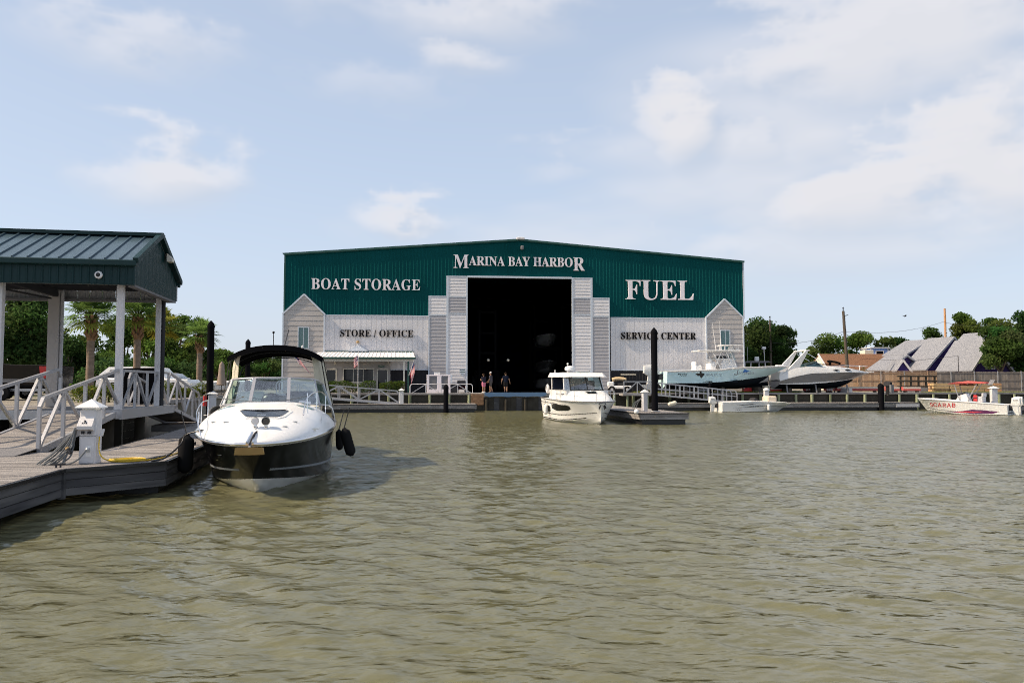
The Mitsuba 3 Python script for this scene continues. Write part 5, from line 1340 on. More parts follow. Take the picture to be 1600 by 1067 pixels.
# ---------------------------------------------------------- the pale teal centre console standing on the quay
x, y, _ = at(1233, 575, 69.6)
TC = Fr((x, y, 2.36), 96)
H4 = Hull(11.3, 3.0, line((0, 1.36), (.3, 1.26), (.52, 1.16), (.58, 1.03), (.9, .92), (1, .90)), 1.9, .56, -.08, 2.7, 2.0, .4, -.55, t0=.5, flare=1.35, zc_len=.75)
boat = thing('motor_boat', 'pale teal sport boat with white top and large outboard standing on the quay', 'boat')
for sd in (-1, 1):
    part(boat, 'topside', H4.strip(0, .9, sd, 8), 'gel_teal', smooth=True, fr=TC)
    part(boat, 'sheer_band', H4.strip(.9, 1.0, sd, 2, out=.012), 'gel_white', smooth=True, fr=TC)
    part(boat, 'gunwale', H4.rail(.05, sd, dz=.02), 'gel_white', smooth=True, fr=TC)
part(boat, 'hull_bottom', H4.bottom(), 'antifoul', smooth=60, fr=TC)
for y in (5.2, 7.4):
    part(boat, 'hull_step', hull([(sx * 1.36, yy, z) for sx in (-1, 1) for yy, z in ((y, .02), (y + .9, .02), (y, .2), (y, -.02))]), 'antifoul', fr=TC)
part(boat, 'transom', H4.transom(), 'gel_teal', fr=TC)
part(boat, 'deck', H4.deck(.999, lambda q: .0, 5, 2, 1), 'white', fr=TC)
for sd, kk in ((-1, -1), (1, 1)):
    tx = -1 if sd < 0 else 1
    for s, h, y, z, mt, nm in (('COX', .2, 10.2, .52, 'black', 'maker_lettering'), ('AVALETTE', .2, 8.0, .52, 'deco_grey', 'grey_lettering'), ('JUSTIFIED', .24, 5.55, .58, 'deco_grey', 'boat_name')):
        m = flat_text(s, h, s == 'COX')
        if s == 'JUSTIFIED':
            m = cat(flat_text('J', .44), (lambda q: (q.apply_translation([.22, .08, 0]), q)[1])(flat_text('USTIFIED', .2)))
            m.vertices = np.array(m.vertices) * [1.25, 1, 1]
        if sd < 0:
            part(boat, nm, H4.decal(m, y, z, sd, .014, -1), mt, fr=TC)
    if sd < 0:
        part(boat, 'dart_mark', H4.decal(flat([(0, 0), (.15, .05), (.3, .0), (.2, .09), (.05, .12)]), 10.42, .6, sd, .014, -1), 'black', fr=TC)
        st = [(0, .25), (.18, .25), (.18, .42), (.3, .42), (.3, .27), (.5, .24), (.5, .12), (.38, -.05), (.33, -.17), (.24, -.1), (.17, .04), (.08, .02), (-.12, .2)]
        part(boat, 'state_emblem', H4.decal(flat([(x * 1.25, z) for x, z in st]), 8.75, .5, sd, .014, -1), 'black', fr=TC, label='black outline emblem of a state')
        fish = [(0, .02), (.12, .12), (.2, .32), (.32, .2), (.5, .16), (.78, .12), (1.05, .1), (.72, .08), (.5, .02), (.45, -.08), (.38, .0), (.2, -.02), (.02, -.12), (.08, .0)]
        part(boat, 'marlin_emblem', H4.decal(flat([(x * .8, z * .95) for x, z in fish]), 4.75, .86, sd, .016, -1), 'deco_blue', fr=TC, label='blue leaping billfish emblem')
# console, seats and hard top
part(boat, 'console', hull([(x, y, z) for x in (-.6, .6) for y, z in ((4.9, 1.0), (5.0, 1.6), (5.3, 2.0), (6.1, 2.0), (6.3, 1.6), (6.3, .9))]), 'gel_white', smooth=25, fr=TC)
part(boat, 'console_window', grid(np.array([[(x, 4.98, 1.9), (x, 5.28, 2.55)] for x in (-.55, .55)])), 'glass', fr=TC)
part(boat, 'leaning_post', [cbox(-.6, .6, 6.8, 7.3, .9, 1.75, .08), cbox(-.62, .62, 7.15, 7.35, 1.7, 2.0, .06)], 'white', fr=TC)
part(boat, 'rear_seat', [cbox(-.5, .5, 8.0, 8.6, .9, 1.45, .08), cbox(-.5, .5, 8.45, 8.62, 1.4, 1.75, .06)], 'white', fr=TC)
tt = part(boat, 'hard_top', cbox(-1.1, 1.1, 4.75, 8.4, 2.62, 2.72, .03), 'gel_white', fr=TC)
for sx in (-.65, .65):
    for a, b in (((5.0, 1.2), (5.5, 2.62)), ((5.2, 1.0), (5.9, 2.62)), ((6.9, 1.3), (6.3, 2.62)), ((6.4, 1.2), (7.1, 2.62))):
        part(tt, 'leg', bar((sx, a[0], a[1]), (sx, b[0], b[1]), .07), 'white', fr=TC)
    part(tt, 'cross_brace', bar((sx, 5.5, 2.0), (sx, 6.7, 2.0), .05), 'white', fr=TC)
    part(tt, 'outrigger', tube([(sx, 6.3, 2.72), (sx * 1.3, 6.55, 5.2)], [.028, .012], 6), 'white', fr=TC)
part(tt, 'radome', lathe([(0, 0), (.25, 0), (.27, .1), (.2, .3), (0, .32)], 14, (0, 5.2, 2.74)), 'white', smooth=50, fr=TC)
part(tt, 'upper_sunshade', [cbox(-.8, .8, 4.55, 6.2, 3.14, 3.2, .02)] + [bar((sx, yy, 2.72), (sx, yy, 3.16), .04) for sx in (-.6, .6) for yy in (4.8, 6.0)], 'white', fr=TC)
part(tt, 'light_pod', cbox(-.3, .3, 4.7, 4.85, 2.74, 2.95, .03), 'white', fr=TC)
part(boat, 'bow_pulpit', [cbox(-.2, .2, .5, 1.2, 1.32, 1.5, .05)], 'white', fr=TC)
outboard(boat, Fr(TC.p(0, 11.55, .34), 96), 1.3, sy=1.75)
t = thing('boat_stand', 'dark steel cradle under the pale teal boat', 'boat stand')
for y in (3.2, 6.4, 9.6):
    part(t, 'bunk', cbox(-1.2, 1.2, y - .12, y + .12, -.75, -.42, .02), 'dark_timber', fr=TC)
    for sx in (-1, 1):
        part(t, 'leg', bar((sx * 1.1, y, -.5), (sx * 1.25, y, -.91), .1), 'dark_grey', fr=TC)
        part(t, 'foot', box(sx * 1.25 - .2, sx * 1.25 + .2, y - .2, y + .2, -.91, -.86), 'mid_grey', fr=TC)

# ---------------------------------------------------------- the grey and white cruiser standing on the quay
x, y, _ = at(1356, 579, 70.6)
GC = Fr((x, y, 2.36), 95)
H5 = Hull(8.6, 2.8, line((0, .80), (.3, .86), (.68, .76), (.85, .48), (1, .1)), 1.3, .30, -.18, 2.5, 1.5, .12, -.55, t0=.45, flare=1.2, zc_len=.8)
boat = thing('motor_boat', 'grey and white cruiser with swept radar arch standing on the quay', 'boat')
for sd in (-1, 1):
    part(boat, 'topside', H5.strip(.14, 1, sd, 6), 'gel_grey', smooth=True, fr=GC)
    part(boat, 'white_stripe', H5.strip(0, .14, sd, 2, out=.01), 'gel_white', smooth=True, fr=GC)
    ts = np.linspace(0, 1, 24) ** 1.5
    g = H5.S(ts, np.ones_like(ts), sd, .015)
    up = np.interp(ts, [0, .05, .2, .45, .7, .85, 1], [.02, .08, .27, .42, .62, .74, .5])
    inn = np.interp(ts, [0, .1, .3, 1], [.0, .08, .16, .16])
    ctop = g + np.stack([-sd * inn, 0 * ts, up], -1)
    part(boat, 'upper_side', grid(np.array([g, (g + ctop) / 2 + np.array([sd * .03, 0, 0]), ctop])), 'gel_white', smooth=True, fr=GC)
    for yy in (2.5, 3.6):
        tt_ = np.array([yy - .28, yy, yy + .28]) / 8.6
        gg = H5.S(tt_, np.ones(3), sd, -.03) + [0, 0, .2]
        part(boat, 'porthole', tube([gg[0], gg[1], gg[2]], [.02, .085, .02], 8), 'dark_glass', smooth=True, fr=GC)
part(boat, 'hull_bottom', H5.bottom(), 'antifoul', smooth=60, fr=GC)
part(boat, 'transom', H5.transom(), 'gel_grey', fr=GC)
part(boat, 'fore_deck', H5.deck(.62, line((0, .04), (.5, .12), (2, .4), (3.5, .56), (5.5, .72)), 17, 4, .8, inset=.05), 'gel_white', smooth=60, fr=GC)
part(boat, 'cockpit', box(-1.1, 1.1, 5.3, 8.5, .2, .9), 'gel_white', fr=GC)
wl_ = [(-1.1, 6.0, 1.15), (-1.0, 4.5, 1.25), (0, 3.9, 1.32), (1.0, 4.5, 1.25), (1.1, 6.0, 1.15)]
wh_ = [(-.95, 6.1, 1.45), (-.8, 5.1, 1.75), (0, 4.75, 1.85), (.8, 5.1, 1.75), (.95, 6.1, 1.45)]
ws = part(boat, 'windshield', tube(curve(wh_, 20), .03, 6), 'dark_grey', smooth=True, fr=GC)
for i in range(4):
    part(ws, 'pane', grid(np.array([[wl_[i], wh_[i]], [wl_[i + 1], wh_[i + 1]]])), 'teal_glass', fr=GC)
for sd in (-1, 1):
    part(boat, 'radar_arch', hull([(sd * xx, y, z) for xx in (1.0, 1.2) for y, z in ((7.0, .9), (8.0, .9), (6.3, 2.1), (6.75, 2.1), (5.95, 2.75), (6.15, 2.75))]), 'gel_white', smooth=25, fr=GC)
part(boat, 'arch_top', cbox(-1.2, 1.2, 5.85, 6.2, 2.68, 2.8, .03), 'gel_white', fr=GC)
part(boat, 'arch_strut', [bar((sd * 1.0, 6.0, 2.5), (sd * .95, 4.9, 1.9), .04) for sd in (-1, 1)], 'chrome', fr=GC)
part(boat, 'folded_canopy', tube(curve([(-.9, 3.0, 1.62), (-.5, 3.2, 1.75), (0, 3.6, 1.85), (.5, 3.2, 1.75), (.9, 3.0, 1.62)], 12), .1, 8), 'canvas_black', smooth=True, fr=GC)
part(boat, 'canopy_frame', [bar((sd * 1.0, 5.2, 1.6), (sd * .9, 2.6, 1.5), .05) for sd in (-1, 1)], 'canvas_black', fr=GC)
rl = part(boat, 'bow_rail', tube(H5.S(np.linspace(.005, .45, 14), np.ones(14), -1, -.1) + [0, 0, .6], .016, 5), 'chrome', smooth=True, fr=GC)
part(boat, 'bow_rail', tube(H5.S(np.linspace(.005, .45, 14), np.ones(14), 1, -.1) + [0, 0, .6], .016, 5), 'chrome', smooth=True, fr=GC)
part(boat, 'pulpit', cbox(-.25, .25, -.45, .5, .84, .92, .03), 'gel_white', fr=GC)
part(boat, 'bow_light', [tube([(0, .75, .9), (0, .75, 1.35)], .03, 6), ball((0, .75, 1.4), .07, 1)], 'white', fr=GC)
t = thing('boat_stand', 'timber blocks and a blue grey post under the grey cruiser', 'boat stand')
for y in (2.2, 5.0, 7.6):
    part(t, 'block', cbox(-1.1, 1.1, y - .15, y + .15, -.91, -.5, .02), 'light_grey' if y < 3 else 'dark_timber', fr=GC)
    for sx in (-1, 1):
        part(t, 'leg', bar((sx * 1.0, y + .3, -.2), (sx * 1.2, y + .3, -.91), .1), 'mid_grey', fr=GC)

# ---------------------------------------------------------- boats farther back
x, y, _ = at(1214, 590, 77.5)
FB = Fr((x + .9, y, 2.2), 96)
HB = Hull(8.5, 2.7, line((0, 1.2), (1, 1.0)), 1.2, .4, .0, 2.4, 1.3, .3, -.5)
boat = thing('motor_boat', 'boat with grey hard top and antennas just visible behind the pale teal boat', 'boat')
for sd in (-1, 1):
    part(boat, 'topside', HB.strip(0, 1, sd, 5), 'gel_white', smooth=True, fr=FB)
part(boat, 'hull_bottom', HB.bottom(), 'antifoul', smooth=60, fr=FB)
part(boat, 'deck', HB.deck(.999, lambda q: .05, 5), 'white', fr=FB)
ht = part(boat, 'hard_top', hull([(x, y, z) for x in (-1.0, 1.0) for y, z in ((1.9, 2.08), (2.2, 2.2), (4.0, 2.2), (4.2, 2.08))]), 'mid_grey', fr=FB)
part(ht, 'leg', [bar((s, a, 1.1), (s, b, 2.1), .07) for s in (-.7, .7) for a, b in ((2.4, 2.4), (3.9, 3.8))], 'white', fr=FB)
part(ht, 'radar', [cbox(-.15, .15, 2.75, 3.1, 2.2, 2.65, .04)], 'white', fr=FB)
part(ht, 'antenna', [tube([(0, 2.15, 2.2), (0, 2.2, 3.4)], .03, 5), cbox(-.2, .2, 2.05, 2.35, 3.35, 3.6, .05), tube([(.4, 3.7, 2.2), (.4, 3.7, 3.6)], .015, 5)], 'white', fr=FB)

# the red and white sport boat at the right
x, y, _ = at(1434, 623, 61.4)
SC = Fr((x, y, 0), -132)
H6 = Hull(6.1, 2.35, line((0, 1.1), (.3, 1.02), (.7, .86), (1, .74)), .55, .32, .04, 2.1, .75, .15, -.35, t0=.42)
boat = thing('motor_boat', 'white sport boat with red lettering, red canopy and twin outboards', 'boat')
for sd in (-1, 1):
    part(boat, 'topside', H6.strip(0, 1, sd, 7), 'gel_white', smooth=True, fr=SC)
    part(boat, 'rub_rail', H6.strip(.92, .97, sd, 2, out=.014), 'mid_grey', smooth=True, fr=SC)
    part(boat, 'waterline_stripe', H6.strip(.12, .17, sd, 2, .03, .7, .01), 'dark_grey', smooth=True, fr=SC)
    tex = [flat_text('SC', .3, True), flat_text('A', .3, True), flat_text('R', .3, True), flat_text('A', .3, True), flat_text('B', .3, True)]
    xo, ms = 0, []
    for m in tex:
        m.apply_translation([xo, 0, 0])
        ms.append(m)
        xo = m.bounds[1][0] + .05
    m = cat(*ms)
    m.vertices = np.array(m.vertices) + np.array(m.vertices)[:, [1]] * [[.12, 0, 0]]
    part(boat, 'lettering', H6.decal(m, .95 if sd > 0 else 2.7, .50, sd, .014, 1 if sd > 0 else -1), 'deco_red', fr=SC, label='red SCARAB lettering')
    part(boat, 'flame_stripe', H6.decal(flat([(2.0, .17), (3.0, .2), (3.9, .36), (4.5, .34), (5.6, .24), (5.2, .1), (4.0, .06)]), 0, 0, sd, .014), 'deco_purple', fr=SC, label='dark purple and red flame stripe')
    part(boat, 'flame_core', H6.decal(flat([(2.6, .17), (3.5, .22), (4.6, .2), (4.0, .13)]), 0, 0, sd, .02), 'deco_red', fr=SC)
part(boat, 'hull_bottom', H6.bottom(), 'gel_white', smooth=60, fr=SC)
part(boat, 'transom', H6.transom(), 'gel_white', fr=SC)
part(boat, 'transom_line', box(-.95, .95, 6.08, 6.12, .12, .17), 'black', fr=SC)
part(boat, 'deck', H6.deck(.999, line((0, .02), (1, .08), (2, .05), (6, .0)), 9), 'white', smooth=60, fr=SC)
part(boat, 'console', hull([(x, y, z) for x in (-.45, .45) for y, z in ((2.7, .95), (2.9, 1.35), (3.4, 1.5), (3.6, .9))]), 'gel_white', smooth=25, fr=SC)
part(boat, 'wind_screen', hull([(x, y, z) for x in (-.42, .42) for y, z in ((2.95, 1.36), (3.3, 1.62), (3.4, 1.5))]), 'black', fr=SC)
part(boat, 'leaning_seat', [cbox(-.5, .5, 4.0, 4.5, .85, 1.3, .06), cbox(-.5, .5, 4.4, 4.55, 1.25, 1.55, .05)], 'light_grey', fr=SC)
tt = part(boat, 'canopy', hull([(x * s, y, z) for x in (-.95, .95) for y, s, z in ((2.3, .9, 2.22), (2.6, 1, 2.3), (3.6, .9, 2.42), (4.8, .95, 2.3), (2.3, .88, 2.18), (4.8, .95, 2.24))]), 'pink_red', fr=SC, label='faded red canvas canopy')
part(tt, 'frame', [bar((s * .5, a, .95), (s * .8, b, 2.24), .045) for s in (-1, 1) for a, b in ((3.0, 2.7), (3.5, 4.2))] + [tube([(-.9, yy, 2.2), (.9, yy, 2.2)], .02, 5) for yy in (2.4, 3.6, 4.7)], 'aluminium', fr=SC)
part(tt, 'pocket', cbox(-.6, .6, 3.0, 4.0, 2.1, 2.2, .02), 'canvas_black', fr=SC)
part(tt, 'rod_holders', [bar((s, 4.85, 2.1), (s, 5.05, 2.5), .05) for s in (-.6, -.2, .2, .6)], 'aluminium', fr=SC)
for s in (-.42, .42):
    outboard(boat, Fr(SC.p(s, 6.2, .42), -132), 1.0)
lf = thing('life_jacket', 'red life jacket on the seat of the white sport boat', 'life jacket')
part(lf, 'panel', cbox(.52, .58, 3.9, 4.15, .95, 1.4, .025), 'red', fr=SC)
part(lf, 'strap', box(.585, .592, 3.92, 4.13, 1.15, 1.2), 'black', fr=SC)

# the dark boat on a trailer behind the pavilion
LB = Fr((*at(-165, 600, 36)[:2], LAND + .75), -84)
H7 = Hull(7.2, 2.3, line((0, .95), (1, .80)), 1.0, .3, .05, 2.1, 1.1, .1, -.35)
boat = thing('motor_boat', 'dark boat with a red tail on a trailer behind the pavilion', 'boat')
for sd in (-1, 1):
    part(boat, 'topside', H7.strip(.2, 1, sd, 5), 'gel_black', smooth=True, fr=LB)
    part(boat, 'lower_stripe', H7.strip(0, .2, sd, 2, out=.01), 'mid_grey', smooth=True, fr=LB)
    part(boat, 'tail_panel', H7.strip(.25, .95, sd, 3, .92, 1.0, .015), 'red', smooth=True, fr=LB, label='red panel at the stern')
part(boat, 'hull_bottom', H7.bottom(), 'dark_grey', smooth=60, fr=LB)
part(boat, 'transom', H7.transom(), 'gel_black', fr=LB)
part(boat, 'deck', H7.deck(.999, lambda q: .02, 5), 'dark_grey', fr=LB)
t = thing('boat_trailer', 'boat trailer with grey wheels behind the pavilion', 'trailer')
part(t, 'frame', [bar((s * .8, .5, -.28), (s * .8, 7.2, -.28), .1, .12) for s in (-1, 1)] + [bar((-.9, y, -.28), (.9, y, -.28), .08) for y in (1.5, 4.0, 6.8)], 'steel', fr=LB)
for s in (-1, 1):
    for y in (4.2, 5.1):
        w = lathe([(0, -.1), (.14, -.11), (.16, -.08), (.32, -.09), (.34, -.05), (.34, .05), (.32, .09), (0, .1)], 16)
        w = TM(np.array(w.vertices)[:, [2, 1, 0]] + np.array([s * 1.1, y, -.40]), w.faces, process=False)
        wk = part(t, 'wheel', w, 'rubber', smooth=40, fr=LB)
        part(wk, 'hub', TM(lathe([(0, -.12), (.15, -.12), (.15, .12), (0, .12)], 10).vertices[:, [2, 1, 0]] + np.array([s * 1.1, y, -.40]), lathe([(0, -.12), (.15, -.12), (.15, .12), (0, .12)], 10).faces, process=False), 'light_grey', fr=LB)
# white boat under covers left of the store
WB = Fr((*at(400, 600, 62)[:2], LAND + .3), 100)
HW = Hull(5.0, 1.9, line((0, .65), (1, .55)), .6, .2, .02, 1.7, .7, .1, -.25)
boat = thing('motor_boat', 'small white boat on the ground between the black boat canopy and the hedge', 'boat')
for sd in (-1, 1):
    part(boat, 'topside', HW.strip(0, 1, sd, 4), 'gel_white', smooth=True, fr=WB)
part(boat, 'hull_bottom', HW.bottom(), 'gel_white', smooth=60, fr=WB)
part(boat, 'deck', HW.deck(.999, lambda q: .1, 7), 'white', smooth=60, fr=WB)

# boats stored on the racks inside the hall
n_ = 0
for x, y, side in RACKS:
    for z, wh in ((LAND + .3, 'lowest'), (3.75, 'middle'), (6.75, 'topmost')):
        SF_ = Fr(BF.p(x + 1.55, y - 1.2, z), 6)
        HS = Hull(6.2, 2.3, line((0, 1.05), (1, .85)), .7, .35, .05, 2.0, .8, .2, -.3)
        b_ = thing('stored_boat', f'{wh} boat stored in the dark on the {side} rack inside the hall', 'boat', 'boats stored inside the hall')
        for sd in (-1, 1):
            part(b_, 'topside', HS.strip(0, 1, sd, 4), 'gel_white' if (n_ % 2) else 'gel_grey', smooth=True, fr=SF_)
        part(b_, 'hull_bottom', HS.bottom(), 'gel_white', smooth=60, fr=SF_)
        part(b_, 'deck', HS.deck(.999, lambda q: .08, 7), 'white', smooth=60, fr=SF_)
        part(b_, 'windshield', hull([(xx, yy, zz) for xx in (-.7, .7) for yy, zz in ((2.2, 1.0), (2.6, 1.4), (2.7, 1.4), (2.4, 1.0))]), 'dark_glass', fr=SF_)
        n_ += 1


# ------------------------------------------------------------------ people on the quay
def union(ms):
    m = ms[0]
    for q in ms[1:]:
        m = m + q
    return m


def bone(a, b, ra, rb, n=10):
    s = [Manifold.sphere(r, n).translate(tuple(map(float, p))) for p, r in ((a, ra), (b, rb))]
    return Manifold.batch_hull(s)


def soft(m, ln=.03, it=6):
    m = man(m.refine_to_length(ln))
    m.merge_vertices()
    trimesh.smoothing.filter_taubin(m, iterations=it)
    return m


def person(label, fr, h, shirt, shorts, shoes, arms, legs, long_hair=False, cap=None, turn=0):
    k = h / 1.72
    J = lambda x, y, z: np.array([x, y, z]) * k
    t = thing('person', label, 'person')
    hipz, shz = .90, 1.42
    b, sleeves, pants, feet = [], [], [], []
    b.append(bone(J(0, 0, .98), J(0, 0, 1.2), .135 * k, .125 * k))
    b.append(bone(J(-.13, 0, 1.36), J(.13, 0, 1.36), .085 * k, .085 * k))
    b.append(Manifold.batch_hull([bone(J(-.1, 0, 1.36), J(.1, 0, 1.36), .1 * k, .1 * k), bone(J(0, 0, 1.15), J(0, .0, 1.0), .12 * k, .13 * k)]))
    b.append(bone(J(0, 0, 1.4), J(0, -.015, 1.55), .058 * k, .052 * k))
    head = bone(J(0, -.01, 1.6), J(0, -.005, 1.64), .082 * k, .095 * k)
    jaw = bone(J(0, -.045, 1.54), J(0, -.02, 1.6), .045 * k, .07 * k)
    nose = bone(J(0, -.10, 1.60), J(0, -.115, 1.575), .012 * k, .017 * k)
    ears = [bone(J(s * .09, .0, 1.6), J(s * .092, .01, 1.57), .016 * k, .012 * k) for s in (-1, 1)]
    b += [head, jaw, nose] + ears
    for s, (ex, ey, ez, hx, hy, hz) in zip((-1, 1), arms):
        S, E, Hh = J(s * .185, 0, shz - .04), J(s * ex, ey, ez), J(s * hx, hy, hz)
        b += [bone(S, E, .055 * k, .042 * k), bone(E, Hh, .042 * k, .028 * k)]
        d = (Hh - E) / np.linalg.norm(Hh - E)
        palm = Hh + d * .05 * k
        b.append(Manifold.batch_hull([bone(Hh, palm, .026 * k, .03 * k), bone(palm + [0, -.025 * k, 0], palm + [0, .025 * k, 0], .018 * k, .018 * k)]))
        for i, ln in enumerate((.06, .075, .08, .068)):
            r0 = palm + d * .03 * k + np.array([0, (-.028 + .019 * i) * k, 0])
            m_ = r0 + d * ln * .55 * k
            b += [bone(r0, m_, .009 * k, .0085 * k, 6), bone(m_, m_ + (d + np.array([-s * .3, 0, 0])) * ln * .45 * k, .0085 * k, .008 * k, 6)]
        b.append(bone(palm + [0, -.03 * k, 0], palm + d * .03 * k + [0, -.06 * k, 0], .011 * k, .009 * k, 6))
        sleeves.append(bone(S, S * .45 + E * .55, .072 * k, .062 * k))
    for s, (kx, ky, kz, ax, ay, az) in zip((-1, 1), legs):
        Hp, K, A = J(s * .09, 0, hipz), J(s * kx, ky, kz), J(s * ax, ay, az)
        b += [bone(Hp, K, .092 * k, .056 * k), bone(K, K * .6 + A * .4, .054 * k, .056 * k), bone(K * .6 + A * .4, A, .056 * k, .036 * k), bone(A, A + J(0, -.14, -.045), .04 * k, .03 * k)]
        pants.append(bone(Hp, Hp * .25 + K * .75, .112 * k, .092 * k))
        feet.append(Manifold.batch_hull([bone(A + J(0, .035, -.045), A + J(0, -.16, -.055), .046 * k, .04 * k), bone(A + J(0, .02, -.01), A + J(0, -.06, -.04), .045 * k, .04 * k)]))
    part(t, 'body', soft(union(b), .022), 'skin', smooth=True, fr=fr)
    sh = union([Manifold.batch_hull([bone(J(-.13, 0, 1.37), J(.13, 0, 1.37), .1 * k, .1 * k), bone(J(0, 0, 1.0), J(0, 0, .93), .165 * k, .165 * k)])] + sleeves)
    part(t, 'shirt', soft(sh, .035), shirt, smooth=True, fr=fr)
    part(t, 'shorts', soft(union([bone(J(0, 0, .97), J(0, 0, .9), .155 * k, .16 * k)] + pants), .035), shorts, smooth=True, fr=fr)
    part(t, 'shoes', [man(f) for f in feet], shoes, smooth=40, fr=fr)
    hr = [bone(J(0, .02, 1.635), J(0, .012, 1.665), .094 * k, .09 * k)]
    if long_hair:
        hr.append(bone(J(0, .06, 1.63), J(0, .085, 1.44), .07 * k, .035 * k))
    part(t, 'hair', soft(union(hr), .03, 3), 'hair', smooth=True, fr=fr)
    part(t, 'face', [ball(J(s * .034, -.094, 1.612), .011 * k, 1) for s in (-1, 1)] + [hull([J(x, y, z) for x in (-.028, .028) for y, z in ((-.09, 1.548), (-.082, 1.556), (-.085, 1.54))])], 'maroon', fr=fr, label='eyes and mouth')
    if cap:
        part(t, 'cap', [man(bone(J(0, 0, 1.68), J(0, .01, 1.69), .1 * k, .09 * k)), hull([J(x, y, z) for x in (-.07, .07) for y, z in ((-.08, 1.68), (-.19, 1.655), (-.08, 1.66))])], cap, smooth=40, fr=fr)
    return t


straight = [(.09, -.01, .49, .09, .02, .09), (.09, -.01, .49, .095, .02, .09)]
stride = [(.08, -.10, .50, .08, -.06, .09), (.09, .06, .50, .09, .18, .12)]
hang = [(.25, .04, 1.12, .27, .0, .87)] * 2
person('person in pink shorts and dark top standing leftmost on the quay', Fr((*BF.p(16.98, -.75, 0)[:2], LAND + .013), 215), 1.63, 'shirt_dark', 'shorts_pink', 'white', [(.21, -.1, 1.12, .12, -.3, 1.2)] * 2, straight, long_hair=True)
person('person in grey shirt with pale cap walking on the quay', Fr((*BF.p(17.6, -.55, 0)[:2], LAND + .013), 250), 1.76, 'shirt_grey', 'shorts_tan', 'shirt_grey', [(.2, -.05, 1.12, .16, -.22, .95)] * 2, stride, cap='white_matte')
person('person in dark blue shirt and dark shorts seen from behind on the quay', Fr((*BF.p(18.9, -.5, 0)[:2], LAND + .013), 186), 1.74, 'navy', 'shorts_dark', 'shirt_grey', [(.30, .03, 1.12, .36, -.02, .88)] * 2, straight)


# ------------------------------------------------------------------ flags
def flag(label, pole_a, pole_b, w, h, hang_, pole_mat='white_matte', r=.02):
    """Striped flag on a pole from pole_a to pole_b; hangs with folds."""
    t = thing('flag', label, 'flag')
    a, b = np.array(pole_a, float), np.array(pole_b, float)
    part(t, 'pole', tube([a, b], r, 7), pole_mat, smooth=40)
    d = (a - b) / np.linalg.norm(a - b)
    side = np.array(hang_, float)
    nu, nv = 13, 13
    P = np.zeros((nv + 1, nu + 1, 3))
    for i in range(nv + 1):
        for j in range(nu + 1):
            u, v = j / nu, i / nv
            P[i, j] = b + d * (.03 + v * h) + side * u * w + np.array([0, -1, 0]) * .05 * w * math.sin(u * 9 + v * 3) * u + np.array([0, 0, -1]) * .25 * w * u * u
    for nm, mt, cells in (('red_stripes', 'flag_red', lambda i, j: i % 2 == 0 and not (i < 7 and j < 5)), ('white_stripes', 'white_matte', lambda i, j: i % 2 == 1 and not (i < 7 and j < 5)), ('blue_canton', 'flag_blue', lambda i, j: i < 7 and j < 5)):
        v, f = [], []
        for i in range(nv):
            for j in range(nu):
                if cells(i, j):
                    n = len(v)
                    v += [P[i, j], P[i, j + 1], P[i + 1, j + 1], P[i + 1, j]]
                    f += [[n, n + 1, n + 2], [n, n + 2, n + 3]]
        part(t, nm, TM(np.array(v), np.array(f), process=False), mt, smooth=True)
    st = [prism(sg.Point(0, 0).buffer(.018, 2), -.004, .004).apply_translation(P[1 + 2 * i, 1 + (k_ * 2 - 1 if k_ else 0)]) for i in range(3) for k_ in range(2)]
    part(t, 'stars', st, 'white_matte')


p0 = at(559, 628, 62.2)
flag('small striped flag on a white pole in the middle of the store front', (p0[0], p0[1], DZ), (p0[0], p0[1], 4.45), .45, .75, (-.75, 0, -.35))
a = BF.p(10.6, -2.25, 2.9)
flag('striped flag hanging from the right awning post', a, a + np.array([.45, -.15, 1.3]), .85, .95, (.1, 0, -.98))
a = BF.p(2.6, -2.1, 2.9)
flag('striped flag seen through the canopy of the black boat', a - np.array([1.0, 0, -.95]), a - np.array([1.75, 0, -2.0]) + np.array([0, 0, 0]), 1.3, 1.2, (.85, 0, -.55))

# ------------------------------------------------------------------ things on the quay
cb_ = thing('fuel_cabinet', 'white double cabinet with two grey screens on the quay', 'cabinet')
CFx = Fr(BF.p(12.1, -2.95, LAND + .01), 6)
part(cb_, 'frame', [cbox(0, .2, 0, .6, .0, 1.5, .01), cbox(.85, 1.2, .001, .6, 0, 1.5, .01), cbox(1.75, 1.95, 0, .6, 0, 1.5, .01), cbox(-.02, 1.97, -.01, .61, 1.42, 1.52, .01), cbox(.0, 1.95, .002, .6, 0, .3, .01)], 'letter_white', fr=CFx)
for x in (.2, 1.2):
    part(cb_, 'screen', box(x, x + .6, .04, .08, .3, 1.42), 'mid_grey', fr=CFx)
part(cb_, 'top_box', cbox(.6, 1.1, .1, .5, 1.52, 1.72, .01), 'white', fr=CFx)
part(cb_, 'side_panel', cbox(1.97, 2.1, .0, .4, .75, 1.5, .01), 'trim', fr=CFx)
bn = thing('waste_bin', 'dark square bin right of the white double cabinet', 'bin')
part(bn, 'body', hull([BF.p(14.1 + x, -2.9 + y, z) for x, y, z in ((0, 0, LAND), (.62, 0, LAND), (0, .55, LAND), (.62, .55, LAND), (-.04, -.04, LAND + .75), (.66, -.04, LAND + .75), (-.04, .59, LAND + .75), (.66, .59, LAND + .75))]), 'dark_grey')
part(bn, 'lid', hull([BF.p(14.1 + x, -2.9 + y, z) for x in (-.07, .69) for y in (-.07, .62) for z in (LAND + .76, LAND + .82)]), 'black')
hr = thing('hose_reel', 'dark maroon hose reel with a round hood by the door jamb', 'hose reel')
HR = Fr(BF.p(15.0, -2.2, LAND + .01), 6)
part(hr, 'hood', hull([(x, .45 * math.cos(a), .62 + .45 * math.sin(a)) for x in (-.35, .35) for a in np.linspace(0, math.pi, 10)]), 'black', smooth=40, fr=HR)
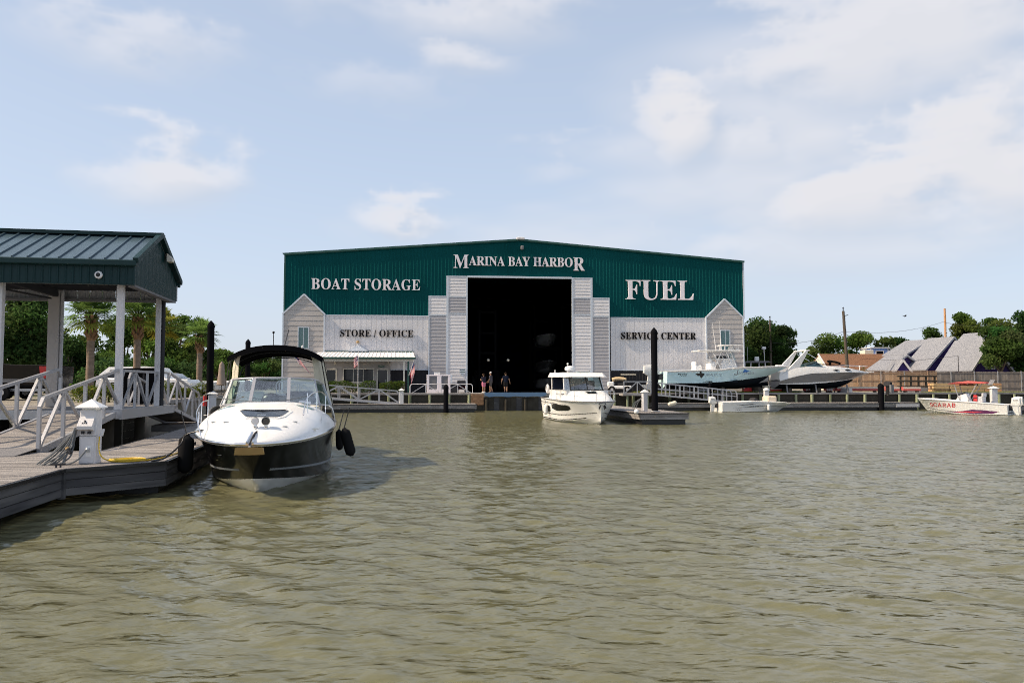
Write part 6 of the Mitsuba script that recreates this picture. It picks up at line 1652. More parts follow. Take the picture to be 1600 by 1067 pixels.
part(hr, 'drum', TM(lathe([(0, -.3), (.42, -.3), (.42, -.26), (.2, -.25), (.2, .25), (.42, .26), (.42, .3), (0, .3)], 18).vertices[:, [2, 0, 1]] + np.array([0, 0, .5]), lathe([(0, -.3), (.42, -.3), (.42, -.26), (.2, -.25), (.2, .25), (.42, .26), (.42, .3), (0, .3)], 18).faces, process=False), 'maroon', smooth=40, fr=HR)
part(hr, 'foot', [box(-.4, -.3, -.35, .35, 0, .3), box(.3, .4, -.35, .35, 0, .3)], 'mid_grey', fr=HR)
# tan topped utility cart right of the cabin boat
UC = Fr(BF.p(28.5, -2.3, LAND + .01), 96 + 170)
uc = thing('utility_cart', 'small white utility cart with a rolled tan cover by the dark skirt', 'cart')
part(uc, 'body', [cbox(-.55, .55, -.9, 1.0, .35, .62, .05), cbox(-.55, .55, -1.0, -.45, .5, .95, .08)], 'white', fr=UC)
part(uc, 'seat', [cbox(-.5, .5, -.1, .4, .62, .8, .05), cbox(-.5, .5, .35, .48, .75, 1.15, .05)], 'dark_grey', fr=UC)
part(uc, 'rolled_cover', tube(curve([(.1, -.6, 1.12), (.08, 0, 1.2), (.1, .6, 1.1)], 10), .17, 9), 'tan', smooth=True, fr=UC)
part(uc, 'frame', [bar((s, y, .6), (s, y, 1.08), .045) for s in (-.5, .5) for y in (-.4, .5)] + [bar((s, -.4, 1.06), (s, .5, 1.06), .045) for s in (-.5, .5)], 'black', fr=UC)
for s in (-.55, .55):
    for y in (-.65, .65):
        w = lathe([(0, -.09), (.25, -.1), (.29, -.05), (.29, .05), (.25, .1), (0, .1)], 14)
        wk = part(uc, 'wheel', TM(np.array(w.vertices)[:, [2, 0, 1]] + np.array([s, y, .29]), w.faces, process=False), 'rubber', smooth=40, fr=UC)
        part(wk, 'hub', TM(np.array(w.vertices)[:, [2, 0, 1]] * [1.15, .45, .45] + np.array([s, y, .29]), w.faces, process=False), 'light_grey', fr=UC)
part(uc, 'steering_wheel', tube([(.2 + .15 * math.cos(a), -.3, .98 + .15 * math.sin(a)) for a in np.linspace(0, 6.28, 13)], .015, 5), 'black', fr=UC)
wb = thing('wall_rail', 'long pale lamp rail on the dark skirt behind the utility cart', 'lamp')
part(wb, 'tube', cbox(29.2, 30.55, -.16, -.08, 3.0, 3.09, .015), 'cream', fr=BF)
part(wb, 'bracket', [box(x, x + .06, -.09, -.03, 3.02, 3.08) for x in (29.4, 30.3)], 'dark_grey', fr=BF)
ds = thing('wall_sign', 'black sign with a white swoosh on the right grey bay', 'sign')
part(ds, 'board', box(37.9, 39.2, -.24, -.2, 4.0, 4.75), 'black', fr=BF)
part(ds, 'border', [box(37.85, 39.25, -.245, -.2, 3.95, 4.0), box(37.85, 39.25, -.245, -.2, 4.75, 4.8), box(37.85, 37.9, -.245, -.2, 4.0, 4.75), box(39.2, 39.25, -.245, -.2, 4.0, 4.75)], 'white_matte', fr=BF)
part(ds, 'swoosh', prism([(38.0, 4.5), (38.6, 4.45), (39.1, 4.35), (38.7, 4.3), (38.2, 4.4)], -.25, -.241), 'white_matte', fr=BF)


# red and white barrier beams lying along the right quay
def beam(label, x0, x1, z, h, mat, y=QV + 1.3, w=.3, stripes=0, top='pale_metal'):
    t = thing('barrier_beam', label, 'barrier')
    part(t, 'body', cbox(x0, x1, y, y + w, LAND + z, LAND + z + h, .03), mat, fr=BF)
    part(t, 'top_band', box(x0 + .03, x1 - .03, y - .004, y + w - .04, LAND + z + h * .55, LAND + z + h * .98), 'cream', fr=BF)
    for i in range(stripes):
        x = x0 + .15 + (x1 - x0 - .3) * i / stripes
        part(t, 'stripe', box(x, x + .16, y - .012, y - .005, LAND + z + .02, LAND + z + h - .01), 'white_matte', fr=BF)
    for x in (x0 + .2, x1 - .4):
        part(t, 'block', box(x, x + .2, y + .02, y + w - .02, LAND + .005, LAND + z), 'dark_timber', fr=BF)


beam('red and white striped barrier beam under the grey cruiser', 45.1, 46.6, .16, .32, 'pink_red', stripes=5)
beam('second short striped barrier beam beside the blue grey post', 47.0, 47.9, .16, .32, 'pink_red', stripes=3)
beam('long faded red beam with cream top in front of the new wooden fence', 48.1, 52.0, .16, .36, 'pink_red')
beam('shorter faded red beam right of the short black pile', 52.7, 54.0, .16, .34, 'pink_red')
beam('faded red beam left of the timber stack', 54.3, 56.0, .16, .34, 'pink_red')
beam('dark red beam behind the small white open boat', 42.0, 43.5, .12, .3, 'red')
for i, (u, v, sx, sz, mt, lb) in enumerate([(37.2, -2.6, .7, .45, 'light_grey', 'light grey tote box under the teal boat bow'), (39.4, -2.8, .8, .4, 'red', 'red tool box under the teal boat bow'), (35.2, -2.9, 1.2, .35, 'white_matte', 'white oblong crate under the teal boat'), (33.0, -2.8, 1.1, .3, 'off_white', 'off white plank box under the stern of the teal boat'), (41.3, -2.7, .5, .6, 'cream', 'cream drum like box between the two boats on the quay')]):
    t = thing('storage_box', lb, 'box')
    part(t, 'body', cbox(u, u + sx, v, v + .5, LAND + .015, LAND + .015 + sz * .85, .02), mt, fr=BF)
    part(t, 'lid', cbox(u - .02, u + sx + .02, v - .02, v + .52, LAND + .015 + sz * .86, LAND + .015 + sz, .015), mt, fr=BF)
om = thing('spare_outboard', 'dark old outboard motor hung at the right quay beside the short pile', 'outboard motor')
OF = Fr((*at(1388, 600, 67.8)[:2], LAND + .5), 40)
part(om, 'cowl', hull([(x, y, z) for x in (-.2, .2) for y, z in ((-.2, .1), (-.25, .4), (.3, .42), (.3, .1), (.1, .5))]), 'dark_grey', smooth=30, fr=OF)
part(om, 'leg', hull([(x, y, z) for x in (-.08, .08) for y, z in ((-.1, .1), (.2, .1), (.0, -.7), (.2, -.7))]), 'black', fr=OF)
part(om, 'mount', box(-.25, .25, -.35, -.2, -.5, .2), 'mid_grey', fr=OF)
# dark wooden tiered rack
RK = Fr((*at(1402, 600, 74.0)[:2], LAND), 0)
t = thing('timber_rack', 'dark brown slatted timber rack in front of the fence', 'rack')
for z in (.55, 1.05, 1.5):
    part(t, 'rail', cbox(0, 3.65, -.1, .1, z - .09, z + .06, .01), 'dark_timber', fr=RK)
for x in (.25, 1.2, 1.9, 2.6, 3.4):
    part(t, 'post', box(x, x + .14, -.06, .08, .0, 1.5), 'dark_timber', fr=RK)
part(t, 'base', box(.6, 3.2, -.5, .5, .02, .45), 'mid_grey', fr=RK)
# lumber stacks
LF_ = Fr((*at(1459, 612, 72.5)[:2], LAND), 2)
rnd = random.Random(8)
t = thing('timber_stack', 'stack of yellowish timber beams behind the white sport boat', 'timber')
for lay in range(3):
    for row in range(3):
        x = 0
        while x < 6.0:
            ln = rnd.uniform(1.3, 2.6)
            if rnd.random() < .85:
                part(t, 'beam', cbox(x, min(x + ln, 6.3), row * .32, row * .32 + .28, .06 + lay * .27, .06 + lay * .27 + .22, .01), rnd.choice(('lumber', 'lumber', 'picket_2', 'orange_wood')), fr=LF_)
            x += ln + .08
for x in (.5, 2.5, 4.5):
    part(t, 'bearer', box(x, x + .12, -.1, 1.0, 0, .06), 'dark_timber', fr=LF_)
# folded umbrella and black covered crate on the left
x, y, _ = at(346, 600, 52)
t = thing('folded_umbrella', 'folded brown patio umbrella left of the black boat canopy', 'umbrella')
part(t, 'canopy', lathe([(.03, 3.65), (.16, 3.45), (.2, 3.0), (.24, 2.6), (.32, 2.15), (.14, 2.1)], 11, (x, y, 0)), 'umbrella_cloth', smooth=30)
part(t, 'pole', tube([(x, y, LAND), (x, y, 3.72)], .025, 7), 'dark_grey')
part(t, 'base', lathe([(0, LAND), (.28, LAND), (.28, LAND + .06), (.05, LAND + .12), (0, LAND + .12)], 14, (x, y, 0)), 'dark_grey')
CC = Fr((*at(190, 600, 29.3)[:2], LAND), 10)
t = thing('covered_crate', 'tall crate under a black cover behind the pavilion posts', 'crate')
part(t, 'cover', hull([(x, y, z) for x, y, z in ((0, 0, .02), (1.0, 0, .02), (0, .8, .02), (1.0, .8, .02), (.02, .02, 1.3), (.98, .02, 1.32), (.04, .74, 1.3), (.96, .75, 1.34))]), 'canvas_black', fr=CC)
part(t, 'strap', [box(.3, .36, -.012, .012, .1, 1.1), box(.72, .78, -.012, .012, .1, 1.1)], 'dark_grey', fr=CC)


# ------------------------------------------------------------------ vehicles on the left
def wheel_mesh(r, w):
    return lathe([(0, -w * .4), (r * .62, -w * .42), (r * .66, -w * .5), (r * .96, -w * .5), (r, -w * .35), (r, w * .35), (r * .96, w * .5), (r * .66, w * .5), (r * .62, w * .42), (0, w * .4)], 20)


def vehicle(label, fr, L, Wd, hgt, prof, glass, mat):
    """x across, y along from the nose backward; prof and glass are side outlines in (y, z)."""
    t = thing('parked_car', label, 'car')
    w = Wd / 2
    lo = [p for p in prof if p[1] <= .98]
    part(t, 'body', hull([(s * w * (1 - .06 * (z < .45)), y, z) for s in (-1, 1) for y, z in lo] + [(s * (w - .08), y, z + .04) for s in (-1, 1) for y, z in lo if z > .8]), mat, smooth=30, fr=fr)
    up = [p for p in prof if p[1] > .98]
    part(t, 'cabin', hull([(s * (w - .06 - .2 * (z - .95)), y, z) for s in (-1, 1) for y, z in up] + [(s * (w - .05), y, .97) for s in (-1, 1) for y in (min(p[0] for p in up) - .5, max(p[0] for p in up) + .1)]), mat, smooth=30, fr=fr)
    for s in (-1, 1):
        for pl in glass:
            part(t, 'side_window', hull([(s * (w - .06 - .2 * (z - .95) + o), y, z) for y, z in pl for o in (.0, .012)]), 'dark_glass', fr=fr)
        for y in (.85, L - .95):
            wm = wheel_mesh(.36, .24)
            wk = part(t, 'wheel', TM(np.array(wm.vertices)[:, [2, 0, 1]] + np.array([s * (w - .1), y, .36]), wm.faces, process=False), 'rubber', smooth=40, fr=fr)
            rm = wheel_mesh(.21, .27)
            part(wk, 'rim', TM(np.array(rm.vertices)[:, [2, 0, 1]] + np.array([s * (w - .1), y, .36]), rm.faces, process=False), 'steel', fr=fr)
            part(t, 'wheel_arch', tube([(s * (w + .005), y + .44 * math.cos(a), .36 + .44 * math.sin(a)) for a in np.linspace(-.1, math.pi + .1, 12)], .035, 6), 'dark_grey', fr=fr)
        part(t, 'headlight', cbox(s * w * .72 - .2, s * w * .72 + .2, -.03, .1, .66, .82, .02), 'lamp_glass', fr=fr)
        part(t, 'tail_light', cbox(s * w * .8 - .1, s * w * .8 + .1, L - .08, L + .02, .75, 1.05, .02), 'red', fr=fr)
        part(t, 'mirror', cbox(s * (w + .08) - .09, s * (w + .08) + .09, 1.55, 1.7, 1.0, 1.15, .03), mat, fr=fr)
    part(t, 'windshield', hull([(s * (w - .2), y, z) for s in (-1, 1) for y, z in ((up[0][0] - .42, 1.03), (up[0][0] - .02, up[0][1] - .06), (up[0][0] - .44, 1.045), (up[0][0] - .03, up[0][1] - .04))]), 'dark_glass', fr=fr)
    return t


suv = [(0, .45), (0, .8), (.15, .95), (1.3, .98), (4.95, .98), (5.0, .6), (4.9, .4), (.1, .3), (1.75, 1.62), (2.4, 1.70), (4.4, 1.66), (4.85, 1.25)]
vehicle('white sport utility car parked behind the pavilion railing', Fr((*at(306, 600, 44.5)[:2], LAND), 93), 5.0, 1.95, 1.7, suv, [[(1.75, 1.05), (1.95, 1.52), (2.6, 1.55), (2.6, 1.05)], [(2.68, 1.05), (2.68, 1.55), (3.6, 1.54), (3.7, 1.05)], [(3.78, 1.05), (3.7, 1.52), (4.3, 1.5), (4.5, 1.1)]], 'car_white')
sed = [(0, .4), (0, .68), (.2, .82), (1.2, .93), (4.5, .93), (4.6, .6), (4.5, .35), (.1, .28), (1.95, 1.38), (2.6, 1.45), (3.4, 1.40)]
vehicle('silver low car parked in front of the palms, nearer the tall black pile', Fr((*at(330, 600, 49.5)[:2], LAND), 96), 4.6, 1.8, 1.45, sed, [[(1.95, 1.0), (2.1, 1.32), (2.7, 1.35), (2.7, 1.0)], [(2.78, 1.0), (2.78, 1.35), (3.3, 1.32), (3.6, 1.02)]], 'car_silver')
bd = thing('bird', 'small dark bird gliding high above the fence', 'bird')
bx, by, bz = at(1414, 494, 80)
part(bd, 'body', ball((bx, by, bz), .07, 2, (2.4, .8, .8)), 'dark_grey', smooth=True)
part(bd, 'wing', hull([(bx - .08, by, bz), (bx + .08, by, bz + .02), (bx - .05, by - .45, bz + .12), (bx - .12, by - .42, bz + .12)]), 'dark_grey')
part(bd, 'wing', hull([(bx - .08, by, bz), (bx + .08, by, bz + .02), (bx - .05, by + .45, bz + .12), (bx - .12, by + .42, bz + .12)]), 'dark_grey')


# ------------------------------------------------------------------ foliage
def leaves(pts, size, rng, tone, spread=.25, up=.5):
    """One small leaf clump (a bent pair of triangles) per point, each with its own tone."""
    n = len(pts)
    nrm = rng.normal(0, 1, (n, 3)) + [0, 0, up]
    nrm /= np.linalg.norm(nrm, axis=1, keepdims=True)
    a = np.cross(nrm, rng.normal(0, 1, (n, 3)))
    a /= np.linalg.norm(a, axis=1, keepdims=True)
    b = np.cross(nrm, a)
    s = size * rng.uniform(.55, 1.35, (n, 1))
    v = np.stack([pts - a * s * .5, pts + b * s * .32 + nrm * s * .1, pts + a * s * .5, pts - b * s * .32 + nrm * s * .1], 1).reshape(-1, 3)
    i = np.arange(n)[:, None] * 4
    f = np.vstack([i + [0, 1, 2], i + [0, 2, 3]])
    c = np.array(tone) * (1 + spread * rng.normal(0, 1, (n, 1))) * (1 + .12 * rng.normal(0, 1, (n, 3)))
    return v, f, np.repeat(np.clip(c, .004, .6), 4, axis=0)


def crown_points(rng, lobes, n):
    """Points through ellipsoid lobes, mostly towards their skins."""
    vol = np.array([r[0] * r[1] * r[2] for _, r in lobes]) ** .75
    pick = rng.choice(len(lobes), n, p=vol / vol.sum())
    d = rng.normal(0, 1, (n, 3))
    d /= np.linalg.norm(d, axis=1, keepdims=True)
    rad = rng.uniform(0, 1, (n, 1)) ** .42 * (1 + .12 * rng.normal(0, 1, (n, 1)))
    c, r = np.array([l[0] for l in lobes])[pick], np.array([l[1] for l in lobes])[pick]
    return c + d * rad * r, pick


def tree(name, label, x, y, h, w, n=6000, leaf=.34, tone=(.05, .085, .022), seed=1, z0=LAND, low=.25, group=None, lob=16):
    rng = np.random.default_rng(seed)
    t = thing(name, label, 'tree', group)
    lobes, limbs = [], []
    for i in range(lob):
        a, u = rng.uniform(0, 6.28), rng.uniform(0, 1)
        zc = z0 + h * (low + (1 - low) * (.12 + .72 * u))
        prof = math.sin(math.pi * (.16 + .74 * u)) ** .8
        rr = w / 2 * prof * rng.uniform(.25, .72)
        c = np.array([x + rr * math.cos(a), y + rr * math.sin(a), zc])
        r = w * rng.uniform(.13, .23) * np.array([1.1, 1.1, .8])
        lobes.append((c, r))
        if i < 9:
            limbs.append(c)
    p, pick = crown_points(rng, lobes, n)
    keep = meshkit.noise(p * .9, seed) > .22
    p, pick = p[keep], pick[keep]
    tones = np.array(tone) * rng.uniform(.72, 1.3, (lob, 1)) * (1 + .1 * rng.normal(0, 1, (lob, 3)))
    v, f, c = leaves(p, leaf, rng, (1, 1, 1))
    c = np.clip(c * np.repeat(tones[pick], 4, axis=0), .003, .5)
    part(t, 'crown', TM(v, f, process=False), 'leaf', color=c)
    fork = np.array([x + rng.uniform(-.2, .2), y, z0 + h * max(low, .2)])
    tr = w * .028 + .06
    part(t, 'trunk', tube([(x, y, z0 - .1), (x + .03, y, z0 + h * .1), fork, fork + [rng.uniform(-.3, .3), 0, h * .3]], [tr * 1.35, tr, tr * .85, tr * .3], 8), 'bark', smooth=True)
    part(t, 'limbs', [tube([fork - [0, 0, .05 * h], fork * .45 + q * .55 + [0, 0, -.03 * h], q], [tr * .6, tr * .35, tr * .12], 6) for q in limbs], 'bark', smooth=True)
    return t


def palm(label, x, y, trunk_h, r, crown=1.25, n=30, seed=1, tone=(.12, .20, .05), lean=0.0):
    rng = np.random.default_rng(seed)
    t = thing('palm_tree', label, 'palm tree')
    top = np.array([x + lean, y, LAND + trunk_h])
    zs = np.linspace(0, 1, 12)
    part(t, 'trunk', tube([(x + lean * q * q, y, LAND - .1 + (trunk_h * .82 + .1) * q) for q in zs], [r * (1.12 - .14 * q + .02 * (i % 2)) for i, q in enumerate(zs)], 14), 'palm_bark', smooth=True)
    bt = []
    for i in range(34):
        a, q = i * 2.4, i / 34
        zb = LAND + trunk_h * (.72 + .26 * q)
        d = np.array([math.cos(a), math.sin(a), 0])
        c0 = np.array([x + lean * .9, y, zb])
        bt.append(bar(c0 + d * r * .8, c0 + d * r * 1.75 + [0, 0, .22], .11, .05))
    part(t, 'boots', bt + [tube([(x + lean * .8, y, LAND + trunk_h * .72), (x + lean, y, LAND + trunk_h * 1.0)], [r * 1.05, r * .8], 12)], 'palm_boot')
    for i in range(n):
        az = i * 2.39996 + rng.uniform(-.3, .3)
        el = math.radians(82 - 112 * (i / (n - 1)) ** .95 + rng.uniform(-7, 7))
        d = np.array([math.cos(az) * math.cos(el), math.sin(az) * math.cos(el), math.sin(el)])
        pl = crown * rng.uniform(.45, .62)
        side = np.array([-math.sin(az), math.cos(az), 0])
        upv = np.cross(side, d)
        upv = -upv if upv[2] < 0 else upv
        hub = top + d * pl
        V, F, C = [], [], []
        base = np.array(tone) * rng.uniform(.65, 1.35) * ((1.25, 1.0, .7) if el < -.35 else (1, 1, 1))
        nb = 19
        for k in range(nb):
            a = math.radians(-118 + 236 * k / (nb - 1))
            ln = crown * rng.uniform(.62, .8) * (1 - .25 * abs(k - nb // 2) / (nb // 2))
            bd_ = d * math.cos(a) + side * math.sin(a)
            bd_ = bd_ + upv * .18 * abs(math.sin(a))
            m1 = hub + bd_ * ln * .58
            tip = hub + bd_ * ln * .93 + np.array([0, 0, -ln * (.10 + .2 * rng.random())])
            wd = np.cross(bd_, upv)
            wd = wd / (np.linalg.norm(wd) + 1e-9) * ln * .05
            j = len(V)
            V += [hub, m1 - wd, m1 + wd, tip]
            F += [[j, j + 1, j + 2], [j + 1, j + 3, j + 2]]
            C += [base * rng.uniform(.8, 1.2)] * 4
        st = tube([top - [0, 0, .1], top + d * pl * .5 + [0, 0, .03], hub], [.03, .022, .016], 5)
        j = len(V)
        V += list(np.array(st.vertices))
        F += list(np.array(st.faces) + j)
        C += [np.array([.11, .13, .05])] * len(st.vertices)
        part(t, 'frond', TM(np.array(V), np.array(F), process=False), 'leaf', color=np.clip(np.array(C), .005, .6))
    return t


def hedge(label, fr, x0, x1, y0, y1, z0, z1, n, leaf, tone, seed, name='hedge'):
    rng = np.random.default_rng(seed)
    t = thing(name, label, 'hedge')
    p = np.stack([rng.uniform(x0, x1, n), rng.uniform(y0, y1, n), z0 + (z1 - z0) * rng.uniform(0, 1, n) ** .6], -1)
    bump = .55 + .6 * meshkit.noise(np.stack([p[:, 0] * 1.1, p[:, 1] * 1.1, 0 * p[:, 0]], -1), seed)
    p[:, 2] = z0 + (p[:, 2] - z0) * bump
    v, f, c = leaves(p, leaf, rng, tone, .3, .8)
    part(t, 'foliage', fr.m(TM(v, f, process=False)), 'leaf', color=c)
    part(t, 'stems', [bar((q[0], q[1], z0 - .05), (q[0] + .05, q[1], z0 + (z1 - z0) * .6), .04) for q in p[:: max(1, n // 12)]], 'bark', fr=fr)


DARK, MID, LIGHT = (.09, .165, .054), (.135, .225, .062), (.18, .26, .064)


def T_(px, ytop, D, wpx, label, tone, seed, n=6000, leaf=None, low=.2, name='broadleaf_tree', lob=16):
    X, Y, Z = at(px, ytop, D)
    tree(name, label, X, Y, (Z - LAND) * 1.05, 1.22 * wpx / FOCAL * D, int(n * 1.35), leaf or max(.22, D * .0042), tone, seed, low=low, lob=lob)


# left, behind the pavilion
T_(25, 452, 52, 150, 'large dark oak behind the left posts of the pavilion', DARK, 11, 11000, .26, .22, lob=24)
T_(-75, 470, 56, 120, 'dark broad tree at the left edge behind the pavilion', DARK, 12, 5000, .3)
T_(105, 528, 74, 70, 'dark tree behind the leftmost palm', DARK, 13, 5000, .3, .06)
T_(150, 520, 78, 80, 'green tree between the two thick palms', MID, 14, 6000, .32, .05)
T_(196, 498, 76, 80, 'tall green tree behind the second palm', MID, 15, 6500, .32, .05)
T_(238, 478, 74, 70, 'light green tree left of the right pavilion post', LIGHT, 16, 6500, .3, .05)
T_(275, 486, 72, 74, 'tall mid green tree right of the pavilion', MID, 17, 7500, .3, .04)
T_(308, 516, 76, 60, 'dark green tree behind the tall black pile', DARK, 18, 6000, .3, .04)
T_(345, 540, 96, 46, 'small green tree right of the tall black pile', MID, 19, 3500, .36, .05)
T_(376, 553, 104, 54, 'low green tree seen under the black canopy', DARK, 20, 3500, .4, .03)
T_(414, 552, 108, 60, 'low green tree left of the store corner', DARK, 21, 3500, .4, .03)
T_(446, 560, 112, 60, 'low dark tree at the corner of the building', DARK, 22, 3000, .42, .03)
T_(60, 560, 66, 70, 'low dark tree at the left behind the trailer', DARK, 23, 3500, .3, .03)
T_(180, 562, 64, 90, 'low broad bush tree behind the white car', DARK, 24, 4500, .28, .03)
T_(262, 558, 66, 90, 'dark low tree right behind the white car', DARK, 25, 4500, .28, .03)
# right
T_(1186, 494, 92, 78, 'large dark green tree right beside the building', DARK, 31, 12000, .30, .1, lob=24)
T_(1222, 506, 94, 54, 'dark tree with uneven crown right of the large tree', DARK, 32, 7000, .32, .1)
T_(1268, 533, 112, 36, 'small tree behind the radar arch', MID, 33, 3000, .4, .06)
T_(1303, 520, 116, 62, 'green tree left of the leaning utility pole', MID, 34, 5000, .4, .08)
T_(1345, 515, 116, 56, 'light green tree right of the leaning utility pole', LIGHT, 35, 5000, .4, .08)
T_(1383, 520, 116, 44, 'light green tree behind the blue dormer', LIGHT, 36, 4000, .4, .08)
T_(1415, 508, 120, 50, 'dark round tree behind the grey roofs', DARK, 37, 5500, .4, .08)
T_(1448, 507, 120, 48, 'second dark round tree behind the grey roofs', DARK, 38, 5500, .4, .08)
T_(1506, 481, 118, 56, 'tall bright green tree behind the highest roof', LIGHT, 39, 7000, .4, .08)
T_(1545, 484, 118, 46, 'bright green tree behind the right roof', MID, 40, 5500, .4, .08)
T_(1594, 486, 88, 62, 'dark green tree at the right edge over the fence', DARK, 41, 9000, .32, .2, lob=20)
T_(1560, 502, 87, 64, 'leafy green tree hanging over the right roof', MID, 42, 9000, .3, .3, lob=18)
T_(1640, 480, 92, 80, 'dark tree just beyond the right edge', DARK, 43, 5000, .36, .2)
# palms
palm('thick palm seen left of the front pavilion post', *at(140, 600, 33.8)[:2], 3.55, .15, 1.2, 34, 51)
palm('thick palm seen right of the front pavilion post', *at(213, 600, 35.8)[:2], 3.75, .15, 1.25, 34, 52)
palm('palm beside the tall black mooring pile', *at(311, 600, 47.5)[:2], 3.55, .16, 1.15, 32, 53)
palm('slender yellowish palm behind the right pavilion post', *at(246, 600, 58)[:2], 4.8, .13, 1.6, 28, 54, (.15, .16, .03))
# hedges and low plants
hedge('light green hedge in front of the store, left of the second door', BF, 3.3, 7.9, -2.9, -2.0, LAND, LAND + .95, 3800, .11, (.075, .12, .03), 61)
hedge('light green bush in front of the second store door', BF, 8.2, 10.3, -2.95, -2.1, LAND, LAND + .95, 1800, .11, (.085, .13, .03), 62, 'bush')
hedge('yellow green hedge behind the pavilion at the leftmost palm', Fr((*at(105, 600, 31.5)[:2], 0), 8), 0, 2.2, 0, .9, LAND, LAND + .8, 2200, .09, (.12, .15, .03), 63)
hedge('yellow green hedge in front of the white car', Fr((*at(226, 600, 41)[:2], 0), 8), 0, 2.6, 0, .9, LAND, LAND + .85, 2200, .1, (.12, .15, .03), 64)
hedge('green hedge beside the silver car', Fr((*at(296, 600, 45.5)[:2], 0), 8), -1.2, 1.2, 0, .7, LAND, LAND + .8, 1500, .1, (.10, .13, .03), 65)
hedge('low weeds growing along the top of the wooden fence', Fr((*at(1340, 600, 83.5)[:2], 0), 0), 0, 3.2, 0, .8, LAND, LAND + 2.5, 1500, .16, (.08, .11, .03), 66, 'bush')

# ------------------------------------------------------------------ wooden fence
FN = Fr((*at(1302, 600, 82.0)[:2], 0), -1.5)
fn = thing('wooden_fence', 'tall wooden fence, newer brown boards on the left and weathered grey on the right', 'fence')
rnd = random.Random(3)
NEWL, TOT = 10.5, 33.0
new, old = [], []
pk = [cbox(0, .135, 0, .022, 0, hh, .004) for hh in (2.02, 1.98)]
x = 0.0
while x < TOT:
    (new if x < NEWL else old).append(FN.tw(x, rnd.uniform(-.004, .004), LAND + rnd.uniform(.0, .05)))
    x += .142 if x < 22 else .142
copies(fn, 'picket', pk[0], ['picket_0', 'picket_1', 'picket_2'], new)
copies(fn, 'picket', pk[1], ['grey_picket_0', 'grey_picket_1', 'grey_picket_2'], old)
for z in (.35, 1.08, 1.85):
    part(fn, 'rail', [box(0, NEWL, -.045, -.004, LAND + z, LAND + z + .09)], 'picket_1', fr=FN)
    part(fn, 'rail', [box(NEWL + .01, TOT, -.045, -.004, LAND + z, LAND + z + .09)], 'grey_picket_1', fr=FN)
x = .1
while x < TOT:
    part(fn, 'post', tube([FN.p(x, -.09, LAND - .1), FN.p(x, -.09, LAND + 2.08)], .04, 8), 'steel' if rnd.random() < .6 else 'picket_1', smooth=40)
    x += 2.35
part(fn, 'cap_rail', box(0, NEWL, -.06, .06, LAND + 2.07, LAND + 2.11), 'picket_0', fr=FN)


# ------------------------------------------------------------------ houses behind the fence
def gable_house(label, end, psi, ridge, run, run2, drop, roof, wall, over=.35, door=True):
    """end: the near end of the ridge. The ridge runs back from it; psi turns the gable to the right of the camera."""
    ex, ey, ez = end
    fr = Fr((ex, ey, 0), psi)                # x across the ridge, y back along it
    t = thing('house', label, 'house')
    zt, th = ez, .14
    for s, rn in ((-1, run), (1, run2)):
        dz = drop * rn / run
        P = np.array([[(0, -over, zt), (0, ridge, zt)], [(s * rn, -over, zt - dz), (s * rn, ridge, zt - dz)]])
        part(t, 'roof_slope', thick(grid(P), (0, 0, -th)), roof, fr=fr)
        part(t, 'rake_board', bar((0, -over - .03, zt - .12), (s * rn, -over - .03, zt - dz - .12), .05, .22), 'light_grey' if run > 2 else 'white_matte', fr=fr)
        part(t, 'side_wall', box(*sorted((s * (rn - .3), s * (rn - .45))), 0, ridge - .1, LAND, zt - dz * (rn - .4) / rn - th), wall, fr=fr)
    d2 = drop * run2 / run
    part(t, 'gable_wall', prism([(-run + .35, LAND), (run2 - .35, LAND), (run2 - .35, zt - d2 + .1), (0, zt - th - .02), (-run + .35, zt - drop + .1)], 0, .15), wall, fr=fr)
    part(t, 'rear_wall', prism([(-run + .35, LAND), (run2 - .35, LAND), (run2 - .35, zt - d2 + .1), (0, zt - th - .02), (-run + .35, zt - drop + .1)], ridge - .25, ridge - .1), wall, fr=fr)
    w = part(t, 'window', box(-.6, .6, -.03, 0, zt - 3.4, zt - 2.3), 'dark_glass', fr=fr)
    part(w, 'frame', [box(-.7, -.6, -.05, .0, zt - 3.5, zt - 2.2), box(.6, .7, -.05, 0, zt - 3.5, zt - 2.2), box(-.6, .6, -.05, 0, zt - 2.3, zt - 2.2), box(-.6, .6, -.05, 0, zt - 3.5, zt - 3.4)], 'white_matte', fr=fr)
    return t


gable_house('purple house with the highest grey roof behind the fence', at(1487, 526, 97), 20, 3.5, 4.65, 5, 4.0, 'shingle_grey', 'purple')
gable_house('purple house with a wide grey roof and a broad gable on the right', at(1546, 529, 91), 20, 4.6, 3.2, 5.5, 3.6, 'shingle_grey', 'purple')
gable_house('purple house whose grey ridge stands behind the right tree', at(1539, 519, 98), 20, 3.0, 5.5, 5, 4.6, 'shingle_grey', 'purple')
gable_house('purple house with grey roof left of the highest grey roof', at(1450, 530, 103), 20, 3.6, 4.1, 3, 2.0, 'shingle_grey', 'purple')
gable_house('small purple gable with white trim just above the fence', at(1410, 561, 90), -6, 3, 1.15, 1.15, 1.65, 'shingle_grey', 'purple', .15)
gable_house('grey roofed low wing left of the small purple gable', at(1414, 554, 98), 20, 3, 3.4, 2, 1.9, 'shingle_grey', 'purple')
x, y, z = at(1340, 553, 108)
hb = thing('house', 'low house with a brown shingle roof behind the fence', 'house')
HF = Fr((x, y, 0), 0)
z1 = at(1340, 584, 102)[2]
for P in ([[(-5.2, 0, z), (4.4, 0, z)], [(-5.6, -5, z1), (3.0, -5, z1)]], [[(-5.2, 0, z), (4.4, 0, z)], [(-5.6, 5, z1), (6, 5, z1)]]):
    part(hb, 'roof_slope', thick(grid(np.array(P)), (0, 0, -.12)), 'shingle_brown', fr=HF)
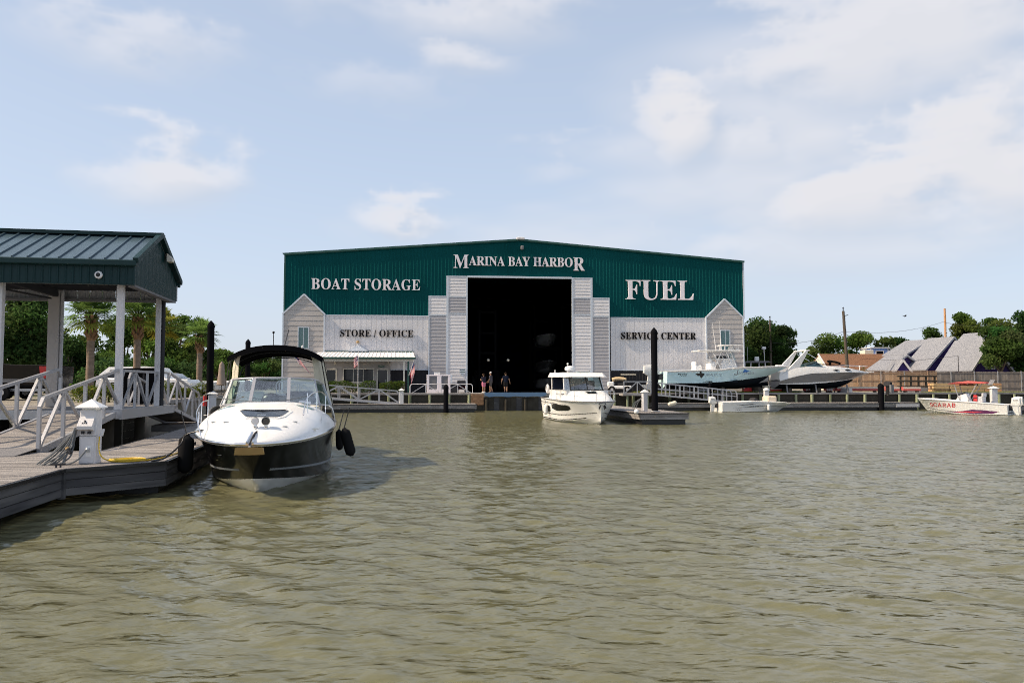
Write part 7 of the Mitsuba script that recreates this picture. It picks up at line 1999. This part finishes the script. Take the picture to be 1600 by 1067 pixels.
part(hb, 'hip_slope', TM(np.array([(4.4, 0, z), (3.0, -5, z1), (6, 5, z1)]), np.array([[0, 1, 2]]), process=False), 'shingle_brown', fr=HF)
part(hb, 'gable_wall', TM(np.array([(-5.15, 0, z - .1), (-5.5, -4.9, z1), (-5.5, 4.9, z1)]), np.array([[0, 1, 2]]), process=False), 'cream', fr=HF)
part(hb, 'wall', box(-5.2, 4.0, -4.6, 4.6, LAND, z1 + .05), 'cream', fr=HF)
part(hb, 'rake_board', bar((-5.35, -.05, z - .02), (-5.72, -5, z1), .12, .22), 'white_matte', fr=HF)
part(hb, 'skylight_box', cbox(1.2, 2.4, .5, 2.0, z - .6, z + .55, .03), 'cream', fr=HF)
x, y, z = at(1361, 556, 112)
db = thing('house', 'light blue house top with a flat white edged roof and dark window', 'house')
DF = Fr((x, y, 0), 0)
part(db, 'wall', box(0, 2.4, 0, 3.5, LAND, z + 1.05), 'sky_blue_paint', fr=DF)
part(db, 'wall', prism([(2.41, LAND), (3.6, LAND), (3.6, z + .2), (2.41, z + 1.0)], .2, 3.5), 'sky_blue_paint', fr=DF)
for q in (-.05, 2.3):
    part(db, 'corner_trim', box(q, q + .15, -.06, -.002, z - 1, z + 1.05), 'white_matte', fr=DF)
part(db, 'roof_edge', [box(-.15, 2.6, -.15, 3.6, z + 1.06, z + 1.2), bar((2.6, .1, z + 1.1), (3.75, .1, z + .3), .12)], 'white_matte', fr=DF)
w = part(db, 'window', box(.75, 1.7, -.04, -.002, z - .1, z + .65), 'dark_glass', fr=DF)
part(w, 'frame', [box(.65, .75, -.06, -.002, z - .1, z + .75), box(1.7, 1.8, -.06, -.002, z - .1, z + .75), box(.75, 1.7, -.06, -.002, z + .65, z + .75)], 'white_matte', fr=DF)
# far white house at the left, seen below the oak
x, y, z = at(10, 560, 88)
hw = thing('house', 'pale house just visible under the dark oak at the left edge', 'house')
part(hw, 'wall', box(x - 4, x + 3, y, y + 5, LAND, z - 1.2), 'cream')
part(hw, 'roof', hull([(x - 4.4, y - .4, z - 1.2), (x + 3.4, y - .4, z - 1.2), (x - 4.4, y + 5.4, z - 1.2), (x + 3.4, y + 5.4, z - 1.2), (x - 3.5, y + 2.5, z), (x + 2.5, y + 2.5, z)]), 'light_grey')
part(hw, 'window', box(x + .5, x + 1.6, y - .03, y - .002, LAND + .9, LAND + 1.8), 'dark_glass')


# ------------------------------------------------------------------ poles and wires
def pole(name, label, px, ytop, D, r, mat, lean=0.0, arm=True):
    x, y, z = at(px, ytop, D)
    t = thing(name, label, 'utility pole')
    part(t, 'shaft', tube([(x + lean, y, LAND - .1), (x, y, z)], [r * 1.2, r * .85], 9), mat, smooth=40)
    if arm:
        part(t, 'insulator', [tube([(x, y, z), (x, y, z + .3)], .05, 6), ball((x, y, z + .35), .09, 1)], 'dark_grey')
        part(t, 'bracket', bar((x - .02, y - .1, z - .6), (x + .5, y - .1, z - .45), .07), 'dark_grey')
    return np.array([x, y, z])


p1 = pole('utility_pole', 'thin utility pole in front of the large dark tree', 1203, 500, 90, .12, 'pole_wood', .05)
p2 = pole('utility_pole', 'dark leaning utility pole behind the grey cruiser', 1317.5, 486, 90, .17, 'pole_wood', .45)
p3 = pole('utility_pole', 'orange brown pole rising behind the highest grey roof', 1476, 482, 112, .16, 'orange_wood', 0, False)


def wire(label, a, b, sag):
    s = np.linspace(0, 1, 16)[:, None]
    p = np.array(a) * (1 - s) + np.array(b) * s
    p[:, 2] -= sag * 4 * (s * (1 - s))[:, 0]
    solo('wire', label, 'wire', tube(p, .018, 4), 'black')


wire('thin wire sagging between the two utility poles', p1 - [0, 0, 2.6], p2 - [0, 0, 2.3], .5)
wire('thin wire running right from the leaning pole towards the roofs', p2 - [0, 0, 2.3], p3 - [0, 0, 1.8], .7)
wire('thin wire from the orange pole to the right edge', p3 - [0, 0, 2.0], at(1640, 505, 104), .6)
for i, (a, b) in enumerate((((0), (1)),)):
    tw = at(1497, 556, 89)
    t = thing('power_drop', 'short dark service mast on the wide grey roof', 'mast')
    part(t, 'mast', tube([tw - [0, 0, 2.6], tw], .04, 6), 'dark_grey')
    part(t, 'wire', tube([tw, tw + [-4, 2, -.5], tw + [-9, 4, -.2]], .018, 4), 'black')


# ------------------------------------------------------------------ far wood closing the horizon
def wood(label, spans, D, h, tone, seed):
    rng = np.random.default_rng(seed)
    pts = []
    for a, b in spans:
        x0, x1 = (a - 800) / FOCAL * D, (b - 800) / FOCAL * D
        n = int((x1 - x0) * 260)
        p = np.stack([rng.uniform(x0, x1, n), D + rng.uniform(0, 9, n), LAND + h * rng.uniform(0, 1, n) ** .75], -1)
        p[:, 2] = LAND + (p[:, 2] - LAND) * (.55 + .75 * meshkit.fbm(np.stack([p[:, 0] * .16, p[:, 1] * .1, 0 * p[:, 0]], -1), 3, seed))
        pts.append(p)
    p = np.vstack(pts)
    v, f, c = leaves(p, .75, rng, tone, .28)
    k = thing('woodland', label, 'wood', kind='stuff')
    scene[k] = mikit.ply(TM(v, f, process=False), 'mat_leaf', color=c)


wood('low far woodland closing the horizon behind the left trees', [(-400, 445)], 128, 5.2, (.045, .085, .028), 71)
wood('low far woodland closing the horizon behind the houses on the right', [(1155, 2100)], 132, 6.5, (.045, .085, .028), 72)
